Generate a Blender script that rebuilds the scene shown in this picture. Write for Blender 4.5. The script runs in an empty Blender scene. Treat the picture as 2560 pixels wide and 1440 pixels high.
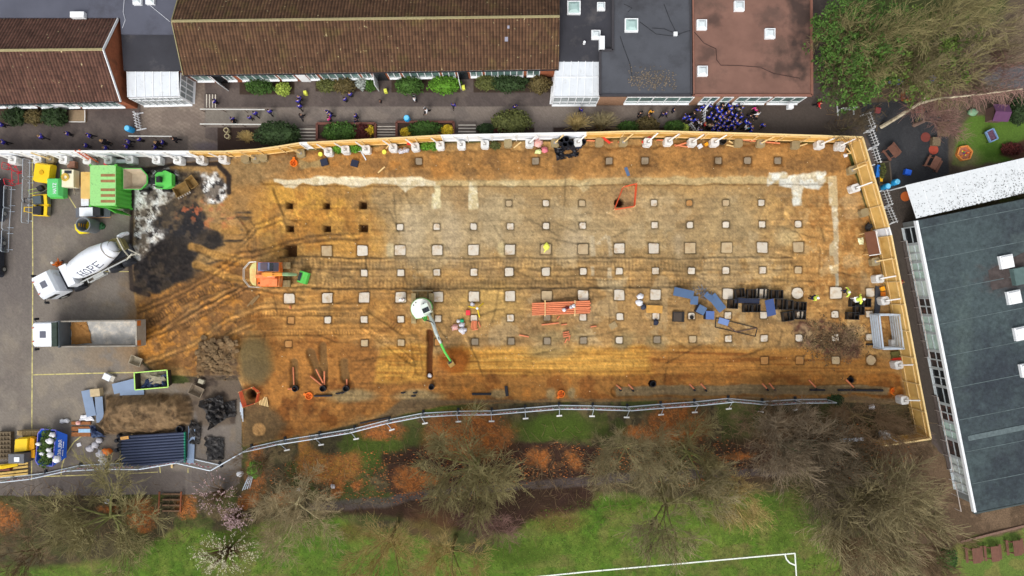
import bpy, math, random
import numpy as np
from mathutils import Vector, Matrix, noise as mnoise
random.seed(7)
R = math.radians
H = 60.0          # camera height, metres
S = 25.0          # photo pixels per metre on the ground
SC = bpy.context.scene
COL = SC.collection
def P(px, py, z=0.0):
    k = (H - z) / (H * S)
    return Vector(((px - 1280) * k, (720 - py) * k, z))
def lin(c):
    out = []
    for v in c:
        v = v / 255.0
        out.append(v / 12.92 if v <= .04045 else ((v + .055) / 1.055) ** 2.4)
    return out
ORDW = ['zeroth', 'first', 'second', 'third', 'fourth', 'fifth', 'sixth', 'seventh', 'eighth', 'ninth', 'tenth', 'eleventh', 'twelfth',
        'thirteenth', 'fourteenth', 'fifteenth', 'sixteenth', 'seventeenth', 'eighteenth', 'nineteenth', 'twentieth']
def ordw(n):
    if n <= 20: return ORDW[n]
    return ['', '', 'twenty', 'thirty', 'forty'][n // 10] + '-' + ORDW[n % 10] if n % 10 else {30: 'thirtieth', 40: 'fortieth'}[n]
# ---------------------------------------------------------------- materials
_M = {}
def mat(name, c, rough=.75, var=.12, scale=2.0, bump=0.0, metal=0.0, spec=.3, dirt=None, dirt_amt=.5, dirt_scale=.6, island=0.0, alpha=1.0, trans=0.0, rnd=.06, bscale=None, stains=()):
    if name in _M: return _M[name]
    m = bpy.data.materials.new(name); m.use_nodes = True
    nt = m.node_tree; N = nt.nodes; L = nt.links
    b = N['Principled BSDF']
    b.inputs['Roughness'].default_value = rough; b.inputs['Metallic'].default_value = metal
    b.inputs['Specular IOR Level'].default_value = spec
    if trans: b.inputs['Transmission Weight'].default_value = trans
    if alpha < 1: b.inputs['Alpha'].default_value = alpha
    lc = lin(c)
    tc = N.new('ShaderNodeTexCoord'); oi = N.new('ShaderNodeObjectInfo')
    ad = N.new('ShaderNodeVectorMath'); ad.operation = 'ADD'
    mu = N.new('ShaderNodeVectorMath'); mu.operation = 'SCALE'; mu.inputs[0].default_value = (37, 19, 11)
    L.new(oi.outputs['Random'], mu.inputs['Scale']); L.new(tc.outputs['Object'], ad.inputs[0]); L.new(mu.outputs[0], ad.inputs[1])
    nz = N.new('ShaderNodeTexNoise'); nz.inputs['Scale'].default_value = scale; nz.inputs['Detail'].default_value = 5; nz.inputs['Roughness'].default_value = .6
    L.new(ad.outputs[0], nz.inputs['Vector'])
    mr = N.new('ShaderNodeMapRange'); mr.inputs[1].default_value = .3; mr.inputs[2].default_value = .7
    mr.inputs[3].default_value = 1 - var; mr.inputs[4].default_value = 1 + var
    L.new(nz.outputs['Fac'], mr.inputs[0])
    fac = mr.outputs[0]
    def mulv(a, lo, hi):
        r2 = N.new('ShaderNodeMapRange'); r2.inputs[3].default_value = lo; r2.inputs[4].default_value = hi
        L.new(a, r2.inputs[0])
        q = N.new('ShaderNodeMath'); q.operation = 'MULTIPLY'; L.new(fac, q.inputs[0]); L.new(r2.outputs[0], q.inputs[1])
        return q.outputs[0]
    if rnd: fac = mulv(oi.outputs['Random'], 1 - rnd, 1 + rnd)
    if island:
        ge = N.new('ShaderNodeNewGeometry'); fac = mulv(ge.outputs['Random Per Island'], 1 - island, 1 + island)
    base = N.new('ShaderNodeRGB'); base.outputs[0].default_value = (*lc, 1)
    col = base.outputs[0]
    if dirt:
        n2 = N.new('ShaderNodeTexNoise'); n2.inputs['Scale'].default_value = dirt_scale; n2.inputs['Detail'].default_value = 6
        n2.inputs['Roughness'].default_value = .7
        L.new(ad.outputs[0], n2.inputs['Vector'])
        r3 = N.new('ShaderNodeMapRange'); r3.inputs[1].default_value = .62 - .3 * dirt_amt; r3.inputs[2].default_value = .85 - .3 * dirt_amt
        L.new(n2.outputs['Fac'], r3.inputs[0])
        mx = N.new('ShaderNodeMix'); mx.data_type = 'RGBA'; L.new(r3.outputs[0], mx.inputs[0]); L.new(col, mx.inputs[6])
        mx.inputs[7].default_value = (*lin(dirt), 1); col = mx.outputs[2]
    for (cx, cy, rx, ry, sc, k) in stains:
        a_ = N.new('ShaderNodeVectorMath'); a_.operation = 'SUBTRACT'; L.new(tc.outputs['Object'], a_.inputs[0]); a_.inputs[1].default_value = (cx, cy, 0)
        m_ = N.new('ShaderNodeVectorMath'); m_.operation = 'MULTIPLY'; L.new(a_.outputs[0], m_.inputs[0]); m_.inputs[1].default_value = (1 / rx, 1 / ry, 0)
        l_ = N.new('ShaderNodeVectorMath'); l_.operation = 'LENGTH'; L.new(m_.outputs[0], l_.inputs[0])
        n_ = N.new('ShaderNodeTexNoise'); n_.inputs['Scale'].default_value = 1.1; n_.inputs['Detail'].default_value = 6; L.new(tc.outputs['Object'], n_.inputs['Vector'])
        q_ = N.new('ShaderNodeMath'); q_.operation = 'MULTIPLY_ADD'; L.new(n_.outputs['Fac'], q_.inputs[0]); q_.inputs[1].default_value = 2.2; L.new(l_.outputs['Value'], q_.inputs[2])
        r_ = N.new('ShaderNodeMapRange'); r_.inputs[1].default_value = 2.15; r_.inputs[2].default_value = 1.35; r_.inputs[3].default_value = 0; r_.inputs[4].default_value = k; L.new(q_.outputs[0], r_.inputs[0])
        x_ = N.new('ShaderNodeMix'); x_.data_type = 'RGBA'; L.new(r_.outputs[0], x_.inputs[0]); L.new(col, x_.inputs[6]); x_.inputs[7].default_value = (*lin(sc), 1); col = x_.outputs[2]
    vm = N.new('ShaderNodeVectorMath'); vm.operation = 'SCALE'; L.new(col, vm.inputs[0]); L.new(fac, vm.inputs['Scale'])
    L.new(vm.outputs[0], b.inputs['Base Color'])
    if bump:
        bp = N.new('ShaderNodeBump'); bp.inputs['Strength'].default_value = bump; bp.inputs['Distance'].default_value = .05
        n4 = N.new('ShaderNodeTexNoise'); n4.inputs['Scale'].default_value = bscale or scale * 3; n4.inputs['Detail'].default_value = 5
        L.new(ad.outputs[0], n4.inputs['Vector'])
        L.new(n4.outputs['Fac'], bp.inputs['Height']); L.new(bp.outputs[0], b.inputs['Normal'])
    _M[name] = m
    return m
# ---------------------------------------------------------------- objects
ORG = {}
def tag(o, label=None, cat=None, group=None, kind=None):
    if label: o['label'] = label
    if cat: o['category'] = cat
    if group: o['group'] = group
    if kind: o['kind'] = kind
    return o
def thing(name, label, cat, loc=(0, 0, 0), group=None, rz=0.0, local=False):
    o = bpy.data.objects.new(name, None); COL.objects.link(o)
    o.empty_display_size = .3
    o.location = loc; o.rotation_euler = (0, 0, rz)
    ORG[o.name] = Vector((0, 0, 0)) if local else Vector(loc)
    return tag(o, label, cat, group)
def kids(o): return [c for c in o.children]
def copy_tree(o, parent=None):
    c = o.copy(); COL.objects.link(c)
    if parent is not None: c.parent = parent
    ORG[c.name] = ORG.get(o.name, Vector())
    for ch in list(o.children): copy_tree(ch, c)
    return c
def dup(root, loc, rz=0.0, label=None, group=None, scale=None):
    c = copy_tree(root)
    c.location = loc; c.rotation_euler = (0, 0, rz)
    if scale: c.scale = (scale,) * 3 if isinstance(scale, (int, float)) else scale
    if label: c['label'] = label
    if group: c['group'] = group
    return c
SPLIT = {'rail', 'roof_patch', 'cable', 'mudguard', 'post', 'corner_casting', 'side_rail', 'rust_band', 'stile', 'step_iron', 'grab_rail', 'trailer_frame', 'rung', 'crack_seal', 'bargeboard', 'leg', 'strap'}
class MB:
    def __init__(s): s.v = []; s.f = []
    def add(s, vs, fs):
        o = len(s.v); s.v += [tuple(p) for p in vs]; s.f += [tuple(i + o for i in f) for f in fs]; return s
    def box(s, c, size, rz=0.0, M=None):
        x, y, z = size[0] / 2, size[1] / 2, size[2] / 2
        vs = [Vector((a, b, d)) for d in (-z, z) for a, b in ((-x, -y), (x, -y), (x, y), (-x, y))]
        m = M if M is not None else Matrix.Rotation(rz, 3, 'Z')
        c = Vector(c)
        return s.add([m @ p + c for p in vs], [(3, 2, 1, 0), (4, 5, 6, 7), (0, 1, 5, 4), (1, 2, 6, 5), (2, 3, 7, 6), (3, 0, 4, 7)])
    def bar(s, p0, p1, w, h):
        p0 = Vector(p0); p1 = Vector(p1); d = p1 - p0; L = d.length
        if L < 1e-6: return s
        x = d / L; up = Vector((0, 0, 1)) if abs(x.z) < .95 else Vector((0, 1, 0))
        y = up.cross(x).normalized(); z = x.cross(y)
        return s.box((p0 + p1) / 2, (L, w, h), M=Matrix((x, y, z)).transposed())
    def prism(s, pts, z0, z1, taper=None):
        n = len(pts); top = taper or pts
        ar = sum(pts[i][0] * pts[(i + 1) % n][1] - pts[(i + 1) % n][0] * pts[i][1] for i in range(n))
        if ar < 0: pts = pts[::-1]; top = top[::-1]
        vs = [(p[0], p[1], z0) for p in pts] + [(p[0], p[1], z1) for p in top]
        return s.add(vs, [tuple(range(n))[::-1], tuple(range(n, 2 * n))] + [(i, (i + 1) % n, n + (i + 1) % n, n + i) for i in range(n)])
    def ring(s, pts, z0, z1, w):
        # hollow frame following a closed outline
        n = len(pts)
        for i in range(n):
            a = Vector((*pts[i][:2], (z0 + z1) / 2)); b = Vector((*pts[(i + 1) % n][:2], (z0 + z1) / 2)); s.bar(a, b, w, z1 - z0)
        return s
    def tube(s, pts, r, n=6, caps=True):
        pts = [Vector(p) for p in pts]; rs = r if isinstance(r, (list, tuple)) else [r] * len(pts)
        o = len(s.v); k = len(pts); prev = None
        for i, p in enumerate(pts):
            d = (pts[min(i + 1, k - 1)] - pts[max(i - 1, 0)])
            if d.length < 1e-7: d = Vector((0, 0, 1))
            d.normalize()
            if prev is None:
                a = Vector((0, 0, 1)) if abs(d.z) < .9 else Vector((1, 0, 0)); u = d.cross(a).normalized()
            else:
                u = prev - d * prev.dot(d)
                u = u.normalized() if u.length > 1e-6 else d.orthogonal().normalized()
            prev = u; w = d.cross(u)
            for j in range(n):
                t = 2 * math.pi * j / n
                s.v.append(tuple(p + (u * math.cos(t) + w * math.sin(t)) * rs[i]))
        for i in range(k - 1):
            for j in range(n):
                a = o + i * n + j; b = o + i * n + (j + 1) % n
                s.f.append((a, b, b + n, a + n))
        if caps:
            s.f.append(tuple(o + j for j in range(n))[::-1]); s.f.append(tuple(o + (k - 1) * n + j for j in range(n)))
        return s
    def cyl(s, p0, p1, r0, r1=None, n=12, caps=True): return s.tube([p0, p1], [r0, r0 if r1 is None else r1], n, caps)
    def lathe(s, p0, p1, prof, n=20, caps=True):
        p0 = Vector(p0); p1 = Vector(p1)
        return s.tube([p0.lerp(p1, t) for t, _ in prof], [r for _, r in prof], n, caps)
    def hollow(s, c, r, h, wall, n=18):
        c = Vector(c); o = len(s.v)
        for rr, z in ((r, 0), (r, h), (r - wall, h), (r - wall, 0.02)):
            for j in range(n):
                t = 2 * math.pi * j / n; s.v.append((c.x + rr * math.cos(t), c.y + rr * math.sin(t), c.z + z))
        for i in range(3):
            for j in range(n):
                a = o + i * n + j; b = o + i * n + (j + 1) % n; s.f.append((a, b, b + n, a + n))
        s.f.append(tuple(o + 3 * n + j for j in range(n)))
        return s
    def blob(s, c, r, seed=0, amp=.25, n=8, m=6, freq=1.6):
        c = Vector(c); rr = r if isinstance(r, (tuple, list)) else (r, r, r); o = len(s.v)
        off = Vector((seed * 3.7, seed * 1.3, seed * 2.1))
        def pt(d):
            k = 1 + amp * 2 * (mnoise.noise(d * freq + off))
            return tuple(c + Vector((d.x * rr[0], d.y * rr[1], d.z * rr[2])) * k)
        s.v.append(pt(Vector((0, 0, 1))))
        for i in range(1, m):
            ph = math.pi * i / m
            for j in range(n):
                t = 2 * math.pi * j / n
                s.v.append(pt(Vector((math.sin(ph) * math.cos(t), math.sin(ph) * math.sin(t), math.cos(ph)))))
        s.v.append(pt(Vector((0, 0, -1)))); e = len(s.v) - 1
        for j in range(n):
            s.f.append((o, o + 1 + j, o + 1 + (j + 1) % n)); b = o + 1 + (m - 2) * n
            s.f.append((e, b + (j + 1) % n, b + j))
        for i in range(m - 2):
            for j in range(n):
                a = o + 1 + i * n + j; b = o + 1 + i * n + (j + 1) % n; s.f.append((a, a + n, b + n, b))
        return s
    def crumple(s, pts, z, amp, seed=0, n=9, th=.02):
        # a loose sheet over a quad outline: 4 corner points (x,y), wavy surface with thickness
        a, b, c, d = [Vector((p[0], p[1], 0)) for p in pts]; o = len(s.v)
        for lay in (1, 0):
            for i in range(n):
                for j in range(n):
                    u, v = i / (n - 1), j / (n - 1)
                    p = a.lerp(b, u).lerp(d.lerp(c, u), v)
                    q = Vector((p.x * 1.7 + seed, p.y * 1.7, seed * .7))
                    h = abs(mnoise.noise(q)) * 1.5 + .5 * abs(mnoise.noise(q * 2.7))
                    e = .12 * (mnoise.noise(q * 1.5 + Vector((9, 0, 0))))
                    s.v.append((p.x + e, p.y + e * .7, z + h * amp + lay * th))
        for lay in (0, 1):
            for i in range(n - 1):
                for j in range(n - 1):
                    k = o + lay * n * n + i * n + j; f = (k, k + n, k + n + 1, k + 1)
                    s.f.append(f if lay == 0 else f[::-1])
        for i in range(n - 1):
            for (k0, k1) in ((i, i + 1), (n * (n - 1) + i, n * (n - 1) + i + 1), (i * n, (i + 1) * n), (i * n + n - 1, (i + 1) * n + n - 1)):
                s.f.append((o + k0, o + k1, o + k1 + n * n, o + k0 + n * n))
        return s
    def quad(s, a, b, c, d): return s.add([a, b, c, d], [(0, 1, 2, 3)])
    def plate(s, pts, th):
        # thin slab whose top is a 3D polygon
        n = len(pts); vs = [Vector(p) for p in pts]
        nrm = (vs[1] - vs[0]).cross(vs[2] - vs[1]).normalized()
        if nrm.z < 0 and abs(nrm.z) > .05: vs = vs[::-1]; nrm = -nrm
        vs += [p - nrm * th for p in vs]
        return s.add(vs, [tuple(range(n)), tuple(range(n, 2 * n))[::-1]] + [(i, n + i, n + (i + 1) % n, (i + 1) % n) for i in range(n)])
    def islands(s):
        par = list(range(len(s.v)))
        def fnd(i):
            while par[i] != i: par[i] = par[par[i]]; i = par[i]
            return i
        for f in s.f:
            a = fnd(f[0])
            for i in f[1:]:
                b = fnd(i)
                if b != a: par[b] = a
        g = {}
        for f in s.f: g.setdefault(fnd(f[0]), []).append(f)
        out = []
        for fs in g.values():
            ids = sorted({i for f in fs for i in f}); mp = {i: k for k, i in enumerate(ids)}
            q = MB(); q.v = [s.v[i] for i in ids]; q.f = [tuple(mp[i] for i in f) for f in fs]; out.append(q)
        return out
    def build(s, name, m, parent=None, smooth=False, label=None, cat=None, group=None, kind=None):
        if parent is not None and name in SPLIT:
            for q in s.islands(): o = q._build(name, m, parent, smooth)
            return o
        return s._build(name, m, parent, smooth, label, cat, group, kind)
    def _build(s, name, m, parent=None, smooth=False, label=None, cat=None, group=None, kind=None):
        if parent is not None: org = ORG[parent.name]
        elif kind in ('structure', 'stuff'): org = Vector((0, 0, 0))
        else:
            n = max(1, len(s.v)); xs = [p[0] for p in s.v]; ys = [p[1] for p in s.v]; zs = [p[2] for p in s.v]
            org = Vector(((min(xs) + max(xs)) / 2, (min(ys) + max(ys)) / 2, min(zs)))
        me = bpy.data.meshes.new(name)
        me.from_pydata([(p[0] - org.x, p[1] - org.y, p[2] - org.z) for p in s.v], [], s.f)
        me.materials.append(m)
        if smooth: me.polygons.foreach_set('use_smooth', [True] * len(me.polygons))
        me.update()
        o = bpy.data.objects.new(name, me); COL.objects.link(o)
        if parent is not None: o.parent = parent
        else: o.location = org
        ORG[o.name] = org
        return tag(o, label, cat, group, kind)
# ---------------------------------------------------------------- lettering made of strokes (a stroke = polyline in a 0..1 box)
GLY = {
 'H': [[(0, 0), (0, 1)], [(1, 0), (1, 1)], [(0, .5), (1, .5)]],
 'O': [[(.5, 0), (.15, .12), (0, .5), (.15, .88), (.5, 1), (.85, .88), (1, .5), (.85, .12), (.5, 0)]],
 'P': [[(0, 0), (0, 1)], [(0, 1), (.7, 1), (1, .78), (.7, .5), (0, .5)]],
 'E': [[(0, 0), (0, 1)], [(0, 1), (1, 1)], [(0, .5), (.75, .5)], [(0, 0), (1, 0)]],
 'A': [[(0, 0), (.5, 1)], [(.5, 1), (1, 0)], [(.2, .38), (.8, .38)]],
 'T': [[(.5, 0), (.5, 1)], [(0, 1), (1, 1)]],
 'Z': [[(0, 1), (1, 1)], [(1, 1), (0, 0)], [(0, 0), (1, 0)]],
 'B': [[(0, 0), (0, 1)], [(0, 1), (.8, .95), (.9, .75), (.7, .52), (0, .5)], [(.7, .52), (1, .28), (.8, .03), (0, 0)]],
 'U': [[(0, 1), (0, .2), (.3, 0), (.7, 0), (1, .2), (1, 1)]],
 'I': [[(.5, 0), (.5, 1)]], 'L': [[(0, 1), (0, 0)], [(0, 0), (1, 0)]],
 'D': [[(0, 0), (0, 1)], [(0, 1), (.6, 1), (1, .5), (.6, 0), (0, 0)]],
 'R': [[(0, 0), (0, 1)], [(0, 1), (.7, 1), (1, .78), (.7, .5), (0, .5)], [(.5, .5), (1, 0)]],
 'S': [[(1, .9), (.5, 1), (0, .8), (.2, .55), (.8, .45), (1, .2), (.5, 0), (0, .1)]],
 'N': [[(0, 0), (0, 1)], [(0, 1), (1, 0)], [(1, 0), (1, 1)]], 'Q': [[(.5, 0), (.15, .12), (0, .5), (.15, .88), (.5, 1), (.85, .88), (1, .5), (.85, .12), (.5, 0)], [(.6, .3), (1, 0)]], 'Y': [[(0, 1), (.5, .5)], [(1, 1), (.5, .5)], [(.5, .5), (.5, 0)]],
 'M': [[(0, 0), (0, 1)], [(0, 1), (.5, .4)], [(.5, .4), (1, 1)], [(1, 1), (1, 0)]],
 'V': [[(0, 1), (.5, 0)], [(.5, 0), (1, 1)]], 'F': [[(0, 0), (0, 1)], [(0, 1), (1, 1)], [(0, .5), (.8, .5)]],
 'K': [[(0, 0), (0, 1)], [(0, .45), (1, 1)], [(.3, .6), (1, 0)]], 'C': [[(1, .85), (.5, 1), (0, .6), (0, .4), (.5, 0), (1, .15)]],
 'W': [[(0, 1), (.25, 0)], [(.25, 0), (.5, .7)], [(.5, .7), (.75, 0)], [(.75, 0), (1, 1)]], 'G': [[(1, .85), (.5, 1), (0, .6), (0, .4), (.5, 0), (1, .15), (1, .45), (.6, .45)]],
}
def lettering(mb, text, fn, cw, ch, gap, sw, serif=0.0):
    """fn(u, v) -> world point on the surface (already lifted off it); u runs along the text, v up"""
    x = 0.0
    for chh in text:
        if chh == ' ': x += cw * .7 + gap; continue
        st = [list(q) for q in GLY[chh]]
        if serif:
            for q in GLY[chh]:
                for e in (q[0], q[-1]):
                    if e[1] in (0, 1) and chh in 'HPE' and e[0] in (0, 1): st.append([(e[0] - serif / cw * .5, e[1]), (e[0] + serif / cw * .5, e[1])])
        for q in st:
            for (a, b) in zip(q[:-1], q[1:]):
                p0 = Vector((x + a[0] * cw, a[1] * ch)); p1 = Vector((x + b[0] * cw, b[1] * ch))
                d = (p1 - p0)
                if d.length < 1e-5: continue
                n = Vector((-d.y, d.x)).normalized() * sw / 2; d.normalize(); p0 = p0 - d * sw * .3; p1 = p1 + d * sw * .3
                k = max(1, int((p1 - p0).length / .12))
                for i in range(k):
                    a0 = p0.lerp(p1, i / k); a1 = p0.lerp(p1, (i + 1) / k)
                    mb.quad(fn(*(a0 + n)), fn(*(a0 - n)), fn(*(a1 - n)), fn(*(a1 + n)))
        x += cw + gap
    return x
# ---------------------------------------------------------------- the ground: one grid in plan, cut into its surfaces
GS = 2.5
gx = np.arange(-90, 2652, GS); gy = np.arange(-70, 1512, GS)
X, Y = np.meshgrid(gx, gy); NY, NX = X.shape
def vn(sx, sy, seed):
    r = np.random.RandomState(seed)
    fx = (X - gx[0]) / sx; fy = (Y - gy[0]) / sy
    w_ = int(fx.max()) + 3; h_ = int(fy.max()) + 3
    g = r.rand(h_, w_)
    ix = fx.astype(int); iy = fy.astype(int); tx = fx - ix; ty = fy - iy
    tx = tx * tx * (3 - 2 * tx); ty = ty * ty * (3 - 2 * ty)
    return (g[iy, ix] * (1 - tx) + g[iy, ix + 1] * tx) * (1 - ty) + (g[iy + 1, ix] * (1 - tx) + g[iy + 1, ix + 1] * tx) * ty
def fbm(sx, seed, o=4, sy=None, g=.55):
    sy = sy or sx; t = 0; a = 1; s = 0
    for i in range(o):
        t = t + a * vn(max(sx / 2 ** i, 2.6), max(sy / 2 ** i, 2.6), seed + 11 * i); s += a; a *= g
    return t / s
WX = (fbm(70, 1) - .5) * 26 + (fbm(16, 2, 3) - .5) * 12; WY = (fbm(70, 3) - .5) * 26 + (fbm(16, 4, 3) - .5) * 12
NB = fbm(120, 21); NM = fbm(40, 22); NF = fbm(11, 23, 3); NV = np.random.RandomState(5).rand(NY, NX)
C = np.zeros((NY, NX, 3)); Z = np.zeros((NY, NX)); LAB = np.zeros((NY, NX), int)
def win(pts, mar):
    xs = [p[0] for p in pts]; ys = [p[1] for p in pts]
    i0 = max(0, int((min(xs) - mar - gx[0]) / GS)); i1 = min(NX, int((max(xs) + mar - gx[0]) / GS) + 1)
    j0 = max(0, int((min(ys) - mar - gy[0]) / GS)); j1 = min(NY, int((max(ys) + mar - gy[0]) / GS) + 1)
    return (slice(j0, max(j1, j0 + 1)), slice(i0, max(i1, i0 + 1)))
def sdist(pts, warp=1.0):
    """signed distance in px (negative inside) to a closed outline"""
    w_ = win(pts, 60); out = np.full(X.shape, 1e3)
    x = X[w_] + WX[w_] * warp; y = Y[w_] + WY[w_] * warp
    d = np.full(x.shape, 1e9); ins = np.zeros(x.shape, bool); n = len(pts)
    for i in range(n):
        ax, ay = pts[i]; bx, by = pts[(i + 1) % n]
        vx, vy = bx - ax, by - ay; wx, wy = x - ax, y - ay
        t = np.clip((wx * vx + wy * vy) / (vx * vx + vy * vy + 1e-9), 0, 1)
        d = np.minimum(d, (wx - t * vx) ** 2 + (wy - t * vy) ** 2)
        if ay != by: ins ^= ((ay > y) != (by > y)) & (x < vx * (y - ay) / (by - ay) + ax)
    d = np.sqrt(d); out[w_] = np.where(ins, -d, d); return out
def sst(a, b, v):
    t = np.clip((v - a) / (b - a), 0, 1); return t * t * (3 - 2 * t)
def poly(pts, soft=8, warp=1.0): return 1 - sst(-soft / 2, soft / 2, sdist(pts, warp))
def ell(cx, cy, rx, ry, soft=.3, warp=1.0):
    d = np.sqrt(((X + WX * warp - cx) / rx) ** 2 + ((Y + WY * warp - cy) / ry) ** 2)
    return 1 - sst(1 - soft, 1 + soft, d)
def box_(x0, y0, x1, y1): return (X >= x0) & (X <= x1) & (Y >= y0) & (Y <= y1)
def stroke(pts, warp=0.0):
    """distance to and run along an open line"""
    w_ = win(pts, 50); D = np.full(X.shape, 1e3); SS = np.zeros(X.shape)
    x = X[w_] + WX[w_] * warp; y = Y[w_] + WY[w_] * warp; d = np.full(x.shape, 1e9); s = np.zeros(x.shape); L = 0
    for (ax, ay), (bx, by) in zip(pts[:-1], pts[1:]):
        vx, vy = bx - ax, by - ay; l = math.hypot(vx, vy)
        wx, wy = x - ax, y - ay; t = np.clip((wx * vx + wy * vy) / (l * l), 0, 1)
        q = np.hypot(wx - t * vx, wy - t * vy); m = q < d
        d = np.where(m, q, d); s = np.where(m, L + t * l, s); L += l
    D[w_] = d; SS[w_] = s; return D, SS
def lay(c, m, k=1.0):
    global C
    m = (m * k)[..., None]; C = C * (1 - m) + np.array(c, float) * m
def gain(m, f):
    global C
    C = C * (1 + (m * (f - 1)))[..., None]
# --- base: bank with grass, leaf litter and scrub
lay((72, 66, 44), np.ones_like(X)); lay((96, 84, 58), sst(.45, .6, NM)); lay((52, 46, 34), sst(.5, .62, NF), .55)
lay((64, 80, 28), sst(.5, .58, fbm(60, 31)), .55)
LAWN = poly([(-100, 1500), (-100, 1425), (100, 1420), (300, 1400), (430, 1325), (560, 1330), (700, 1300), (860, 1300), (900, 1330), (1020, 1330), (1200, 1400), (1310, 1292), (1480, 1240), (1560, 1235), (1690, 1255), (1850, 1235), (2000, 1225), (2070, 1300), (2110, 1420), (2130, 1520)], 24)
lay((84, 106, 36), LAWN); lay((98, 114, 44), LAWN * sst(.48, .62, NM), .7); lay((72, 104, 28), LAWN * sst(.52, .62, fbm(90, 33)), .7)
lay((112, 106, 62), LAWN * sst(.56, .68, fbm(50, 34)), .55); gain(LAWN * sst(.5, .62, fbm(9, 35, 3)), .9); gain(LAWN * sst(.55, .68, fbm(14, 36, 3)), 1.08); lay((112, 102, 62), LAWN * sst(.6, .7, fbm(150, 37, 5, 40)), .4)
for e in ((1385, 1072, 110, 34), (940, 1120, 75, 50), (1100, 1028, 60, 14), (1290, 1380, 90, 30)): lay((66, 86, 24), ell(*e, .5), .8)
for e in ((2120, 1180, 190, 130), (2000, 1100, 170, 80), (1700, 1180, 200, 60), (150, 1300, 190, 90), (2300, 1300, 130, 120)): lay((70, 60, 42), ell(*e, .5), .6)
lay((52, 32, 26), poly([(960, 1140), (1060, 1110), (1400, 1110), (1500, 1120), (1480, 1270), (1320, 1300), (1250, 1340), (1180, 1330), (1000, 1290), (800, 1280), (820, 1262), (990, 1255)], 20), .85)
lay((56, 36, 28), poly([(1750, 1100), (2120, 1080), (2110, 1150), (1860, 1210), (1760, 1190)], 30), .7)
lay((92, 66, 42), ell(1385, 1150, 70, 30, .5) * sst(.45, .6, NF), .8)
def leaf(m, c=(158, 96, 48)):
    lay((124, 84, 50), m); lay(c, m * sst(.42, .58, NF)); lay((104, 62, 28), m * sst(.6, .8, NV), .6); lay((196, 120, 56), m * sst(.82, .9, NV), .7)
LEAF = [(1175, 1088, 98, 58), (1690, 1060, 62, 52), (1625, 1075, 60, 18), (955, 1080, 52, 20), (842, 1218, 20, 24), (1028, 1205, 34, 32), (1060, 1200, 40, 14), (355, 1285, 34, 32), (465, 1272, 20, 28), (15, 1298, 34, 34),
        (622, 1252, 22, 14), (700, 1240, 24, 16), (900, 1214, 14, 18), (275, 1270, 22, 10), (1440, 1150, 22, 22), (1350, 1150, 24, 20), (640, 1175, 20, 60), (1840, 1140, 40, 10)]
for e in LEAF: leaf(ell(*e, .5, 1.5))
RINGL = np.clip(ell(825, 1155, 78, 56, .2, .6) + poly([(750, 1080), (775, 1080), (775, 1160), (750, 1160)], 8), 0, 1) * (1 - ell(835, 1110, 62, 30, .3, .5))
leaf(RINGL, (142, 104, 46)); lay((148, 106, 52), RINGL, .5)
for e in ((1080, 1310, 60, 34), (1400, 1300, 60, 24), (1850, 1290, 60, 28), (880, 1330, 34, 20)): lay((104, 74, 44), ell(*e, .6), .5)
lay((84, 76, 74), poly([(770, 1258), (860, 1248), (980, 1240), (1075, 1224), (1300, 1206), (1470, 1190), (1700, 1175), (1900, 1172), (2100, 1160), (2130, 1172), (1900, 1190), (1500, 1212), (1300, 1226), (1080, 1246), (985, 1264), (860, 1276), (775, 1274)], 8, .5), .8)
PIT = []   # for later: dug squares
# --- bottom right: earth path round the big building, grass with picnic benches
LAB[:] = 3
m = poly([(2190, 1100), (2330, 1100), (2480, 1280), (2660, 1230), (2660, 1300), (2430, 1345), (2330, 1420), (2240, 1350)], 16)
lay((112, 92, 72), m); lay((84, 68, 52), m * sst(.5, .62, NM), .7)
m = poly([(2360, 1372), (2440, 1344), (2660, 1295), (2660, 1520), (2360, 1520)], 10); lay((92, 112, 48), m); lay((118, 112, 62), m * sst(.5, .6, NM), .7)
# --- school side: tarmac and paving
PATHPOLY = [(-100, -80), (2130, -80), (2130, 262), (2170, 340), (2200, 400), (2300, 700), (2350, 1000), (2480, 1280), (2330, 1108), (2228, 590), (2160, 346), (1640, 340), (1467, 344), (1120, 350), (747, 370), (640, 386), (473, 392), (-100, 392)]
m = sdist(PATHPOLY, 0) < 0; LAB[m] = 1
mf = m.astype(float); lay((90, 80, 76), mf); lay((104, 93, 87), mf * sst(.45, .62, NM), .7); lay((76, 68, 66), mf * sst(.55, .7, NF), .4)
pv = poly([(352, 186), (512, 186), (512, 345), (640, 386), (473, 392), (352, 392)], 3, 0) * mf
lay((138, 124, 112), pv); lay((116, 103, 94), pv * sst(.48, .6, NM), .7)
course = (((Y / 5).astype(int) + (X / 9).astype(int)) % 2); lay((108, 96, 88), pv * course, .35)
lay((92, 88, 110), ell(520, 368, 34, 14, .5) * pv, .35)
lw = poly([(512, 269), (1960, 263), (1690, 312), (1330, 318), (510, 318)], 3, .1) * mf
lay((126, 115, 106), lw); lay((110, 101, 95), lw * sst(.48, .6, NM), .7)
lay((100, 90, 84), poly([(338, 340), (470, 340), (470, 378), (338, 378)], 3, 0) * mf, .8)
lay((128, 122, 112), box_(515, 276, 690, 306).astype(float), .7)
for q in ((1330, 278, 1352, 305), (1337, 305, 1381, 335)): lay((128, 116, 108), box_(*q).astype(float), .8)
lay((138, 118, 88), (box_(1926, 291, 1956, 332) | box_(1956, 305, 1973, 332)).astype(float) , .8)
dk = poly([(1690, 262), (2110, 258), (2170, 345), (1690, 332)], 8, .3) * mf; lay((84, 75, 69), dk)
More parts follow.
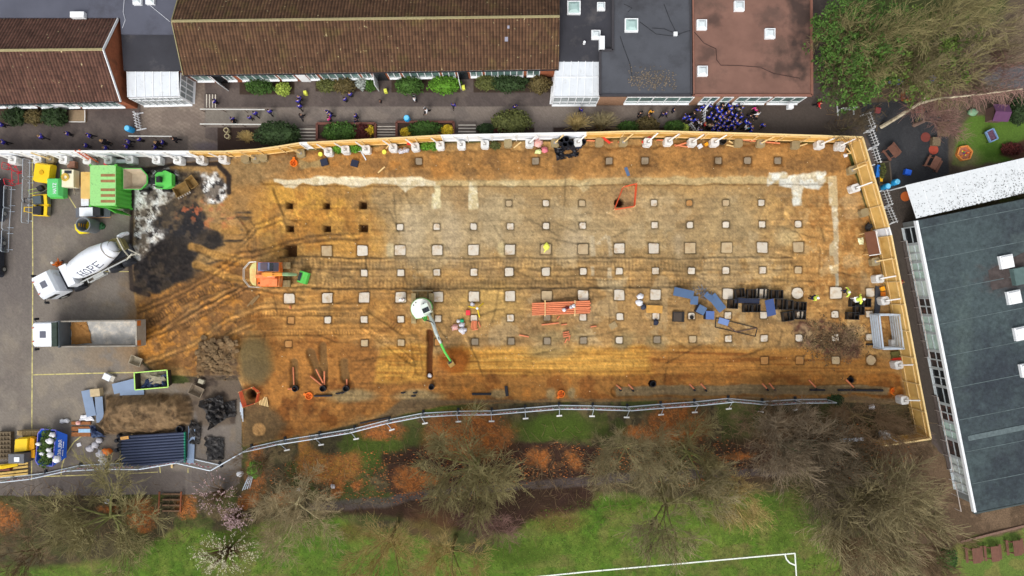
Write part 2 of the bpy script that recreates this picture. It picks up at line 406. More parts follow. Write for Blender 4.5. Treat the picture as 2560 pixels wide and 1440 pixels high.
# beds in front of the school
for q in ((600, 196, 735, 236), (790, 196, 940, 228), (980, 190, 1150, 232), (1185, 185, 1380, 232), (0, 272, 170, 308)): lay((62, 50, 40), box_(*q).astype(float) * .9)
for q in ((545, 320, 745, 378), (800, 316, 935, 352), (998, 312, 1130, 345), (1195, 318, 1335, 336), (1385, 318, 1720, 332)): lay((58, 44, 38), box_(*q).astype(float) * .95)
# --- playground at the right
pg = sdist([(2120, -80), (2660, -80), (2660, 420), (2545, 400), (2262, 464), (2226, 470), (2165, 340), (2112, 262)], 0) < 0
LAB[pg] = 4; pf = pg.astype(float)
lay((88, 76, 62), pf); lay((70, 60, 50), pf * sst(.48, .6, NM), .8)
rb = poly([(2150, 258), (2250, 250), (2372, 300), (2372, 436), (2262, 470), (2226, 470), (2165, 340)], 6, .3) * pf
lay((52, 53, 56), rb); lay((64, 64, 66), rb * sst(.5, .62, NM), .5)
gr = poly([(2384, 410), (2396, 330), (2420, 290), (2490, 290), (2550, 240), (2600, 300), (2600, 384), (2520, 402), (2440, 412)], 12, .8) * pf
lay((84, 112, 42), gr); lay((66, 96, 28), gr * sst(.5, .62, NM), .8); lay((140, 126, 96), ell(2414, 394, 34, 24, .6) * pf, .7)
lay((70, 84, 36), poly([(2050, -80), (2540, -80), (2500, 60), (2300, 200), (2060, 210)], 30) * pf, .7)
lay((88, 88, 94), poly([(2440, 175), (2660, 150), (2660, 215), (2470, 222)], 16) * pf, .8)
lay((104, 88, 66), box_(2334, 232, 2362, 285).astype(float) * pf); lay((104, 88, 66), box_(2345, 305, 2374, 342).astype(float) * pf)
lay((82, 56, 42), poly([(2500, 385), (2570, 340), (2600, 380), (2540, 404)], 10) * pf)
al = poly([(2226, 470), (2262, 464), (2330, 560), (2470, 1270), (2440, 1290), (2320, 1060), (2222, 565)], 4, .1); lay((76, 68, 62), al)
# --- yard
yd = sdist([(-100, 391), (478, 391), (640, 388), (660, 440), (480, 600), (360, 700), (345, 900), (420, 960), (600, 950), (606, 1130), (600, 1205), (560, 1236), (-100, 1240)], .25) < 0
LAB[yd] = 0; yf = yd.astype(float)
lay((122, 114, 105), yf); lay((136, 126, 112), yf * sst(.45, .62, NM), .8); lay((106, 98, 92), yf * sst(.5, .64, NB), .7); lay((128, 112, 92), yf * sst(.55, .72, fbm(26, 41)) * sst(150, 330, X), .5)
lay((90, 82, 78), yf * sst(1165, 1185, Y), .8); lay((98, 91, 88), yf * (1 - sst(70, 110, X)) * (1 - sst(700, 900, Y)), .75); lay((104, 96, 92), yf * (1 - sst(395, 450, Y)), .7)
lay((132, 124, 114), yf * sst(.62, .75, fbm(9, 42, 3, 30)), .25)
lay((146, 108, 66), ell(338, 835, 30, 90, .7, 1.6) * yf, .6); lay((134, 112, 88), ell(300, 880, 90, 60, .8, 1.6) * yf * sst(.45, .6, NM), .5); lay((96, 80, 64), ell(330, 690, 30, 60, .7, 1.5) * yf, .5); lay((132, 108, 78), ell(470, 950, 90, 24, .7, 1.5) * yf, .5)
# --- the dug site
SITE = [(328, 575), (330, 440), (345, 420), (440, 405), (560, 404), (610, 392), (750, 378), (1120, 358), (1467, 350), (1640, 348), (2110, 362), (2124, 400), (2195, 620), (2228, 800), (2262, 960), (2275, 1010), (2180, 1006), (1835, 1000), (1500, 1002), (1330, 1004), (1120, 1012), (960, 1046), (800, 1078), (690, 1100), (608, 1115), (603, 960), (596, 935), (470, 940), (395, 935), (344, 890), (342, 780), (334, 720)]
sd = sdist(SITE, .22); site = sd < 0; LAB[site] = 2; sf = 1 - sst(-3, 3, sd)
lay((172, 132, 80), sf)
lay((150, 118, 76), sf * sst(.46, .6, NM), .75); lay((190, 148, 90), sf * sst(.5, .62, fbm(75, 51)), .7); lay((128, 94, 58), sf * sst(.55, .68, NF), .45)
def soil(c, pts, soft=40, k=1.0, w=1.4): lay(c, poly(pts, soft, w) * sf, k)
def mott(c, m, lo=.5, hi=.62, k=.7, n=None): lay(c, m * sst(lo, hi, NM if n is None else n), k)
ZU = poly([(650, 385), (2110, 360), (2130, 440), (660, 446)], 18, .6) * sf
lay((150, 106, 58), ZU, .85); mott((128, 92, 54), ZU, .48, .58, .8); mott((168, 120, 66), ZU, .5, .6, .7, fbm(50, 52)); mott((176, 116, 54), ZU * (1 - sst(1000, 1350, X)), .5, .6, .6, fbm(60, 53))
lay((148, 128, 88), poly([(745, 405), (800, 405), (800, 425), (745, 425)], 8) * sf, .8)
zy = poly([(640, 470), (930, 465), (960, 640), (700, 650), (610, 590)], 40, 1.5) * sf; lay((180, 130, 62), zy, .85); mott((200, 148, 66), zy, .48, .58, .8, fbm(46, 54)); mott((156, 104, 48), zy, .52, .62, .6)
soil((160, 136, 98), [(920, 470), (1420, 470), (1900, 480), (1900, 640), (960, 640)], 120, .6, 2.6)
soil((170, 146, 112), [(1020, 490), (1480, 480), (1560, 640), (1010, 640)], 120, .45, 2.6)
soil((146, 114, 72), [(1230, 470), (1430, 470), (1420, 640), (1350, 600)], 40, .45)
for e in ((1130, 590, 26, 60), (1440, 610, 40, 34), (1030, 580, 30, 60), (1700, 610, 16, 24)): lay((178, 156, 126), ell(*e, .6) * sf, .7)
for e in ((1690, 540, 70, 30), (1500, 500, 40, 30), (860, 480, 60, 12), (1150, 500, 30, 30), (1990, 450, 60, 40)): lay((140, 102, 60), ell(*e, .6) * sf, .5)
soil((170, 122, 68), [(1990, 470), (2150, 420), (2200, 640), (2230, 860), (2050, 860), (2000, 700)], 50, .75)
mz = poly([(2000, 480), (2170, 480), (2230, 860), (2010, 860)], 40) * sf; mott((148, 100, 52), mz, .5, .6, .6, fbm(30, 55)); mott((196, 152, 92), mz, .55, .65, .6, NF)
# left: clay, black planings, ash
zl = poly([(340, 740), (480, 690), (640, 600), (660, 850), (600, 930), (480, 940), (345, 890)], 30, 1.2) * sf
lay((132, 90, 50), zl, .9); mott((182, 120, 50), zl, .5, .6, .8, fbm(60, 56)); mott((122, 84, 48), zl, .52, .62, .7); mott((196, 134, 62), zl, .6, .7, .6, NF)
soil((150, 108, 60), [(560, 430), (660, 440), (640, 640), (560, 640), (540, 560)], 40, .7)
soil((136, 110, 74), [(560, 395), (760, 385), (690, 450), (580, 470)], 24, .7)
bl = poly([(326, 640), (345, 470), (420, 520), (545, 560), (560, 610), (490, 640), (488, 690), (440, 705), (400, 738), (340, 726)], 14, 1.0) * sf
lay((58, 50, 44), bl, .9); mott((38, 34, 33), bl, .46, .58, .9, fbm(34, 57))
b2 = poly([(322, 640), (376, 596), (440, 612), (486, 640), (480, 690), (440, 700), (395, 735), (330, 722)], 26, 1.4) * sf; lay((26, 23, 23), b2); gain(b2 * sst(.5, .6, fbm(6, 573, 2)), 1.5); lay((44, 38, 34), ell(470, 650, 60, 50, .7, 1.6) * sf * sst(.4, .6, NM), .6); lay((50, 42, 38), b2 * sst(.54, .66, fbm(8, 571, 2)), .8)
for a in ([(440, 640), (520, 610), (600, 600)], [(450, 600), (540, 590), (620, 560)], [(470, 680), (540, 660), (600, 652)], [(500, 560), (570, 545), (620, 540)]):
    d, s = stroke(a, 1.2); lay((48, 42, 38), (1 - sst(2, 16, d)) * sf * sst(.42, .6, fbm(60, 572, 3, 8)), .8)
b3 = poly([(370, 545), (400, 500), (470, 485), (540, 560), (480, 600), (380, 580)], 24, 1.2) * sf; lay((40, 38, 40), b3, .95); mott((84, 70, 56), b3, .52, .62, .8, NF)
for a in ([(480, 615), (560, 640), (640, 660)], [(490, 660), (560, 690), (640, 706)], [(520, 560), (590, 580)]):
    d, s = stroke(a, .5); lay((176, 128, 66), (1 - sst(5, 13, d)) * sf, .8)
ash = np.clip(poly([(330, 560), (334, 450), (346, 420), (420, 406), (458, 440), (448, 480), (410, 512), (372, 560), (356, 650), (328, 650)], 14, 1.2) + poly([(345, 560), (420, 575), (400, 605), (340, 640)], 14, 1.2) + poly([(490, 430), (545, 432), (570, 465), (560, 500), (505, 510)], 14, 1.2), 0, 1) * sf
an = fbm(14, 58, 3); lay((112, 104, 98), ash, .9); lay((196, 190, 184), ash * sst(.38, .5, an)); lay((46, 42, 42), ash * sst(.55, .63, fbm(12, 59, 3)), .85); lay((228, 226, 222), ash * sst(.52, .6, an) * sst(.3, .5, NV))
rim, s = stroke([(345, 424), (440, 408), (545, 410), (572, 440), (572, 480)], .3); lay((34, 28, 28), (1 - sst(3, 9, rim)) * sf, .9)
rim, s = stroke([(334, 440), (328, 560), (324, 660), (330, 722), (372, 738)], .2); lay((36, 30, 30), (1 - sst(3, 8, rim)), .85)
rd = poly([(455, 500), (560, 500), (600, 560), (520, 570), (450, 545)], 30, 1.3) * sf; mott((176, 92, 60), rd, .52, .62, .75, NF); mott((170, 130, 84), rd, .5, .6, .5)
dbr = poly([(440, 425), (500, 430), (505, 500), (460, 490)], 14) * sf; lay((96, 80, 62), dbr, .8); mott((50, 42, 38), dbr, .5, .6, .7, NF)
# lower half
zo = poly([(600, 850), (760, 835), (920, 850), (1000, 930), (1080, 900), (1230, 870), (1260, 1000), (960, 1040), (700, 1095), (610, 1100), (620, 1000)], 36, 1.3) * sf
lay((142, 92, 44), zo, .92); mott((168, 112, 54), zo, .48, .58, .8, fbm(44, 61)); mott((118, 68, 28), zo, .52, .64, .7)
zs = poly([(1130, 872), (1700, 866), (2040, 880), (2160, 900), (2230, 930), (1500, 950), (1130, 945)], 20, .9) * sf
lay((182, 128, 56), zs, .95); st = fbm(150, 62, 3, 6); lay((204, 152, 74), zs * sst(.5, .6, st), .8); lay((140, 90, 36), zs * sst(.54, .62, fbm(190, 63, 3, 5)), .75)
lay((214, 164, 82), zs * ell(1440, 905, 170, 26, .6), .5)
zs2 = poly([(1620, 868), (2140, 880), (2230, 900), (2240, 945), (1640, 950)], 24, 1.0) * sf; lay((154, 104, 52), zs2, .8); lay((128, 76, 32), zs2 * sst(.52, .62, fbm(120, 64, 3, 9)), .8); lay((186, 128, 62), zs2 * sst(.58, .68, fbm(140, 65, 3, 6)), .6)
zc = poly([(950, 870), (1060, 860), (1068, 950), (1030, 960), (930, 955)], 16, .8) * sf; lay((188, 138, 62), zc, .9); lay((150, 98, 40), zc * sst(.52, .6, fbm(90, 66, 3, 6)), .7)
zt = poly([(1100, 938), (2250, 935), (2260, 1000), (1100, 1010)], 10, .5) * sf; lay((146, 97, 46), zt, .9); mott((124, 74, 32), zt, .5, .6, .7); mott((178, 112, 48), zt, .55, .64, .6, fbm(30, 67))
lay((132, 112, 82), poly([(1536, 968), (1900, 962), (2230, 966), (2225, 986), (1900, 990), (1540, 992)], 7, .4) * sf, .95)
for e in ((880, 988, 60, 16), (1045, 990, 62, 14), (1245, 985, 24, 12), (1376, 985, 12, 14), (1430, 984, 10, 14)): lay((142, 122, 86), ell(*e, .4, .5) * sf, .85)
lay((104, 88, 66), poly([(1000, 1000), (2260, 992), (2270, 1016), (1500, 1012), (1120, 1022), (940, 1052)], 8, .5) * sf, .8)
lay((96, 78, 54), poly([(606, 1010), (680, 1010), (720, 1060), (690, 1105), (606, 1125)], 24) * sf, .85)
lay((170, 128, 80), ell(648, 1074, 17, 17, .12, .1) * sf); lay((100, 78, 50), (ell(648, 1074, 20, 20, .1, .1) - ell(648, 1074, 16, 16, .1, .1)).clip(0, 1) * sf, .8)
mid = poly([(680, 720), (1000, 720), (1080, 860), (900, 850), (640, 850), (610, 770)], 40, 1.4) * sf; lay((164, 112, 54), mid, .7); mott((192, 140, 74), mid, .52, .62, .7, fbm(40, 68)); mott((128, 84, 42), mid, .55, .66, .6)
soil((158, 122, 78), [(1090, 720), (1980, 715), (2000, 850), (1100, 860)], 50, .6)
lay((196, 160, 88), ell(1220, 755, 90, 50, .7) * sf, .45)
bs = poly([(1970, 800), (2060, 800), (2140, 830), (2150, 890), (2080, 900), (2000, 870)], 20, 1.2) * sf; lay((120, 94, 70), bs, .7); mott((84, 50, 40), bs, .5, .6, .8, NF); lay((88, 62, 50), ell(2120, 860, 36, 28, .5) * sf, .8)
for e in ((1375, 880, 60, 20), (1560, 852, 30, 20), (1640, 860, 26, 16), (1400, 840, 80, 16)): lay((140, 122, 86), ell(*e, .5) * sf, .6)
# wet concrete strip and stubs
CM = np.zeros_like(X)
def conc(pts, c=(214, 198, 166), soft=4, w=.5): 
    mm = poly(pts, soft, w) * sf; CM[:] = np.maximum(CM, mm); lay(c, mm); lay((188, 166, 126), mm * sst(.5, .62, NM), .5); lay((232, 222, 200), mm * sst(.56, .66, NF), .5); return mm
conc([(684, 449), (740, 449), (800, 441), (840, 447), (880, 440), (960, 444), (1050, 442), (1092, 452), (1092, 464), (1040, 462), (1012, 478), (990, 458), (930, 456), (885, 466), (830, 456), (785, 464), (760, 457), (735, 470), (715, 470), (700, 458), (684, 458)])
lay((184, 158, 112), poly([(1090, 449), (1900, 442), (2070, 440), (2070, 456), (1900, 458), (1640, 462), (1300, 464), (1090, 464)], 5, .6) * sf, .9)
lay((206, 184, 140), poly([(1240, 452), (1300, 450), (1290, 462), (1280, 470), (1266, 464)], 4, .5) * sf, .8); lay((206, 184, 140), poly([(1440, 456), (1480, 452), (1475, 470), (1460, 480)], 4, .5) * sf, .6)
conc([(1084, 462), (1100, 462), (1099, 520), (1078, 522), (1078, 486), (1086, 480)], (218, 202, 158)); conc([(1173, 454), (1192, 454), (1196, 522), (1172, 524)], (210, 190, 146))
TX = [(1920, 432), (1960, 430), (1970, 440), (2010, 436), (2060, 428), (2066, 450), (2050, 472), (2012, 466), (2008, 514), (1984, 514), (1982, 470), (1950, 466), (1950, 445), (1918, 465)]
tm = conc(TX, (186, 174, 154), 6, .6); lay((216, 214, 206), tm * sst(.46, .56, fbm(16, 70, 3)), .8)
conc([(2071, 440), (2091, 440), (2095, 515), (2073, 515)], (190, 164, 122), 3, .15); conc([(2078, 515), (2094, 515), (2096, 662), (2086, 662), (2084, 640), (2074, 640), (2074, 612), (2084, 600)], (176, 154, 122), 3, .2)
conc([(2074, 663), (2096, 662), (2096, 684), (2076, 684)], (192, 164, 122), 2, .1); conc([(2087, 684), (2096, 684), (2097, 722), (2089, 722)], (160, 148, 126), 2, .1)
for q in ([(1477, 590), (1487, 590), (1486, 642), (1476, 642)], [(1518, 592), (1528, 592), (1529, 642), (1519, 642)], [(1488, 612), (1518, 586), (1520, 596), (1500, 604), (1500, 614)], [(1476, 668), (1485, 668), (1484, 690), (1476, 690)], [(1520, 670), (1530, 670), (1530, 692), (1519, 692)]): lay((192, 172, 142), poly(q, 4, .4) * sf, .75)
lay((186, 160, 120), poly([(1490, 693), (1570, 690), (1560, 726), (1500, 724)], 10, 1) * sf, .7)
lay((200, 180, 140), ell(975, 625, 12, 20, .4) * sf, .8); lay((200, 178, 130), ell(1252, 624, 12, 18, .4) * sf, .8)
lay((188, 170, 130), ell(1960, 590, 30, 24, .5) * sf, .5)
# tracks of the diggers
TB = .25 + .75 * sst(.36, .6, fbm(46, 77, 4, 20))
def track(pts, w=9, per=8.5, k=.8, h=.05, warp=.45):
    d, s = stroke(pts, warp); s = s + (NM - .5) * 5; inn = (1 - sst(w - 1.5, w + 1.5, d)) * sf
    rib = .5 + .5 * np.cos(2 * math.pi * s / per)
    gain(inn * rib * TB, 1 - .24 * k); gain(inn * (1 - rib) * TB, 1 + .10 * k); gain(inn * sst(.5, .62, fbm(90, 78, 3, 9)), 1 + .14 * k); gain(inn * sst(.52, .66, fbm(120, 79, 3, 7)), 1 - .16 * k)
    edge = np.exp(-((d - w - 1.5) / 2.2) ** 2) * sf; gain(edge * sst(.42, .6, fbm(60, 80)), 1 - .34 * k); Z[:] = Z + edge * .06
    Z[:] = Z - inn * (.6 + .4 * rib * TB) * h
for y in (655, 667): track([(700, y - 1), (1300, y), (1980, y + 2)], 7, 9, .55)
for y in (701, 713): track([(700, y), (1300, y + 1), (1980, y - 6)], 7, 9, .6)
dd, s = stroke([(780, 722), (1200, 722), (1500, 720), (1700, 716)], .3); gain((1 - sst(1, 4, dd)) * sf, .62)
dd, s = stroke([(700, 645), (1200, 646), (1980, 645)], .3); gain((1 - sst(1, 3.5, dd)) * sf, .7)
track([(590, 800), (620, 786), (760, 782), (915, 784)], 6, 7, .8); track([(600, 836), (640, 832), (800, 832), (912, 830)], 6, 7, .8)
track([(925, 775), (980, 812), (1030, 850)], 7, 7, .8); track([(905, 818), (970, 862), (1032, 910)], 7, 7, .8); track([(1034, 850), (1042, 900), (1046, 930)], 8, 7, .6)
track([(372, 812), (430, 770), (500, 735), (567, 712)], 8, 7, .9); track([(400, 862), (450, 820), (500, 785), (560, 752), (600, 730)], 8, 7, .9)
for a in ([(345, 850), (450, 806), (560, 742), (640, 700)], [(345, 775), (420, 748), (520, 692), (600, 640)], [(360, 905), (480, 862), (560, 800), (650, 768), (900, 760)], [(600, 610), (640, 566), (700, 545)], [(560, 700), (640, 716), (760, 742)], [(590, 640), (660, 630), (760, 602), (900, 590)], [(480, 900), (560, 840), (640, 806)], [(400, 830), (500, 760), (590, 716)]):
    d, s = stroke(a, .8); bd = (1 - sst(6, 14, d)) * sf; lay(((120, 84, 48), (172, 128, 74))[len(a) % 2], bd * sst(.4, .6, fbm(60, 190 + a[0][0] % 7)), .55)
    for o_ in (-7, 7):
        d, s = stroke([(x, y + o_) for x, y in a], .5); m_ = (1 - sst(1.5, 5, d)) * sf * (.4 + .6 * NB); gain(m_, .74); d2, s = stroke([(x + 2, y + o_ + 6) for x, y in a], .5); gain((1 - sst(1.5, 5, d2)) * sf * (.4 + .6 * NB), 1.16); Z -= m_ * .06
track([(500, 622), (560, 650), (625, 662)], 9, 8, .6); track([(495, 662), (560, 690), (625, 706)], 9, 8, .6)
for x in (1483, 1525): track([(x, 740), (x + 3, 812)], 5, 7, .6)
track([(600, 540), (625, 570), (628, 620)], 9, 8, .6); track([(690, 480), (720, 540), (760, 560)], 9, 8, .4)
for i in range(70):   # bucket and blade scrapes
    r_ = random.Random(i + 90); x0 = r_.uniform(620, 2150); y0 = r_.uniform(480, 930); a = r_.uniform(-.5, .5) + (1.3 if r_.random() < .3 else 0); L_ = r_.uniform(20, 70)
    bx = box_(x0 - 90, y0 - 90, x0 + 90, y0 + 90)
    t = (X - x0) * math.cos(a) + (Y - y0) * math.sin(a); n_ = -(X - x0) * math.sin(a) + (Y - y0) * math.cos(a) + WX * .3
    mk = np.where(bx, np.exp(-(n_ / 2.5) ** 2) * (1 - sst(L_ * .7, L_, np.abs(t))), 0) * sf; gain(mk, r_.choice([.72, .78, 1.16])); Z -= mk * .03
pm = (1 - sst(-20, 30, sd)) * (1 - CM); wet = sst(.5, .58, fbm(85, 171, 5)) * sst(.42, .6, fbm(30, 172, 4))
lay((124, 100, 70), wet * pm * sst(470, 500, Y) * (1 - sst(850, 880, Y)), .28); lay((186, 164, 128), sst(.55, .62, fbm(60, 173, 5)) * pm * sst(950, 1050, X) * sst(470, 500, Y) * (1 - sst(850, 880, Y)), .35)
churn = np.abs(fbm(30, 174, 5) - .5); gain((1 - sst(.0, .022, churn)) * pm * sst(.45, .6, NB), .86); gain(sst(.56, .66, fbm(7, 175, 2)) * pm, 1.09); gain(sst(.58, .68, fbm(9, 176, 2)) * pm, .9)
cen = pm * sst(640, 760, X) * sst(470, 500, Y); gain(cen * sst(.5, .62, fbm(170, 181, 4, 5)), 1.06); gain(cen * sst(.52, .64, fbm(200, 182, 4, 4)), .92)
lay((166, 148, 116), poly([(960, 480), (1900, 478), (1880, 640), (980, 640)], 120, 2.2) * sf, .22)
arc = np.sin(np.hypot(X - 300, Y - 560) / 3.2 + (NB - .5) * 30); gain(pm * (arc > .5) * sst(.52, .6, fbm(110, 177)) * (1 - sst(1000, 1300, X)), .9)
C[..., 0] *= 1 - .015 * (LAB == 2)
# crumbly edges, trenches, heaps, pits
def lift(m, h): 
    global Z
    Z = Z + m * h
lift(sf * (fbm(24, 81) - .5), .16); lift(sf * (NF - .5), .09); lift(poly([(650, 385), (2110, 360), (2130, 436), (660, 440)], 10, .8) * sf, .16)
for pts, w, h, c in (([(1074, 830), (1073, 940)], 6, -.5, (92, 52, 24)), ([(1540, 980), (2225, 976)], 12, -.3, None), ([(660, 452), (1090, 456), (2070, 450)], 9, -.15, None)):
    d, s = stroke(pts, .3); mm = (1 - sst(w, w + 3, d)) * sf; lift(mm, h)
    if c: lay(c, mm, .9)
lift(ell(1141, 903, 34, 30, .7) * sf, .7); lay((136, 76, 24), ell(1141, 903, 36, 32, .3) * sf, .9)
gs = ell(640, 895, 42, 62, .35, .8) * sf; lift(ell(640, 900, 48, 70, .9, .5) * sf, 1.0); lay((110, 92, 58), gs); lay((92, 78, 52), gs * ell(640, 930, 36, 40, .4), .7)
for a in ([(735, 905), (735, 960)], [(775, 880), (800, 945)], [(805, 865), (812, 945)], [(858, 905), (862, 945)]): 
    d, s = stroke(a, .3); mm = (1 - sst(7, 13, d)) * sf; lift(mm, -.3); lay((108, 84, 52), mm, .7)
md = poly([(262, 990), (340, 982), (400, 985), (472, 990), (486, 1020), (478, 1056), (440, 1076), (380, 1086), (262, 1082), (238, 1062), (258, 1040)], 16, .6)
lift((1 - sst(-26, 4, sdist([(262, 990), (340, 982), (400, 985), (472, 990), (486, 1020), (478, 1056), (440, 1076), (380, 1086), (262, 1082), (238, 1062), (258, 1040)], .6))), 1.15)
lay((124, 100, 72), md); lay((100, 78, 54), md * sst(.5, .6, NM), .7); lay((140, 114, 82), md * sst(.54, .64, NF), .6); LAB[md > .5] = 2
lift(md * (.5 + .5 * np.sin((X + WX * 2) / 3.6)) * sst(1000, 1025, Y), .10); lift(md * (fbm(13, 83) - .5), .5); gain(md * sst(.55, .66, fbm(12, 83)), .75)
rz = poly([(505, 850), (560, 838), (596, 860), (600, 935), (520, 950), (486, 930), (490, 880)], 14, .9); lay((112, 88, 60), rz); lay((78, 60, 44), rz * sst(.48, .56, fbm(13, 84)), .8); lift(rz * (fbm(16, 84, 3)), .7); LAB[rz > .5] = 2
dz = poly([(470, 945), (600, 935), (602, 1005), (592, 1060), (500, 1060), (480, 1000)], 12, .8); lay((96, 82, 68), dz, .8); lay((62, 52, 46), dz * sst(.5, .6, NM), .7)
lay((112, 104, 94), box_(588, 1000, 603, 1190).astype(float) * .8)
for (px, py, hw) in [(724, 514, 8), (816, 514, 8), (908, 513, 8), (725, 571, 8), (817, 571, 8), (909, 570, 9), (727, 627, 13)]:
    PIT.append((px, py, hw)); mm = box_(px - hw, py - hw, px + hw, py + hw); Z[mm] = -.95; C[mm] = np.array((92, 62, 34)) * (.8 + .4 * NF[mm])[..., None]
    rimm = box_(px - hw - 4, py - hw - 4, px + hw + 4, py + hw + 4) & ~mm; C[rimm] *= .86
for (px, py, rr, dp) in [(1548, 508, 11, -1.0), (631, 985, 13, -1.0), (1633, 960, 9, -.7), (2128, 950, 9, -.6), (960, 482, 1, 0)]:
    mm = ell(px, py, rr, rr, .12, .25) > .5; Z[mm] = dp; C[mm] = np.array((70, 46, 30)) * (.7 + .5 * NF[mm])[..., None]
# foundation pads: a darker loose edge round each (their list is used again for the concrete itself)
PADS = []
for y0, y1, xs, hw, row in ((509, 507, [1272, 1365, 1455, 1635, 1724, 1815, 1904], 7, 'A'), (570, 560, [1000, 1092, 1184, 1276, 1365, 1457, 1637, 1725, 1815, 1906, 1996], 7.5, 'B'),
        (628, 618, [817, 906, 1000, 1093, 1184, 1275, 1365, 1458, 1548, 1635, 1726, 1817, 1906, 1996], 12.5, 'C'), (684, 675, [910, 1002, 1092, 1185, 1273, 1365, 1458, 1548, 1639, 1729, 1815, 1907, 1996], 8, 'D'),
        (746, 733, [723, 818, 910, 1002, 1094, 1185, 1275, 1367, 1458, 1548, 1639, 1820, 1905, 1994, 2090, 2176], 12.5, 'E'), (801, 787, [727, 819, 910, 1002, 1095, 1185, 1276, 1368, 1458, 1550, 1640, 1729, 1820, 1909, 2000, 2088, 2174], 8, 'F'),
        (860, 845, [721, 911, 1003, 1095, 1187, 1278, 1368, 1459, 1548, 1643, 1732, 1821, 1911, 1998, 2089, 2174], 8, 'G'), (903, 901, [1912, 2000, 2090, 2178], 9, 'H'), (404, 401, [1047, 1339, 1523, 1613, 1796, 1869, 1945], 8, 'T')):
    for x in xs:
        t = (x - 720) / (2000 - 720); y = y0 + (y1 - y0) * t; h_ = hw
        if row == 'D' and x in (1273, 1365): h_ = 10
        if row == 'E' and x in (2090,): h_ = 14
        if row == 'E' and x == 2176: h_ = 10
        if row == 'H' and x == 2178: h_ = 11
        PADS.append((x, y, h_, row))
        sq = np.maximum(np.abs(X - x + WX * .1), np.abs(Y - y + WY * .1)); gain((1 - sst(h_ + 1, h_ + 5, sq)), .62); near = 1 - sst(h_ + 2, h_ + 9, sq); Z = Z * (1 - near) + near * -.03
Z = np.where(LAB == 2, Z, np.where((LAB == 3), (fbm(60, 91) - .5) * .3, Z))
Z[(LAB != 2) & (LAB != 3)] *= .3
C = np.clip(C * (1 + (NV - .5)[..., None] * .12), 4, 250)
Cl = np.where(C / 255 <= .04045, C / 255 / 12.92, ((C / 255 + .055) / 1.055) ** 2.4)
def gz(px, py):
    return float(Z[min(max(int(round((py - gy[0]) / GS)), 0), NY - 1), min(max(int(round((px - gx[0]) / GS)), 0), NX - 1)])
def G(px, py, dz=0.0):
    """point on the ground under a photo position"""
    z = gz(px, py); return P(px, py, z) + Vector((0, 0, dz))
def ground_mat(name, rough, fine, amt, bump, bd=.04):
    m = bpy.data.materials.new(name); m.use_nodes = True; nt = m.node_tree; N = nt.nodes; L = nt.links; b = N['Principled BSDF']
    b.inputs['Roughness'].default_value = rough; b.inputs['Specular IOR Level'].default_value = .2
    at = N.new('ShaderNodeAttribute'); at.attribute_name = 'Col'; tc = N.new('ShaderNodeTexCoord')
    n1 = N.new('ShaderNodeTexNoise'); n1.inputs['Scale'].default_value = fine; n1.inputs['Detail'].default_value = 6; n1.inputs['Roughness'].default_value = .75
    L.new(tc.outputs['Object'], n1.inputs['Vector'])
    r = N.new('ShaderNodeMapRange'); r.inputs[1].default_value = .28; r.inputs[2].default_value = .72; r.inputs[3].default_value = 1 - amt; r.inputs[4].default_value = 1 + amt
    L.new(n1.outputs['Fac'], r.inputs[0]); v = N.new('ShaderNodeVectorMath'); v.operation = 'SCALE'; L.new(at.outputs['Color'], v.inputs[0]); L.new(r.outputs[0], v.inputs['Scale'])
    L.new(v.outputs[0], b.inputs['Base Color'])
    bp = N.new('ShaderNodeBump'); bp.inputs['Strength'].default_value = bump; bp.inputs['Distance'].default_value = bd; L.new(n1.outputs['Fac'], bp.inputs['Height']); L.new(bp.outputs[0], b.inputs['Normal'])
    return m
def emit(lab, name, m):
    f = (LAB[:-1, :-1] == lab); iy, ix = np.nonzero(f); a = iy * NX + ix
    q = np.stack([a, a + NX, a + NX + 1, a + 1], 1)
    used, inv = np.unique(q.ravel(), return_inverse=True)
    co = np.stack([(X.ravel()[used] - 1280) / S, (720 - Y.ravel()[used]) / S, Z.ravel()[used]], 1).astype(np.float32)
    me = bpy.data.meshes.new(name); nf = len(q)
    me.vertices.add(len(used)); me.vertices.foreach_set('co', co.ravel())
    me.loops.add(nf * 4); me.loops.foreach_set('vertex_index', inv.astype(np.int32).ravel())
    me.polygons.add(nf); me.polygons.foreach_set('loop_start', np.arange(0, nf * 4, 4, dtype=np.int32)); me.polygons.foreach_set('loop_total', np.full(nf, 4, np.int32))
    me.polygons.foreach_set('use_smooth', np.ones(nf, bool))
    ca = me.color_attributes.new('Col', 'FLOAT_COLOR', 'POINT'); cc = np.ones((len(used), 4), np.float32); cc[:, :3] = Cl.reshape(-1, 3)[used]
    ca.data.foreach_set('color', cc.ravel()); me.update(calc_edges=True); me.validate(); me.materials.append(m)
    o = bpy.data.objects.new(name, me); COL.objects.link(o); return tag(o, kind='structure')
emit(0, 'yard_tarmac', ground_mat('tarmac', .8, 9, .16, .2)); emit(1, 'school_path', ground_mat('paving', .8, 9, .14, .2))
emit(2, 'site_ground', ground_mat('soil', .85, 5, .27, .8, .05)); emit(3, 'grass_bank', ground_mat('turf', .9, 7, .42, .8, .08)); emit(4, 'playground_ground', ground_mat('playground', .85, 7, .25, .4))
b = MB()   # land beyond the picture
x0, x1, y0, y1 = (gx[0] - 1280) / S + .1, (gx[-1] - 1280) / S - .1, (720 - gy[-1]) / S + .1, (720 - gy[0]) / S - .1
for q in (((-400, -400), (400, y0)), ((-400, y1), (400, 400)), ((-400, y0), (x0, y1)), ((x1, y0), (400, y1))):
    b.quad((q[0][0], q[0][1], -.12), (q[1][0], q[0][1], -.12), (q[1][0], q[1][1], -.12), (q[0][0], q[1][1], -.12))
b.build('ground', mat('far_land', (84, 92, 52), .9, .3, .05), kind='structure')
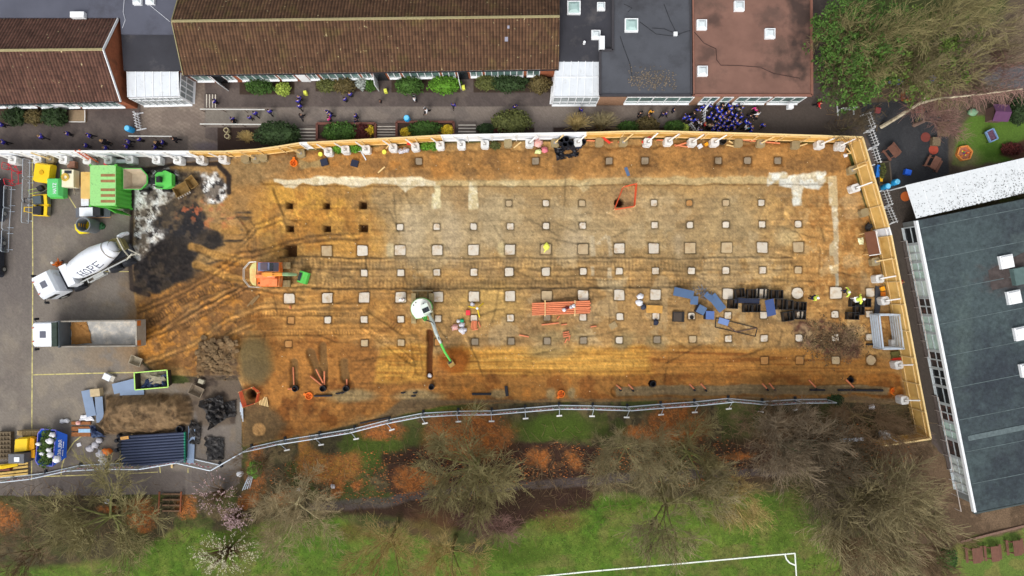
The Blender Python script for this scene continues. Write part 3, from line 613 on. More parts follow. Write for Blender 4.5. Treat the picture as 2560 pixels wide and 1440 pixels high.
# painted lines on the yard and the pitch
def line(pts, w, m, name='painted_line', dz=.006):
    b = MB()
    for (a, c) in zip(pts[:-1], pts[1:]):
        n = max(1, int(math.hypot(c[0] - a[0], c[1] - a[1]) / 12))
        for i in range(n):
            p = (a[0] + (c[0] - a[0]) * i / n, a[1] + (c[1] - a[1]) * i / n); q = (a[0] + (c[0] - a[0]) * (i + 1) / n, a[1] + (c[1] - a[1]) * (i + 1) / n)
            A = G(*p, dz); B = G(*q, dz); d = (B - A).normalized(); t = Vector((-d.y, d.x, 0)) * w / 2
            b.quad(A + t, A - t, B - t, B + t)
    return b.build(name, m, kind='structure')
ML = mat('worn_line_paint', (196, 184, 120), .8, .3, 3, dirt=(120, 110, 95), dirt_amt=.45, dirt_scale=2); MW = mat('pitch_line_paint', (226, 232, 222), .8, .1, 3)
line([(81, 400), (82, 700), (80, 1000), (79, 1200)], .11, ML); line([(81, 937), (240, 933), (335, 931)], .11, ML); line([(232, 679), (322, 679)], .07, ML)
line([(206, 1088), (185, 1105), (168, 1130), (156, 1160), (152, 1192)], .11, ML); line([(108, 1191), (240, 1187)], .1, ML); line([(79, 433), (90, 431)], .08, ML); line([(168, 485), (190, 520), (215, 540)], .1, ML)
line([(399, 1165), (401, 1182)], .09, ML); line([(470, 1170), (470, 1182)], .09, ML); line([(320, 1184), (395, 1180)], .07, ML)
line([(1300, 1446), (1480, 1428), (1700, 1409), (1988, 1383)], .13, MW, 'pitch_line', .03); line([(1987, 1383), (1992, 1460)], .13, MW, 'pitch_line', .03)
line([(1962, 1386), (1966, 1398), (1974, 1407), (1988, 1413)], .14, MW, 'pitch_line', .03)
# ---------------------------------------------------------------- buildings
def tile_mat(name, c, moss, moss_x0=None, moss_amt=.35, per=.30):
    m = bpy.data.materials.new(name); m.use_nodes = True; nt = m.node_tree; N = nt.nodes; L = nt.links; b = N['Principled BSDF']
    b.inputs['Roughness'].default_value = .85; b.inputs['Specular IOR Level'].default_value = .2
    tc = N.new('ShaderNodeTexCoord'); sx = N.new('ShaderNodeSeparateXYZ'); L.new(tc.outputs['Object'], sx.inputs[0])
    def math_(op, a, v=None, v2=None):
        n = N.new('ShaderNodeMath'); n.operation = op
        for i, q in enumerate((a, v, v2)):
            if q is None: continue
            if isinstance(q, (int, float)): n.inputs[i].default_value = q
            else: L.new(q, n.inputs[i])
        return n.outputs[0]
    def nz(scale, det=5, ro=.65):
        n = N.new('ShaderNodeTexNoise'); n.inputs['Scale'].default_value = scale; n.inputs['Detail'].default_value = det; n.inputs['Roughness'].default_value = ro
        L.new(tc.outputs['Object'], n.inputs['Vector']); return n.outputs['Fac']
    def rng(v, a, b_, c_, d_):
        n = N.new('ShaderNodeMapRange'); n.inputs[1].default_value = a; n.inputs[2].default_value = b_; n.inputs[3].default_value = c_; n.inputs[4].default_value = d_; L.new(v, n.inputs[0]); return n.outputs[0]
    wv = math_('SINE', math_('MULTIPLY', sx.outputs[0], 2 * math.pi / per))
    wy = math_('SINE', math_('MULTIPLY', sx.outputs[1], 2 * math.pi / .34))
    groove = rng(wv, -1, .3, .45, 1.08); course = rng(wy, -1, -.5, .82, 1.0)
    vor = N.new('ShaderNodeTexWhiteNoise'); vor.noise_dimensions = '2D'
    cell = N.new('ShaderNodeCombineXYZ'); L.new(math_('FLOOR', math_('DIVIDE', sx.outputs[0], per)), cell.inputs[0]); L.new(math_('FLOOR', math_('DIVIDE', sx.outputs[1], .34)), cell.inputs[1]); L.new(cell.outputs[0], vor.inputs['Vector'])
    tv = rng(vor.outputs['Value'], 0, 1, .78, 1.24)
    mx = N.new('ShaderNodeMix'); mx.data_type = 'RGBA'; mx.inputs[6].default_value = (*lin(c), 1); mx.inputs[7].default_value = (*lin(moss), 1)
    L.new(rng(nz(.55), .62 - moss_amt * .3, .78 - moss_amt * .2, 0, .85), mx.inputs[0])
    m2 = N.new('ShaderNodeMix'); m2.data_type = 'RGBA'; m2.inputs[7].default_value = (*lin((186, 170, 130)), 1); L.new(mx.outputs[2], m2.inputs[6]); L.new(rng(nz(3.2, 3, .5), .68, .74, 0, .75), m2.inputs[0])
    f = math_('MULTIPLY', math_('MULTIPLY', groove, course), math_('MULTIPLY', tv, rng(nz(1.1), .3, .7, .75, 1.25)))
    v = N.new('ShaderNodeVectorMath'); v.operation = 'SCALE'; L.new(m2.outputs[2], v.inputs[0]); L.new(f, v.inputs['Scale']); L.new(v.outputs[0], b.inputs['Base Color'])
    bp = N.new('ShaderNodeBump'); bp.inputs['Strength'].default_value = .6; bp.inputs['Distance'].default_value = .06; L.new(wv, bp.inputs['Height']); L.new(bp.outputs[0], b.inputs['Normal'])
    return m
TILE_A = tile_mat('brown_tiles', (92, 64, 54), (82, 72, 50), moss_amt=.05); TILE_B = tile_mat('mossy_tiles', (92, 67, 50), (86, 74, 42), moss_amt=.3)
BRICK = mat('orange_brick', (158, 92, 62), .85, .22, 6, bump=.2, dirt=(110, 70, 50), dirt_amt=.4, dirt_scale=1.5); BRICK2 = mat('buff_brick', (146, 112, 88), .85, .2, 6, bump=.2)
WFR = mat('white_frame', (232, 234, 236), .4, .04, 2, rnd=.02); GLASS = mat('green_glass', (92, 116, 112), .12, .35, .9, spec=.6); GDARK = mat('dark_glass', (34, 40, 44), .12, .4, .8, spec=.6)
FLATD = mat('dark_felt', (56, 56, 62), .75, .16, .5, bump=.1, dirt=(92, 88, 88), dirt_amt=.3, dirt_scale=.35); FLATG = mat('grey_felt', (84, 86, 98), .8, .12, .4, bump=.1, dirt=(64, 64, 72), dirt_amt=.35, dirt_scale=.3)
FLAT2 = mat('slate_felt', (74, 76, 82), .75, .12, .5, bump=.1, dirt=(56, 56, 60), dirt_amt=.4, dirt_scale=.3); FLATR = mat('red_felt', (124, 92, 80), .85, .16, .5, bump=.12, dirt=(84, 68, 60), dirt_amt=.4, dirt_scale=.2, stains=((4.8, .6, 2.0, 6.0, (48, 41, 39), .8), (-3.6, .6, 1.3, .9, (62, 50, 46), .7), (2.8, -4.0, 3.2, 1.0, (60, 50, 46), .7), (-4.0, -2.6, 1.2, .9, (64, 52, 48), .6), (2.0, 1.0, 2.2, 1.2, (80, 64, 58), .6)))
POLYC = mat('milky_sheet', (210, 215, 220), .35, .06, 1.2, dirt=(170, 170, 165), dirt_amt=.2, dirt_scale=2.5); SKYL = mat('skylight_dome', (205, 214, 216), .2, .1, 3, spec=.5); SKYG = mat('skylight_green', (160, 186, 182), .2, .1, 3, spec=.5)
LEADG = mat('ridge_mortar', (150, 140, 104), .9, .25, 2, dirt=(96, 90, 60), dirt_amt=.4, dirt_scale=2); TRIM = mat('roof_edge_trim', (128, 88, 74), .8, .12, 2)
def V2(p): return Vector((p.x, p.y, 0))
def window(parent, A, B, z0, z1, n, nrm, frame=WFR, glass=GLASS, transom=None, w=.07, name='window'):
    A = V2(A); B = V2(B); nrm = Vector(nrm); d = (B - A).normalized(); L_ = (B - A).length; o = nrm * .05
    f = MB(); up = Vector((0, 0, 1))
    f.bar(A + up * (z0 + w / 2) + o, B + up * (z0 + w / 2) + o, w * 2, w); f.bar(A + up * (z1 - w / 2) + o, B + up * (z1 - w / 2) + o, w * 1.5, w)
    for i in range(n + 1):
        q = A + d * (w / 2 + (L_ - w) * i / n) + o * 1.05; f.bar(q + up * (z0 + w), q + up * (z1 - w), w, w * 1.4)
    if transom: f.bar(A + d * w + up * transom + o * .9, B - d * w + up * transom + o * .9, w, w * .8)
    f.bar(A + up * (z0 - .03) + nrm * .12, B + up * (z0 - .03) + nrm * .12, .2, .05)
    wd = f.build(name, frame, parent)
    g = MB(); a = A + nrm * .03; b = B + nrm * .03
    g.plate([a + up * z0, b + up * z0, b + up * z1, a + up * z1], .02); g.build('pane', glass, wd)
    return wd
def gabled(name, label, fl, fr, rl, rr, bl, br, tile, he, hr, inset=.28, side='R'):
    t = thing(name, label, 'building', V2((fl + br) / 2))
    sl = MB().plate([fl, fr, rr, rl], .12); sl.build('roof', tile, t).name; MB().plate([rl, rr, br, bl], .12).build('roof', tile, t)
    rd = MB(); rd.tube([rl + Vector((0, 0, .02)), rr + Vector((0, 0, .02))], .13, 6); rd.build('ridge', LEADG, t)
    return t
UP = Vector((0, 0, 1))
# west gabled wing
he, hr = 3.0, 5.1
fl, fr, rl, rr, bl, br = P(-100, 263, he), P(301, 253, he), P(-100, 127, hr), P(257, 123.5, hr), P(-100, 44, he), P(296, 43, he)
A_ = gabled('school_wing', 'brown tiled gabled school wing with orange brick gable wall at the left edge', fl, fr, rl, rr, bl, br, TILE_A, he, hr)
gxw = fr.x - .25; b = MB()
yb, yf_, ym = br.y - .3, P(320, 271, 0).y, rr.y
w0 = [(fl.x + .6, yf_), (gxw, yf_), (gxw, yb), (fl.x + .6, yb)]
b.prism(w0, -.1, he - .15)
b.add([(gxw, yf_, he - .16), (gxw, yb, he - .16), (gxw, ym, hr - .3), (gxw - .3, yf_, he - .16), (gxw - .3, yb, he - .16), (gxw - .3, ym, hr - .3)], [(0, 1, 2), (5, 4, 3), (0, 2, 5, 3), (2, 1, 4, 5)])
b.build('wall', BRICK, A_)
b = MB(); b.bar(fr + Vector((.03, -.05, -.02)), rr + Vector((.03, 0, -.02)), .07, .22); b.bar(rr + Vector((.03, 0, -.02)), br + Vector((.03, 0, -.02)), .07, .22); b.build('bargeboard', WFR, A_)
b = MB(); b.bar(fl + Vector((0, -.04, -.1)), fr + Vector((0, -.04, -.1)), .1, .1); b.build('gutter', mat('black_plastic', (38, 38, 42), .5, .1), A_)
for x0, x1, n in ((-80, -8, 3), (2, 32, 2), (36, 108, 4), (118, 160, 2), (186, 214, 2), (220, 325, 6)):
    window(A_, P(x0, 272, 0), P(x1, 271, 0), .75, 2.25, n, (0, -1, 0))
d = MB(); q0 = P(160, 271.5, 0); q1 = P(184, 271.5, 0); d.box(((q0.x + q1.x) / 2, q0.y - .03, 1.05), (q1.x - q0.x, .08, 2.1)); d.build('door', WFR, A_)
# long gabled block
fl, fr, rl, rr, bl, br = P(459, 188, he), P(1397, 173, he), P(430, 53, hr), P(1399, 41, hr), P(455, -36, he), P(1398, -50, he)
B_ = gabled('school_block', 'long mossy brown tiled school block with white windows and open doors below', fl, fr, rl, rr, bl, br, TILE_B, he, hr)
slope = (fr.y - fl.y) / (fr.x - fl.x)
def bw(px): return Vector(((px - 1280) / S, fl.y + .3 + ((px - 1280) / S - fl.x) * slope, 0))
b = MB(); L0 = bw(508); L1 = bw(1384); b.prism([(L0.x, L0.y), (L1.x, L1.y), (L1.x, L1.y + 8.0), (L0.x, L0.y + 8.0)], -.1, he - .16)
b.add([(L0.x, L0.y, he - .2), (L0.x, L0.y + 8, he - .2), (L0.x, L0.y + 4, hr - .3), (L1.x, L1.y, he - .2), (L1.x, L1.y + 8, he - .2), (L1.x, L1.y + 4, hr - .3)], [(0, 2, 1), (3, 4, 5), (0, 3, 5, 2), (1, 2, 5, 4)])
b.build('wall', BRICK, B_)
b = MB(); b.bar(fl + Vector((-.03, 0, -.02)), rl + Vector((-.03, 0, -.02)), .07, .2); b.bar(rl + Vector((-.03, 0, -.02)), bl + Vector((-.03, 0, -.02)), .07, .2); b.build('bargeboard', LEADG, B_)
b = MB(); b.bar(fl + Vector((0, -.04, -.1)), fr + Vector((0, -.04, -.1)), .1, .1); b.build('gutter', mat('black_plastic', (38, 38, 42)), B_)
for x0, x1, n in ((503, 545, 2), (578, 602, 2), (614, 706, 5), (712, 750, 2), (782, 806, 2), (814, 908, 5), (914, 938, 2), (978, 1008, 2), (1014, 1104, 5), (1110, 1142, 2), (1178, 1208, 2), (1214, 1308, 6), (1316, 1348, 2)):
    window(B_, bw(x0), bw(x1), .7, 2.3, n, (0, -1, 0))
for x0, x1, m in ((548, 574, GDARK), (755, 778, WFR), (944, 972, GDARK), (1148, 1172, GDARK)):
    d = MB(); q0 = bw(x0); q1 = bw(x1); d.box(((q0.x + q1.x) / 2, q0.y - .04, 1.05), (q1.x - q0.x, .06, 2.1)); d.build('doorway' if m is GDARK else 'door', m, B_)
for x0, dx, dy in ((551, .85, -.75), (944, .15, -1.05), (1148, .2, -1.0)):
    q = bw(x0); d = MB(); d.bar(q + Vector((0, -.1, 1.05)), q + Vector((dx, dy - .1, 1.05)), .06, 2.0); d.build('door', WFR, B_)
b = MB(); b.box(tuple(P(1266, 98, 4.35)), (.3, .4, .06)); b.box(tuple(P(1271, 67, 4.75)), (.2, .3, .06)); b.build('roof_patch', mat('grey_patch', (150, 150, 165)), B_)
# flat link between them
def flat(name, label, poly, z, roofm, wallm, up=None, th=.25):
    c = sum((V2(P(x, y, z)) for x, y in poly), Vector()) / len(poly); t = thing(name, label, 'building', c)
    pts = [(p.x, p.y) for p in (P(x, y, z) for x, y in poly)]
    MB().prism(pts, z - th, z).build('roof', roofm, t)
    ins = [((p[0] - c.x) * .985 + c.x, (p[1] - c.y) * .985 + c.y) for p in pts]
    MB().prism(ins, -.1, z - th - .01).build('wall', wallm, t)
    if up: MB().ring(pts, z - .02, z + .12, .22).build('parapet', up, t)
    return t
K = flat('flat_roof_link', 'low dark flat roofed link with a glazed porch between the two tiled wings', [(303, 86), (462, 86), (470, 176), (309, 176)], 2.95, FLATD, BRICK)
K2 = flat('flat_roof_hall', 'grey flat roof behind the left tiled wing with white skylights at the top edge', [(-110, -110), (449, -110), (449, 85), (303, 85), (300, 44), (-110, 44)], 3.2, FLATG, BRICK)
def skylight(parent, px, py, z, sz, m=SKYL, h=.28):
    c = P(px, py, z + h); b = MB(); b.box((c.x, c.y, z + h / 2), (sz, sz, h)); k = b.build('skylight', WFR, parent)
    d = MB(); s1 = sz * .42; s2 = sz * .22; d.prism([(c.x - s1, c.y - s1), (c.x + s1, c.y - s1), (c.x + s1, c.y + s1), (c.x - s1, c.y + s1)], z + h, z + h + .16, [(c.x - s2, c.y - s2), (c.x + s2, c.y - s2), (c.x + s2, c.y + s2), (c.x - s2, c.y + s2)]); d.build('dome', m, k)
for x, y in ((342, 0), (374, -1)): skylight(K2, x, y, 3.2, .8)
c = P(192, 36, 3.6); b = MB(); b.box((c.x, c.y, 3.4), (1.3, .55, .4)); b.build('roof_vent', WFR, K2)
b = MB(); b.tube([P(312, -20, 3.23), P(308, 30, 3.23), P(313, 50, 3.23), P(306, 70, 3.23)], .035, 4); b.tube([P(376, 14, 3.23), P(425, 54, 3.23)], .03, 4); b.build('cable', mat('white_cable', (190, 192, 200)), K2)
# glazed porch
po = thing('glazed_porch', 'white glazed lean-to porch with translucent roof beside the brick gable', 'porch', P(395, 225, 0))
z1, z2 = 2.8, 2.5
q = [P(318, 179, z1), P(446, 179, z1), P(447, 240, z2), P(320, 243, z2)]; MB().plate(q, .05).build('roof_sheet', POLYC, po)
b = MB()
for i in range(7):
    t = i / 6; a = q[0].lerp(q[1], t) + UP * .03; e = q[3].lerp(q[2], t) + UP * .03; b.bar(a, e, .06, .06)
b.build('glazing_bar', WFR, po)
window(po, V2(q[3]), V2(q[2]), .06, 2.4, 7, (0, -1, 0), transom=1.5, name='glazed_front', glass=mat('pale_glass', (150, 158, 160), .15, .25, 1, spec=.5)); window(po, V2(q[2]), V2(q[1]), .06, 2.5, 4, (1, 0, 0), transom=1.4, name='glazed_side', glass=mat('pale_glass', (150, 158, 160)))
# flat roofs to the right
D1 = flat('flat_roof_block', 'dark flat roofed block beside the long tiled roof with a white canopy below', [(1400, -110), (1530, -110), (1530, 124), (1497, 124), (1497, 154), (1398, 154)], 3.0, FLATD, BRICK2)
for x, y, s, m in ((1435, 18, 1.25, SKYG), (1503, 15, .75, SKYL), (1490, 86, .85, SKYL)): skylight(D1, x, y, 3.0, s, m)
b = MB(); c = P(1505, 106, 3.6); b.box((c.x, c.y, 3.35), (.5, 1.2, .6)); b.build('roof_vent', WFR, D1)
b = MB(); c = P(1461, 106, 3.3); b.cyl((c.x, c.y, 3.0), (c.x, c.y, 3.4), .12); b.build('vent_pipe', WFR, D1)
D2 = flat('flat_roof_building', 'dark grey flat roofed classroom with white ribbon windows and a puddle of leaves', [(1532, -110), (1726, -110), (1729, 239), (1500, 239), (1500, 126), (1532, 126)], 3.3, FLAT2, BRICK2, mat('felt_edge', (62, 60, 64)))
skylight(D2, 1579, 62, 3.3, 1.25, SKYG)
b = MB()
rr_ = random.Random(3)
for i in range(420):
    x = rr_.gauss(1620, 42); y = rr_.gauss(200, 16)
    if 1570 < x < 1690 and 160 < y < 226:
        c = P(x, y, 3.32); a = rr_.random() * 6; s_ = .065; b.plate([c + Vector((math.cos(a + k) * s_, math.sin(a + k) * s_, .02 + .03 * rr_.random())) for k in (0, 1.57, 3.14, 4.71)], .01)
b.build('fallen_leaves', mat('roof_leaves', (112, 100, 86), .9, .3, 5, island=.4), D2)['kind'] = 'stuff'
b = MB()
for pts in ([(1550, 90), (1560, 120), (1575, 160), (1580, 190)], [(1600, 55), (1640, 85), (1680, 90), (1726, 76)], [(1660, 10), (1675, 50), (1690, 80)], [(1560, 10), (1580, 20), (1570, 30)], [(1630, 70), (1660, 72), (1700, 88)]):
    b.tube([P(x, y, 3.34) for x, y in pts], .02, 4)
b.build('cable', mat('black_cable', (28, 28, 30)), D2)
b = MB(); c = P(1689, 84, 3.5); b.box((c.x, c.y, 3.42), (.35, .35, .22)); b.build('junction_box', WFR, D2)
D3 = flat('flat_roof_classroom', 'reddish brown flat roofed classroom with four white skylights and dark stains', [(1730, -110), (2027, -110), (2029, 239), (1733, 239)], 3.3, FLATR, BRICK2, TRIM)
for x, y in ((1849, 14), (1755, 61), (1926, 83), (1757, 177)): skylight(D3, x, y, 3.3, .95)
b = MB()
for pts in ([(1736, 80), (1760, 108), (1790, 122), (1792, 150), (1802, 163), (1850, 164), (1900, 168), (1935, 184), (2000, 196)],): b.tube([P(x, y, 3.32) for x, y in pts], .035, 4)
b.build('crack_seal', mat('bitumen_seal', (66, 46, 42)), D3)
for (t, segs) in ((D2, ((1555, 1716, 5),)), (D3, ((1738, 1776, 2), (1786, 1810, 1), (1822, 1902, 3), (1908, 1984, 3)))):
    for x0, x1, n in segs:
        a = P(x0, 264, 0); e = P(x1, 264, 0); yy = P(1700, 239, 3.3).y + .1; a.y = e.y = yy
        window(t, a, e, .8 if x0 < 1780 or x0 > 1815 else .5, 2.75, n, (0, -1, 0), transom=1.3)
q = P(1742, 268, 0); d = MB(); yy = P(1700, 239, 3.3).y
f = [(q.x - .1, yy - .1), (q.x - .5, yy - .95)]
d.bar((f[0][0] + .9, yy - .12, 1.9), (f[1][0] + .8, yy - .8, 1.9), .07, .08); d.bar((f[0][0] + .9, yy - .12, .9), (f[1][0] + .8, yy - .8, .9), .07, .08); d.bar((f[0][0] + .9, yy - .12, .9), (f[0][0] + .9, yy - .12, 1.9), .08, .07); d.bar((f[1][0] + .8, yy - .8, .9), (f[1][0] + .8, yy - .8, 1.9), .08, .07); d.build('open_window', WFR, D3)
b = MB(); c = P(1975, 262, 2.0); b.box((c.x, c.y - .2, 2.0), (.5, .4, .5)); b.build('wall_unit', WFR, D3)
cp = thing('glazed_canopy', 'white translucent roofed porch against the dark flat roof', 'porch', P(1440, 210, 0))
q = [P(1392, 153, 2.95), P(1500, 153, 2.95), P(1500, 240, 2.6), P(1384, 240, 2.6)]; MB().plate(q, .05).build('roof_sheet', POLYC, cp)
b = MB()
for i in range(7): b.bar(q[0].lerp(q[1], i / 6) + UP * .03, q[3].lerp(q[2], i / 6) + UP * .03, .05, .06)
b.bar(q[0].lerp(q[3], .45) + UP * .03, q[1].lerp(q[2], .45) + UP * .03, .05, .05); b.build('glazing_bar', WFR, cp)
window(cp, V2(q[3]), V2(q[2]), .05, 2.5, 6, (0, -1, 0), transom=.9, name='glazed_front', glass=mat('pale_glass', (150, 158, 160))); window(cp, V2(q[0]), V2(q[3]), .05, 2.5, 3, (-1, 0, 0), transom=.9, name='glazed_side', glass=mat('pale_glass', (150, 158, 160)))
# big building at the right
zE = 2.9; N0 = P(2290, 552, zE); S0 = P(2436, 1281, zE); u = (S0 - N0).normalized(); v = Vector((-u.y, u.x, 0))
if v.x < 0: v = -v
E_ = thing('classroom_building', 'large dark green-grey flat roofed building along the right edge with white fascia', 'building', V2((N0 + S0) / 2))
GREENR = mat('green_grey_felt', (66, 78, 80), .85, .3, 3.0, bump=.4, bscale=9, dirt=(50, 56, 62), dirt_amt=.55, dirt_scale=.18, stains=((6.3, 8.3, 3.5, 1.6, (72, 62, 60), .7), (5, -1.5, 5, 6, (44, 50, 58), .7), (6, -11, 4, 3, (42, 48, 55), .7), (9, 11, 3, 3, (80, 92, 90), .5), (1.6, 2.5, 1.2, 7, (82, 96, 92), .45)))
LE = (S0 - N0).length
MB().prism([(N0.x, N0.y), (S0.x, S0.y), ((S0 + v * 22).x, (S0 + v * 22).y), ((N0 + v * 22).x, (N0 + v * 22).y)], zE - .2, zE).build('roof', GREENR, E_)
b = MB(); o_ = -v * .12; b.bar(N0 + v * .06 - UP * .12, S0 + v * .06 - UP * .12, .22, .34); b.build('fascia', mat('white_fascia', (232, 236, 240), .5, .05), E_)
b = MB(); b.bar(S0 + v * 0 + u * .1 - UP * .12, S0 + v * 22 + u * .1 - UP * .12, .14, .3); b.build('roof_edge', mat('grey_edge', (70, 80, 80)), E_)
wI = v * .6
b = MB(); A0 = N0 + wI; A1 = S0 + wI - u * .4; b.prism([(A0.x, A0.y), (A1.x, A1.y), ((A1 + v * 20).x, (A1 + v * 20).y), ((A0 + v * 20).x, (A0 + v * 20).y)], -.1, zE - .22); b.build('wall', mat('grey_panel_wall', (120, 124, 124)), E_)
BLIND = [mat('pale_blind', (216, 232, 228), .5, .1, 2), mat('green_blind', (196, 222, 214), .5, .15, 2), mat('striped_blind', (196, 206, 204), .5, .3, 4), GDARK, mat('room_behind_glass', (70, 62, 60), .2, .6, 1.5, dirt=(120, 60, 50), dirt_amt=.3, dirt_scale=1.5)]
LGF = mat('grey_metal_frame', (200, 208, 212), .5, .08)
seq = [3, 0, 1, 0, 4, 1, 1, 4, 3, 3, 4, 1, 4, 2, 2, 1]
n = 15; bl_ = LE - 1.6
for i in range(n):
    a = N0 + u * (.5 + bl_ * i / n) + wI; e = N0 + u * (.5 + bl_ * (i + 1) / n - .06) + wI
    window(E_, a, e, .05, 2.55, 2 if i % 3 else 1, -v, frame=LGF, glass=BLIND[seq[i]], transom=1.1, w=.09)
dk = MB(); a = N0 + wI - v * .12 + u * 1.5; e = S0 + wI - v * .12 - u * 5
for s0, s1 in ((1.8, 13.6), (17.5, 25)):
    a = V2(N0 + wI + u * s0); e = V2(N0 + wI + u * s1); dk.prism([(p.x, p.y) for p in (a - v * .12, e - v * .12, e - v * .45, a - v * .45)], 0, .14)
dk.build('deck_step', mat('slatted_deck', (92, 82, 78), .8, .2, 6), E_)
b = MB()
for s0, s1 in ((1.8, 13.6), (17.5, 25), (26, 29)):
    a = V2(N0 + wI + u * s0) - v * .5; e = V2(N0 + wI + u * s1) - v * .5; b.bar(a + UP * .9, e + UP * .9, .05, .05)
    k = int((s1 - s0) / 1.5)
    for i in range(k + 1): q = a.lerp(e, i / k); b.bar(q, q + UP * .9, .04, .04)
b.build('handrail', mat('pale_rail', (206, 196, 190)), E_)
for px, py in ((2518, 654), (2537, 743), (2555, 834), (2570, 925)):
    c = P(px, py, zE + .3); b = MB(); M_ = Matrix((u, v, Vector((0, 0, 1)))).transposed(); b.box((c.x, c.y, zE + .15), (1.25, 1.25, .3), M=M_); k = b.build('skylight', WFR, E_)
    d = MB(); d.box((c.x, c.y, zE + .36), (1.0, 1.0, .12), M=M_); d.build('dome', mat('bright_dome', (236, 238, 238), .3, .05), k)
b = MB(); c = P(2552, 690, zE + .4); b.box((c.x, c.y, zE + .25), (1.6, 1.3, .5), M=Matrix((u, v, Vector((0, 0, 1)))).transposed()); b.build('roof_hatch', mat('hatch_green', (84, 104, 102)), E_)
b = MB(); b.crumple([(P(x, y, zE).x, P(x, y, zE).y) for x, y in ((2470, 676), (2560, 630), (2590, 700), (2480, 726))], zE - .02, .03, 3, 12); b.build('moss_patch', mat('brown_moss', (72, 64, 62), .9, .3, 2), E_)
b = MB(); rs_ = random.Random(8)
for i in range(9):
    s0 = .8 + i * 3.1; a = V2(N0 + u * s0 + v * .3); e = V2(N0 + u * (s0 + .05) + v * 21); b.bar(a + UP * (zE + .008), e + UP * (zE + .008), .07, .012)
b.build('felt_lap', mat('felt_lap', (86, 98, 100), .9, .3, 2), E_)
b = MB(); a = P(2420, 1096, zE); e = P(2590, 1062, zE); b.bar(a + UP * .03, e + UP * .03, .5, .03); b.build('roof_seam', mat('grey_seam', (92, 104, 106), .9, .25, 3), E_)
ca = thing('polycarbonate_canopy', 'white corrugated canopy roof speckled with dirt on the north side of the dark building', 'canopy', P(2400, 480, 0))
q = [P(2264, 463, 2.5), P(2700, 362, 2.5), P(2720, 446, 2.8), P(2291, 546, 2.8)]
MB().plate(q, .05).build('roof_sheet', mat('speckled_sheet', (216, 220, 222), .4, .03, 1, dirt=(90, 92, 92), dirt_amt=.22, dirt_scale=4.5), ca)
b = MB()
for i in range(12): b.bar(q[0].lerp(q[1], i / 11) + UP * .02, q[3].lerp(q[2], i / 11) + UP * .02, .05, .03)
b.build('glazing_bar', mat('canopy_rib', (226, 228, 230)), ca)
b = MB()
for i in range(0, 12, 3): p = q[0].lerp(q[1], i / 11); b.cyl((p.x, p.y - .1, 0), (p.x, p.y - .1, 2.46), .06, n=6)
b.build('post', WFR, ca)
b = MB(); rs_ = random.Random(4)
for i in range(620):
    s_ = rs_.random() ** .8; t_ = 1 - rs_.random() ** 2.2 * .75; p = q[0].lerp(q[1], s_ * .68).lerp(q[3].lerp(q[2], s_ * .68), t_) + UP * .02; a = rs_.random() * 6; z_ = rs_.uniform(.03, .075)
    if rs_.random() < .25 + s_ * .9: b.quad(*[p + Vector((math.cos(a + k) * z_, math.sin(a + k) * z_ * .6, .01)) for k in (0, 1.57, 3.14, 4.71)])
b.build('leaf_debris', mat('dark_debris', (70, 68, 62), .9, .3, 4, island=.4), ca)['kind'] = 'stuff'
# ---------------------------------------------------------------- site hoarding
PLY = mat('plywood', (205, 158, 78), .7, .16, .9, dirt=(160, 112, 56), dirt_amt=.5, dirt_scale=1.5, rnd=.2); PLYL = mat('pale_plywood', (214, 176, 104), .7, .12, .9, rnd=.08, dirt=(190, 140, 66), dirt_amt=.35, dirt_scale=.8)
TIM = mat('sawn_timber', (226, 196, 138), .75, .1, 2); HW = mat('white_board', (222, 226, 232), .5, .05, 1, dirt=(190, 194, 200), dirt_amt=.25); HWT = mat('white_timber', (230, 228, 224), .6, .06)
HH = 2.4
def hoard(label, pts, panel, timber, group='site hoarding runs', step=2.44):
    w = [V2(P(x, y, HH)) for x, y in pts]
    t = thing('hoarding', label, 'hoarding', sum(w, Vector()) / len(w), group)
    rail = MB(); cap = MB()
    for a, e in zip(w[:-1], w[1:]):
        d = (e - a).normalized(); nin = Vector((d.y, -d.x, 0)); L_ = (e - a).length; k = max(1, round(L_ / step))
        for i in range(k):
            p = a.lerp(e, i / k); q = a.lerp(e, (i + 1) / k); g = d * .012
            MB().bar(p + g + UP * HH / 2, q - g + UP * HH / 2, .03, HH).build('panel', panel, t)
            MB().bar(p + nin * .07 + d * .06, p + nin * .07 + d * .06 + UP * (HH - .03), .09, .09).build('post', timber, t)
        for z in (.45, 1.9): rail.bar(a + nin * .045 + UP * z, e + nin * .045 + UP * z, .06, .09)
        cap.bar(a + UP * (HH + .02), e + UP * (HH + .02), .16, .04)
    rail.build('rail', timber, t); cap.build('capping', HWT if panel is HW else TIM, t); return t, w
H1, W1 = hoard('white painted hoarding along the yard at the left edge', [(-100, 377), (200, 378), (473, 379)], HW, HWT)
H2, W2 = hoard('golden plywood hoarding curving from the white boards to the domed hedge', [(473, 379), (560, 379), (640, 374), (693, 367), (748, 358)], PLY, TIM)
H3, W3 = hoard('short white gap panel between two golden plywood hoardings', [(748, 358), (768, 357)], HW, HWT)
H4, W4 = hoard('golden plywood hoarding in front of the steps and planted beds', [(768, 357), (900, 350), (1102, 339)], PLY, TIM)
H5, W5 = hoard('white painted hoarding in the middle of the north side above the black pipe rings', [(1102, 339), (1290, 335), (1466, 332)], HW, HWT)
H6, W6 = hoard('golden plywood hoarding below the crowd of children', [(1466, 332), (1560, 329), (1640, 328), (1900, 335), (2156, 343)], PLY, TIM)
H7, W7 = hoard('pale plywood hoarding from the corner down beside the picket fences', [(2156, 343), (2222, 568)], PLYL, TIM)
H8, W8 = hoard('short white gate panel in the east hoarding above the brown skip cover', [(2222, 568), (2228, 588)], HW, HWT)
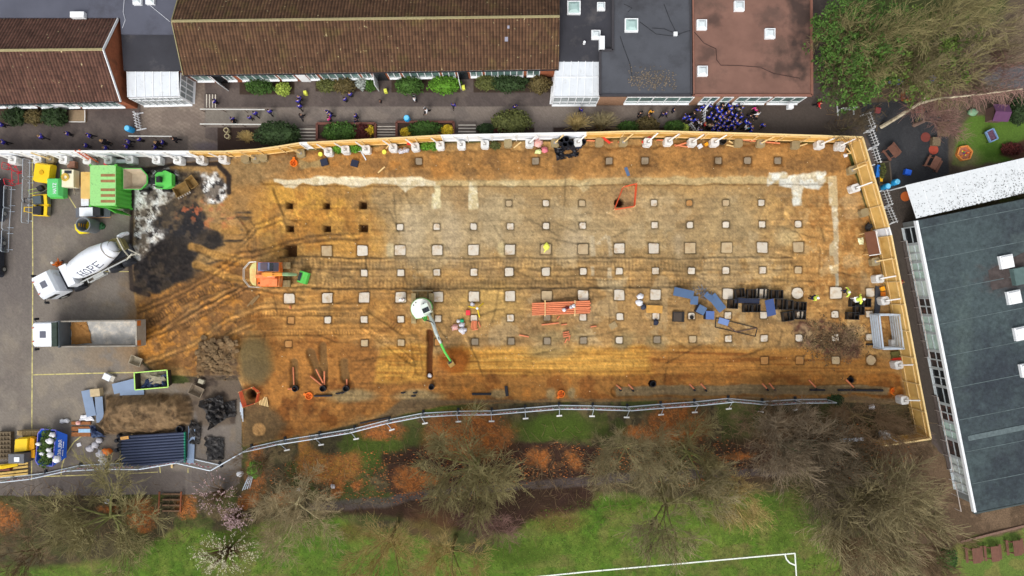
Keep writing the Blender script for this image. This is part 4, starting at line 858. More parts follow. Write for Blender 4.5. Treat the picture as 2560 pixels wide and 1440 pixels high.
H9, W9 = hoard('long pale plywood hoarding facing the big dark building', [(2228, 588), (2262, 760), (2300, 960), (2327, 1097)], PLYL, TIM)
H10, W10 = hoard('plywood hoarding return at the lower right corner under bare branches', [(2327, 1097), (2208, 1115)], PLY, TIM)
HRUNS = [(H1, W1), (H2, W2), (H3, W3), (H4, W4), (H5, W5), (H6, W6), (H7, W7), (H8, W8), (H9, W9), (H10, W10)]
# ballast blocks with raking braces
CONCW = mat('white_block', (214, 214, 212), .8, .1, 2, dirt=(150, 142, 130), dirt_amt=.3, dirt_scale=1.5, bump=.15); CONCT = mat('weathered_block', (150, 134, 100), .85, .16, 2, dirt=(110, 100, 66), dirt_amt=.4, dirt_scale=2, bump=.2)
def near_run(p):
    best = None
    for t, w in HRUNS:
        for a, e in zip(w[:-1], w[1:]):
            d = e - a; k = min(1, max(0, (p - a).dot(d) / d.length_squared)); q = a + d * k; r = (p - q).length
            if best is None or r < best[0]: best = (r, q, d.normalized(), t)
    return best
BLK = [(30, 400), (93, 400), (157, 399), (217, 400), (270, 400), (323, 399), (390, 399), (443, 400), (500, 399), (556, 397), (820, 379), (863, 374), (915, 373), (982, 369), (1038, 367), (1100, 363), (1153, 362), (1212, 360), (1324, 357), (1445, 355), (1620, 355), (1672, 353), (1732, 355), (1788, 355), (2052, 361), (2102, 364), (2140, 470), (2200, 697), (2214, 752), (2248, 913), (2262, 1001), (2218, 1090)]
TBK = [(125, 398), (612, 396), (637, 396), (657, 393), (751, 383), (1270, 358), (1388, 357), (1499, 355), (1559, 355), (1847, 357), (1903, 358), (1990, 362), (2132, 425), (2163, 531), (2190, 654)]
def chamf(c, w, d, h, rz, seed):
    r_ = random.Random(seed); e = .13; o = [(-w + e, -d), (w - e, -d), (w, -d + e), (w, d - e), (w - e, d), (-w + e, d), (-w, d - e), (-w, -d + e)]
    R2 = Matrix.Rotation(rz, 2); return [(c.x + (R2 @ Vector(p)).x, c.y + (R2 @ Vector(p)).y) for p in o]
def run_word(i, n): return '%s from the left' % ordw(i)
bi = 0
def block_label(kind, x, y):
    if x < 470: k = [q for q in (BLK if kind == 'white' else TBK) if q[0] < 470]; s = 'below the white hoarding beside the yard'
    elif x < 765: k = [q for q in (BLK if kind == 'white' else TBK) if 470 <= q[0] < 765]; s = 'below the curved plywood hoarding'
    elif x < 1110: k = [q for q in (BLK if kind == 'white' else TBK) if 765 <= q[0] < 1110]; s = 'below the plywood by the planted beds'
    elif x < 1460: k = [q for q in (BLK if kind == 'white' else TBK) if 1110 <= q[0] < 1460]; s = 'below the middle white hoarding'
    elif x < 2115: k = [q for q in (BLK if kind == 'white' else TBK) if 1460 <= q[0] < 2115]; s = 'below the plywood by the crowd'
    else:
        k = sorted([q for q in (BLK if kind == 'white' else TBK) if q[0] >= 2115], key=lambda q: q[1]); return '%s concrete block by the east hoarding, %s from the top' % (kind, ordw(k.index((x, y)) + 1))
    return '%s concrete block %s, %s from left' % (kind, s, ordw(sorted(k).index((x, y)) + 1)) if len(k) > 1 else '%s concrete block %s' % (kind, s)
for kind, lst, m in (('white', BLK, CONCW), ('weathered tan', TBK, CONCT)):
    for (x, y) in lst:
        bi += 1; h = .85 if kind == 'white' else .6; c = P(x, y, h); g = V2(c); r_, q, d, run = near_run(g); rz = math.atan2(d.y, d.x) + random.Random(bi).uniform(-.08, .08)
        sz = .4
        b = MB(); b.prism(chamf(g, sz, sz, h, rz, bi), gz(x, y) - .05, h); k = b.build('ballast_block', m, None, label=block_label(kind, x, y), cat='concrete block', group='hoarding ballast blocks')
        if r_ < 2.6 and (kind == 'white' or bi % 2):
            side = -1 if x < 1280 else 1
            e = q + d * (side * .7 if x < 2110 else -.1) + UP * 2.1; e = e + (g - q).normalized() * .1
            MB().bar(Vector((g.x, g.y, h - .02)), e, .12, .09).build('brace', HWT if kind == 'white' else TIM, run)
            b = MB(); c2 = Vector((g.x, g.y, h + .03)); b.box(c2, (.3, .25, .06), rz); b.build('base_plate', mat('dull_steel', (150, 146, 140), .5, .2), k)
# ---------------------------------------------------------------- steel mesh fence along the bank
FST = [(-88, 1213), (-6, 1207), (75, 1198), (165, 1178), (256, 1173), (346, 1174), (441, 1158), (526, 1177), (607, 1131), (693, 1112), (783, 1098), (873, 1083), (963, 1060), (1050, 1043), (1140, 1038), (1227, 1037), (1313, 1030), (1400, 1023), (1487, 1024), (1577, 1027), (1663, 1020), (1750, 1014), (1837, 1005), (1925, 1013), (2010, 1008), (2093, 1007)]
GALV = mat('galvanised_tube', (196, 206, 216), .35, .1, 3, metal=.3); WIRE = mat('fence_wire', (120, 128, 136), .4, .1, 3, metal=.4); FOOT = mat('black_rubber_foot', (40, 42, 46), .8, .1); TAPW = mat('white_tape', (236, 226, 232), .5, .05); TAPR = mat('red_tape', (206, 70, 90), .5, .08)
FH = 2.0
fw = [V2(P(x, y, FH)) for x, y in FST]
for i, (a, e) in enumerate(zip(fw[:-1], fw[1:])):
    d = (e - a).normalized(); n_ = Vector((d.y, -d.x, 0)); L_ = (e - a).length; zc = .12
    where = ['left edge by the yellow machine', 'yard below the yellow machine', 'yard below the blue skip', 'yard left of the white bags', 'yard below the white bags', 'yard at the pipe stack, left half', 'yard at the pipe stack, right half', 'yard below the blue-grey board', 'yard corner kinking upward'][i] if i < 9 else 'grass bank, %s from the right end' % ordw(len(fw) - 1 - i)
    t = thing('mesh_fence_panel', 'galvanised mesh fence panel on the ' + where, 'fence panel', (a + e) / 2, 'temporary mesh fence panels')
    A = a + d * .05; E = e - d * .05; f = MB()
    for z in (zc, FH): f.bar(A + UP * z, E + UP * z, .075, .075)
    for q in (A, E): f.bar(q + UP * .05, q + UP * FH, .06, .06)
    f.build('frame', GALV, t)
    m = MB(); k = 16
    for j in range(1, k): q = A.lerp(E, j / k); m.bar(q + UP * zc, q + UP * FH, .012, .012)
    for z in (.5, .9, 1.3, 1.7): m.bar(A + UP * z, E + UP * z, .012, .012)
    m.build('mesh_infill', WIRE, t)
    f = MB(); f.box((A.x, A.y, .07), (.24, .62, .14), math.atan2(d.y, d.x)); f.build('foot', FOOT, t)
    if i not in (7, 9):
        tw = MB(); tr = MB(); r_ = random.Random(i); s0 = r_.uniform(.08, .2); s1 = r_.uniform(.78, .92); nn = 12
        for j in range(nn):
            q0 = A.lerp(E, s0 + (s1 - s0) * j / nn); q1 = A.lerp(E, s0 + (s1 - s0) * (j + .97) / nn); sag = 1.15 + .15 * math.cos(j * .9 + i)
            (tw if j % 2 else tr).bar(q0 + n_ * .05 + UP * sag, q1 + n_ * .05 + UP * sag, .02, .11)
        tp = tw.build('barrier_tape', TAPW, t); tr.build('red_stripe', TAPR, tp)
    if i >= 8 and i < 24:
        q = e + n_ * 1.05; s = MB(); s.bar(e + UP * 1.5, q + UP * .06, .05, .05); s.build('stabiliser', GALV, t); s = MB(); s.box((q.x, q.y, .08), (.55, .14, .08), math.atan2(d.y, d.x)); s.build('stabiliser_foot', HWT, t)
# ---------------------------------------------------------------- vehicles and plant
WHITE = mat('white_paint', (228, 232, 238), .35, .03, 1, spec=.5, dirt=(180, 176, 168), dirt_amt=.12, dirt_scale=1.2); BLACK = mat('black_plastic', (38, 38, 42)); TYRE = mat('tyre_rubber', (40, 38, 38), .9, .15, 4); RIM = mat('wheel_rim', (150, 148, 142), .5, .1)
STEEL = mat('worn_steel', (140, 134, 124), .5, .2, 2, dirt=(110, 84, 52), dirt_amt=.35, dirt_scale=1.2); CHAS = mat('dark_chassis', (46, 48, 54), .7, .15); GREEN = mat('machine_green', (92, 196, 84), .45, .06, 1, dirt=(120, 140, 80), dirt_amt=.15); GREEND = mat('container_green', (84, 178, 62), .55, .06, 1)
ORANGE = mat('machine_orange', (226, 116, 46), .45, .12, 1.5, dirt=(226, 186, 140), dirt_amt=.3, dirt_scale=1.2); YEL = mat('machine_yellow', (236, 196, 30), .45, .06, 1.5); TRK = mat('muddy_track', (158, 138, 100), .9, .2, 5, dirt=(96, 76, 52), dirt_amt=.4); CHROME = mat('bright_rail', (206, 206, 200), .3, .05, metal=.3)
MUD = mat('dry_mud', (156, 112, 62), .95, .2, 3, bump=.3); OLIVE = mat('olive_hopper', (112, 106, 68), .7, .2, 2); CREAM = mat('cream_paint', (226, 218, 190), .5, .06)
def wheel(parent, c, r=.5, w=.32, side=1):
    c = Vector(c); b = MB(); b.lathe(c - Vector((0, w / 2, 0)), c + Vector((0, w / 2, 0)), [(0, r * .86), (.15, r), (.85, r), (1, r * .86)], 16); k = b.build('wheel', TYRE, parent)
    b = MB(); b.lathe(c + Vector((0, side * w * .3, 0)), c + Vector((0, side * (w / 2 + .02), 0)), [(0, r * .6), (.8, r * .58), (1, r * .3)], 14); b.build('rim', RIM, k)
def cab(t, x0, x1, hw, z0, z1, roofm, skyl=True):
    b = MB(); pr = [(x1, -hw), (x1, hw)]
    b.prism([(x0, -hw), (x1 - .12, -hw), (x1, -hw + .2), (x1, hw - .2), (x1 - .12, hw), (x0, hw)], z0, z1 - .35, [(x0, -hw), (x1 - .12, -hw), (x1, -hw + .2), (x1, hw - .2), (x1 - .12, hw), (x0, hw)])
    b.build('cab', roofm, t)
    b = MB(); o = [(x0, -hw), (x1 - .12, -hw), (x1, -hw + .2), (x1, hw - .2), (x1 - .12, hw), (x0, hw)]; cx = (x0 + x1) / 2 - .1
    b.prism(o, z1 - .349, z1, [((p[0] - cx) * .84 + cx, p[1] * .9) for p in o]); rf = b.build('roof', roofm, t)
    if skyl: b = MB(); b.box((cx + .05, 0, z1 + .01), (.55, .62, .05)); b.build('roof_hatch', mat('smoked_panel', (98, 100, 112), .3, .1), rf)
    b = MB(); b.box((x1 + .005, 0, (z0 + z1) / 2 + .15), (.04, hw * 1.7, .7)); b.build('windscreen', GDARK, t)
    for s in (-1, 1):
        b = MB(); b.box(((x0 + x1) / 2 + .2, s * (hw + .005), (z0 + z1) / 2 + .2), ((x1 - x0) * .5, .03, .6)); b.build('side_window', GDARK, t)
        b = MB(); b.bar((x1 - .15, s * hw, z1 - .5), (x1 + .05, s * (hw + .28), z1 - .5), .05, .05); b.box((x1 + .02, s * (hw + .28), z1 - .75), (.12, .22, .5)); b.build('mirror', BLACK, t)
        b = MB(); b.cyl((x1 - .25, s * hw * .55, z1), (x1 - .25, s * hw * .55, z1 + .12), .06, n=8); b.build('beacon', mat('amber_lens', (196, 96, 60), .3), rf)
# concrete mixer
c = V2(P(108, 712, 2.9))
MX = thing('concrete_mixer_truck', 'white concrete mixer truck with HOPE lettered on its drum backed up to the black debris', 'truck', c, rz=R(207), local=True)
cab(MX, -.95, .95, 1.15, .9, 2.9, WHITE)
b = MB(); b.box((-4.1, 0, .85), (8.0, .9, .3)); b.box((-1.3, 0, 1.2), (.7, 1.9, .6)); b.build('chassis', CHAS, MX)
for x in (.35, -1.55, -5.6, -6.95):
    for s in (-1, 1): wheel(MX, (x, s * 1.02, .5), .5, .34, s)
b = MB()
for x in (-1.55, -5.6, -6.95):
    for s in (-1, 1): b.lathe((x, s * .82, .5), (x, s * 1.24, .5), [(0, .6), (1, .6)], 14)
b.build('mudguard', CHAS, MX)
b = MB(); b.box((-2.05, 0, 1.75), (.75, 2.15, 1.2)); b.build('water_tank', WHITE, MX)
PR = [(0, .55), (.02, .82), (.1, .98), (.38, 1.16), (.58, 1.16), (.86, .86), (.93, .76), (1, .62)]
d0, d1 = Vector((-2.55, -.15, 1.95)), Vector((-7.75, -.15, 2.85))
b = MB(); b.lathe(d0, d1, PR, 32); dr = b.build('drum', WHITE, MX, smooth=True)
b = MB(); q = d0.lerp(d1, .86); ax = (d1 - d0).normalized(); b.lathe(q - ax * .05, q + ax * .05, [(0, .89), (1, .88)], 28, caps=False); b.build('drum_ring', STEEL, dr)
def drum_r(t):
    for (a, ra), (e, re) in zip(PR[:-1], PR[1:]):
        if a <= t <= e: return ra + (re - ra) * (t - a) / (e - a)
    return PR[-1][1]
DL = (d1 - d0).length; dn = Vector((0, 1, 0)); du = ax.cross(dn); du = du if du.z > 0 else -du
def on_drum(u_, v_):
    t = (1.05 + u_) / DL; r = drum_r(t) + .012; th = .3 + v_ / 1.15; return d0.lerp(d1, t) + dn * r * math.cos(th) + du * r * math.sin(th)
b = MB(); lettering(b, 'HOPE', on_drum, .42, .74, .24, .085, serif=.2); b.build('lettering', mat('navy_lettering', (34, 40, 74), .5, .05), dr)
b = MB(); b.lathe((-7.75, -.15, 2.75), (-8.0, -.15, 3.05), [(0, .5), (1, .72)], 10, caps=False); b.box((-8.25, -.15, 2.5), (.5, 1.0, .7)); b.build('hopper', OLIVE, MX)
b = MB()
for p, q in (((-7.6, .9, 1.2), (-8.3, .5, 2.9)), ((-7.6, -1.0, 1.2), (-8.3, -.8, 2.9)), ((-8.3, -.8, 2.9), (-8.3, .5, 2.9)), ((-7.9, .9, 1.8), (-8.5, .9, 1.4)), ((-8.2, .3, 1.9), (-8.6, 1.1, 1.2)), ((-7.4, 1.05, 1.6), (-8.4, .9, 2.0))): b.bar(p, q, .1, .1)
b.build('rear_frame', mat('pale_dirty_steel', (196, 192, 176), .6, .2, 4), MX)
b = MB(); b.tube([(-8.3, -.9, 2.6), (-8.55, -1.1, 2.2), (-8.7, -1.2, 1.6)], [.22, .2, .18], 8); b.build('chute', WHITE, MX)
b = MB(); b.box((-3.9, 1.2, 1.0), (2.0, .12, .1)); b.box((-4.2, 1.12, 1.2), (1.1, .3, .5)); b.box((-5.0, 1.05, 1.75), (5.0, .1, .1)); b.box((-3.1, 1.1, 1.5), (.1, .5, .1)); b.box((-5.4, 1.1, 1.5), (.1, .5, .1)); b.build('side_rail', mat('grey_rail', (176, 178, 176), .5, .1), MX)
# tipper lorry
TP = thing('tipper_truck', 'white cabbed tipper lorry with an empty muddy grey steel body parked on the yard', 'truck', (-39.65, -4.38, 0), rz=R(180.6), local=True)
cab(TP, 3.95, 6.15, 1.18, .9, 2.9, WHITE)
b = MB(); b.box((1.1, 0, .85), (9.2, .9, .3)); b.build('chassis', CHAS, TP)
for x in (5.2, 3.4, -1.4, -2.75):
    for s in (-1, 1): wheel(TP, (x, s * 1.02, .5), .5, .34, s)
BX0, BX1, BW, BZ0, BZ1 = -3.7, 3.68, 1.27, 1.15, 2.55
b = MB(); b.box(((BX0 + BX1) / 2, 0, BZ0), (BX1 - BX0, BW * 2, .12)); b.build('body_floor', mat('scraped_steel', (172, 170, 166), .6, .22, 1.5, dirt=(214, 204, 188), dirt_amt=.55, dirt_scale=1.6), TP)
for s in (-1, 1): b = MB(); b.box(((BX0 + BX1) / 2, s * (BW - .06), (BZ0 + BZ1) / 2), (BX1 - BX0, .12, BZ1 - BZ0)); b.build('body_side', STEEL, TP)
b = MB(); b.box((BX1 - .05, 0, (BZ0 + BZ1) / 2 + .1), (.14, BW * 2, BZ1 - BZ0 + .2)); b.build('headboard', mat('grey_headboard', (92, 100, 106), .5, .1), TP)
b = MB(); b.box((BX0 + .05, 0, (BZ0 + BZ1) / 2), (.12, BW * 1.98, BZ1 - BZ0)); tg = b.build('tailgate', mat('pale_tailgate', (160, 154, 142), .6, .15), TP)
for s in (-1, 1): b = MB(); b.box((BX0 - .02, s * .95, 2.2), (.06, .5, .5)); b.build('marker_board', mat('orange_marker', (206, 120, 50)), tg)
b = MB(); b.crumple([(BX1 - .2, -1.1), (BX1 - .2, 1.1), (1.4, 1.0), (2.0, -1.1)], BZ0 + .06, .22, 4); b.build('mud_residue', MUD, TP)
b = MB(); b.box((3.9, 0, 2.5), (.5, 2.3, .9)); b.build('deflector', mat('green_black_panel', (50, 62, 54), .3, .3, 3), TP)
# tracked excavators
def tracks(t, L_, g, w, rz=0, h=.8):
    R_ = Matrix.Rotation(rz, 3, 'Z')
    for s in (-1, 1):
        b = MB(); pr = [(-L_ / 2, .35), (-L_ / 2 + .3, 0.02), (L_ / 2 - .3, 0.02), (L_ / 2, .35), (L_ / 2, .55), (L_ / 2 - .25, h), (-L_ / 2 + .25, h), (-L_ / 2, .55)]
        vs = [R_ @ Vector((x, s * g / 2 + q * w / 2, z)) for q in (-1, 1) for x, z in pr]; n = len(pr)
        b.add(vs, [tuple(range(n)), tuple(range(n, 2 * n))[::-1]] + [(i, n + i, n + (i + 1) % n, (i + 1) % n) for i in range(n)])
        k = int(L_ / .18)
        for i in range(k): b.box(R_ @ Vector((-L_ / 2 + .3 + (L_ - .6) * i / (k - 1), s * g / 2, h + .015)), (.07, w, .05), rz)
        b.build('track', TRK, t)
    b = MB(); b.box((0, 0, .5), (L_ * .5, g, .35), rz); b.build('undercarriage', CHAS, t)
EX = thing('tracked_excavator', 'orange tracked excavator with a light green bucket on the haul route', 'excavator', V2(P(680, 686, .8)), rz=R(-.5), local=True)
EX.scale = (.86, .92, .92); tracks(EX, 3.9, 1.95, .7)
b = MB(); hp = [(-1.95, -.75), (-1.7, -1.15), (-1.1, -1.32), (1.2, -1.32), (1.3, -.3), (1.2, 1.32), (-1.1, 1.32), (-1.75, 1.1), (-2.0, .6)]
b.prism(hp, .9, 1.75, [(x * .97, y * .97) for x, y in hp]); b.build('house', ORANGE, EX)
b = MB(); b.prism([(-2.05, -.7), (-1.75, -1.15), (-1.35, -1.25), (-1.35, 1.25), (-1.8, 1.08), (-2.1, .6)], .95, 1.9); b.build('counterweight', mat('pale_lime_paint', (216, 206, 132), .5, .1, 2, dirt=(230, 150, 90), dirt_amt=.35), EX)
b = MB(); b.box((.15, -.85, 1.95), (1.9, .8, .4)); b.box((-.2, -.25, 1.95), (2.2, .35, .45)); b.build('engine_cover', mat('sunlit_orange', (232, 138, 84), .5, .12, 2, dirt=(196, 70, 34), dirt_amt=.4, dirt_scale=2), EX)  # engine cover in a paler orange than the house, with redder dirt
b = MB(); b.prism([(-.75, .28), (1.15, .28), (1.15, 1.25), (-.75, 1.25)], 1.6, 2.85, [(-.75, .33), (1.0, .33), (1.0, 1.2), (-.75, 1.2)]); cb = b.build('cab', mat('blue_grey_cab', (112, 118, 146), .4, .06), EX)
b = MB(); b.box((-.05, .77, 2.88), (.75, .72, .08)); b.build('roof_hatch', mat('brown_hatch', (92, 80, 88), .4, .1), cb); b = MB(); b.box((.78, .77, 2.87), (.42, .8, .05)); b.build('front_glass', GDARK, cb)
b = MB(); rl_ = [(-1.3, 1.3), (-2.1, 1.25), (-2.75, .55), (-2.75, -.6), (-2.1, -1.35), (-.9, -1.4)]
for z in (1.75, 2.05): b.tube([(x, y, z) for x, y in rl_], .035, 5)
for x, y in rl_: b.tube([(x, y, 1.3), (x, y, 2.05)], .03, 5)
b.build('guard_rail', CHROME, EX)
b = MB(); b.tube([(-.6, .0, 1.8), (.1, 0, 2.9), (1.1, 0, 3.3), (2.0, 0, 2.9)], [.22, .28, .26, .18], 6); bm_ = b.build('boom', mat('boom_orange', (236, 152, 66), .45, .08, 2, dirt=(206, 196, 96), dirt_amt=.25), EX)
b = MB(); b.tube([(-.3, -.22, 1.9), (1.0, -.22, 2.9)], .07, 6); b.build('hydraulic_ram', CHROME, bm_)
b = MB(); b.tube([(1.7, 0, 3.05), (2.3, 0, 2.4), (2.75, 0, 1.5), (2.9, 0, 1.1)], [.16, .2, .16, .12], 6); b.build('stick', mat('stick_green', (150, 186, 140), .5, .12, 3), EX)
def bucket(t, M_, w, m):
    b = MB(); pr = [(0, .5), (.15, .75), (.55, .78), (.85, .6), (.95, .25), (.85, .02), (.25, 0)]
    n = len(pr); vs = [M_ @ Vector((x, s * w / 2, z)) for s in (-1, 1) for x, z in pr]
    b.add(vs, [tuple(range(n)), tuple(range(n, 2 * n))[::-1]] + [(i, n + i, n + (i + 1) % n, (i + 1) % n) for i in range(n - 1)]); bk = b.build('bucket', m, t)
    b = MB(); b.box(M_ @ Vector((.12, 0, .64)), (.12, w * .75, .1), M=M_.to_3x3()); b.box(M_ @ Vector((.28, 0, .86)), (.22, w * .7, .02), M=M_.to_3x3()); b.build('bucket_mount', CHAS, bk); return bk
bucket(EX, Matrix.Translation((2.9, -.12, .05)) @ Matrix.Rotation(R(-17), 4, 'Z') @ Matrix.Scale(1.25, 4, (1, 0, 0)), 1.25, GREEN)
c = V2(P(1056, 771, .6)); hz = R(-66)
E2 = thing('mini_excavator', 'white and green mini excavator digging beside an orange spoil heap', 'excavator', c, local=True)
tracks(E2, 3.0, 1.75, .45, R(90), .6)
b = MB(); b.bar((-1.05, 1.75, .35), (1.05, 1.75, .35), .14, .6); b.bar((-.5, 1.0, .3), (-.5, 1.7, .3), .12, .12); b.bar((.5, 1.0, .3), (.5, 1.7, .3), .12, .12); b.build('dozer_blade', mat('muddy_blade', (120, 104, 76), .8, .2, 3), E2)
R2 = Matrix.Rotation(hz, 3, 'Z')
def rp(x, y): p = R2 @ Vector((x, y, 0)); return (p.x, p.y)
circ = [rp(-1.15 * math.cos(a), 1.15 * math.sin(a)) for a in [math.pi * (-.62 + 1.24 * i / 14) for i in range(15)]] + [rp(.95, .3), rp(.95, -.4), rp(.75, -1.0)]
circ = [(x * .93, y * .93) for x, y in circ]
b = MB(); b.prism(circ, .7, 1.2); b.build('house', GREEN, E2)
b = MB(); b.prism([(x * .97, y * .97) for x, y in circ], 1.2, 1.62, [(x * .9, y * .9) for x, y in circ]); b.build('body_cover', mat('white_cover', (224, 228, 220), .4, .05), E2)
b = MB(); b.prism([rp(-.3, .1), rp(.75, .1), rp(.75, .95), rp(-.3, .95)], 1.6, 2.5, [rp(-.28, .14), rp(.65, .14), rp(.65, .9), rp(-.28, .9)]); cb = b.build('cab', mat('white_cab', (214, 226, 214), .4, .05), E2)
b = MB(); b.prism([rp(.1, .2), rp(.55, .2), rp(.55, .85), rp(.1, .85)], 2.49, 2.53); b.build('roof_grille', GDARK, cb)
b = MB(); p0 = Vector((*rp(.8, -.1), .9)); b.tube([p0, p0 + Vector((*rp(.4, 0), .2))], [.25, .2], 6); b.build('boom_foot', GREEN, E2)
def w2(px, py, z): return P(px, py, z) - c
b = MB(); b.tube([w2(1071, 783, 1.1), w2(1082, 806, 1.9), w2(1091, 835, 2.4), w2(1104, 862, 2.1)], [.12, .19, .17, .12], 6); b.build('boom', mat('pale_boom', (190, 200, 196), .45, .12, 3), E2)
b = MB(); b.tube([w2(1102, 858, 2.2), w2(1112, 880, 1.6), w2(1126, 902, 1.1)], [.13, .12, .1], 6); b.build('stick', GREEN, E2)
bucket(E2, Matrix.Translation(w2(1124, 900, .55)) @ Matrix.Rotation(R(-58), 4, 'Z') @ Matrix.Scale(.75, 4), .75, mat('earthy_bucket', (160, 128, 70), .7, .2, 3))
b = MB()
for x, y in ((-.75, -.2), (-.6, -.5), (-.35, .45)): p = rp(x, y); b.box((p[0], p[1], 1.63), (.12, .08, .03), hz)
b.build('vent', GDARK, E2); b = MB()
for k in range(2): p0 = Vector((*rp(.7, -.25 + k * .15), 1.3)); b.tube([p0, p0 + Vector((*rp(.4, .1), .5)), w2(1082, 806, 2.1), w2(1098, 850, 2.5)], .035, 5)
b.build('hose', BLACK, E2); b = MB()
for y in (-.1, .12): b.tube([(-.6, y, 2.1), (.4, y, 3.2), (1.2, y, 3.5), (2.2, y, 2.6)], .035, 5)
b.build('hose', BLACK, EX); b = MB(); b.cyl((-.9, -.95, 1.7), (-.9, -.95, 2.3), .07, n=8); b.build('exhaust', BLACK, EX); b = MB(); b.box((.7, -1.1, 1.8), (.6, .3, .12)); b.box((-.9, .6, 1.77), (.3, .3, .04)); b.build('access_panel', GDARK, EX)
# green site dumper
c = V2(P(375, 450, 1.0)); DM = thing('site_dumper', 'green site dumper with a pale grey skip beside the green container', 'dumper', c, rz=R(180), local=True)
b = MB(); rim_ = [(2.3, -1.05), (2.3, 1.05), (.5, 1.05), (-.1, .4), (-.1, -.4), (.5, -1.05)]; bot = [(1.9, -.7), (1.9, .7), (.6, .7), (.3, .3), (.3, -.3), (.6, -.7)]; n = 6
def shell(b, rim_, bot, z0, z1, th=.06):
    n = len(rim_); cx = sum(p[0] for p in rim_) / n; cy = sum(p[1] for p in rim_) / n
    ins = lambda L_, z, k: [(cx + (p[0] - cx) * k, cy + (p[1] - cy) * k, z) for p in L_]
    vs = [(*p, z0) for p in bot] + [(*p, z1) for p in rim_] + ins(rim_, z1, 1 - th) + ins(bot, z0 + .06, 1 - th)
    f = [tuple(range(n))[::-1]]
    for k in range(3): f += [(k * n + i, k * n + (i + 1) % n, (k + 1) * n + (i + 1) % n, (k + 1) * n + i) for i in range(n)]
    f.append(tuple(3 * n + i for i in range(n))); b.add(vs, f); return b
shell(b, rim_, bot, .75, 1.6); sk = b.build('skip', GREEN, DM)
b = MB(); shell(b, [((p[0] - 1.2) * .93 + 1.2, p[1] * .93) for p in rim_], [((p[0] - 1.2) * .93 + 1.2, p[1] * .9) for p in bot], .83, 1.62, .02); b.build('skip_lining', mat('dusty_steel', (176, 160, 136), .7, .15, 2), sk)
b = MB(); b.prism([(-.6, -.8), (-.6, .8), (-1.6, .9), (-2.2, .6), (-2.2, -.6), (-1.6, -.9)], .5, 1.15); b.build('engine_cover', GREEN, DM)
b = MB(); b.box((-1.05, 0, 1.25), (.5, .55, .2)); b.box((-1.3, 0, 1.5), (.12, .5, .5)); b.build('seat', BLACK, DM); b = MB(); b.cyl((-.55, 0, 1.1), (-.4, 0, 1.5), .04, n=6); b.lathe((-.42, 0, 1.5), (-.38, 0, 1.54), [(0, .2), (1, .2)], 10); b.build('steering_wheel', BLACK, DM)
b = MB()
for s in (-1, 1): b.tube([(-.3, s * .5, .9), (-.9, s * .75, 1.35), (-1.4, s * .8, 1.3)], .06, 5)
b.build('grab_rail', BLACK, DM)
for x in (.9, -1.4):
    for s in (-1, 1): wheel(DM, (x, s * .95, .45), .45, .3, s)
b = MB(); b.box((0, 0, .55), (1.6, .6, .3)); b.build('chassis', CHAS, DM)
# container
cx0, cy0 = P(225, 413, 2.5).x, P(225, 413, 2.5).y; cx1, cy1 = P(289, 514, 2.5).x, P(289, 514, 2.5).y
CT = thing('shipping_container', 'green steel storage container with rust bands on its roof', 'container', ((cx0 + cx1) / 2, (cy0 + cy1) / 2, 0))
b = MB(); k = 18; pts = []
for i in range(k + 1): pts.append((cx1 + (.03 if i % 2 else -.03), cy0 + (cy1 - cy0) * i / k))
b.prism([(cx0, cy0), (cx0, cy1)] + pts[::-1], .1, 2.44); b.build('wall', GREEND, CT)
m = mat('rusty_green_roof', (150, 208, 128), .6, .14, 4, dirt=(84, 118, 74), dirt_amt=.3, dirt_scale=4)
b = MB()
for i in range(14):
    y = cy0 + (cy1 - cy0) * (i + .5) / 14; b.box(((cx0 + cx1) / 2, y, 2.47 + .012 * (i % 2)), (cx1 - cx0, abs(cy1 - cy0) / 14 - .004, .05))
rf = b.build('roof', m, CT)
b = MB()
for i in (3, 5, 8, 10, 12): y = cy0 + (cy1 - cy0) * (i + .5) / 14; b.box((cx0 + (cx1 - cx0) * .7, y, 2.502), ((cx1 - cx0) * .56, .26, .014))
b.build('rust_band', mat('rust', (150, 112, 74), .9, .2, 3), rf)
b = MB()
for x in (cx0, cx1):
    for y in (cy0, cy1): b.box((x, y, 2.42), (.18, .18, .2)); b.box((x, y, .1), (.18, .18, .2))
b.build('corner_casting', GREEND, CT)
b = MB(); b.box((cx1 - .5, cy1 - .45, 1.25), (1.0, .06, 2.3), R(-28)); b.build('door', GREEND, CT)
# --- helper for simple boxes placed by the photo position of their top
def pbox(name, px, py, sx, sy, h, m, label, cat, rz=0, z0=None, group=None, parent=None):
    z0 = gz(px, py) if z0 is None else z0; c = P(px, py, z0 + h); b = MB(); b.box((c.x, c.y, z0 + h / 2), (sx, sy, h), R(rz)); return b.build(name, m, parent, label=label, cat=cat, group=group)
def pbar(name, a, e, r, m, label, cat, z=None, group=None, n=8, z2=None, kind='tube'):
    za = gz(*a) + r + .02 if z is None else z; ze = gz(*e) + r + .02 if z2 is None and z is None else (z2 if z2 is not None else z)
    b = MB(); A = P(*a, za); E = P(*e, ze)
    if kind == 'tube': b.tube([A, E], r, n)
    else: b.bar(A, E, r * 2, r)
    return b.build(name, m, None, label=label, cat=cat, group=group)
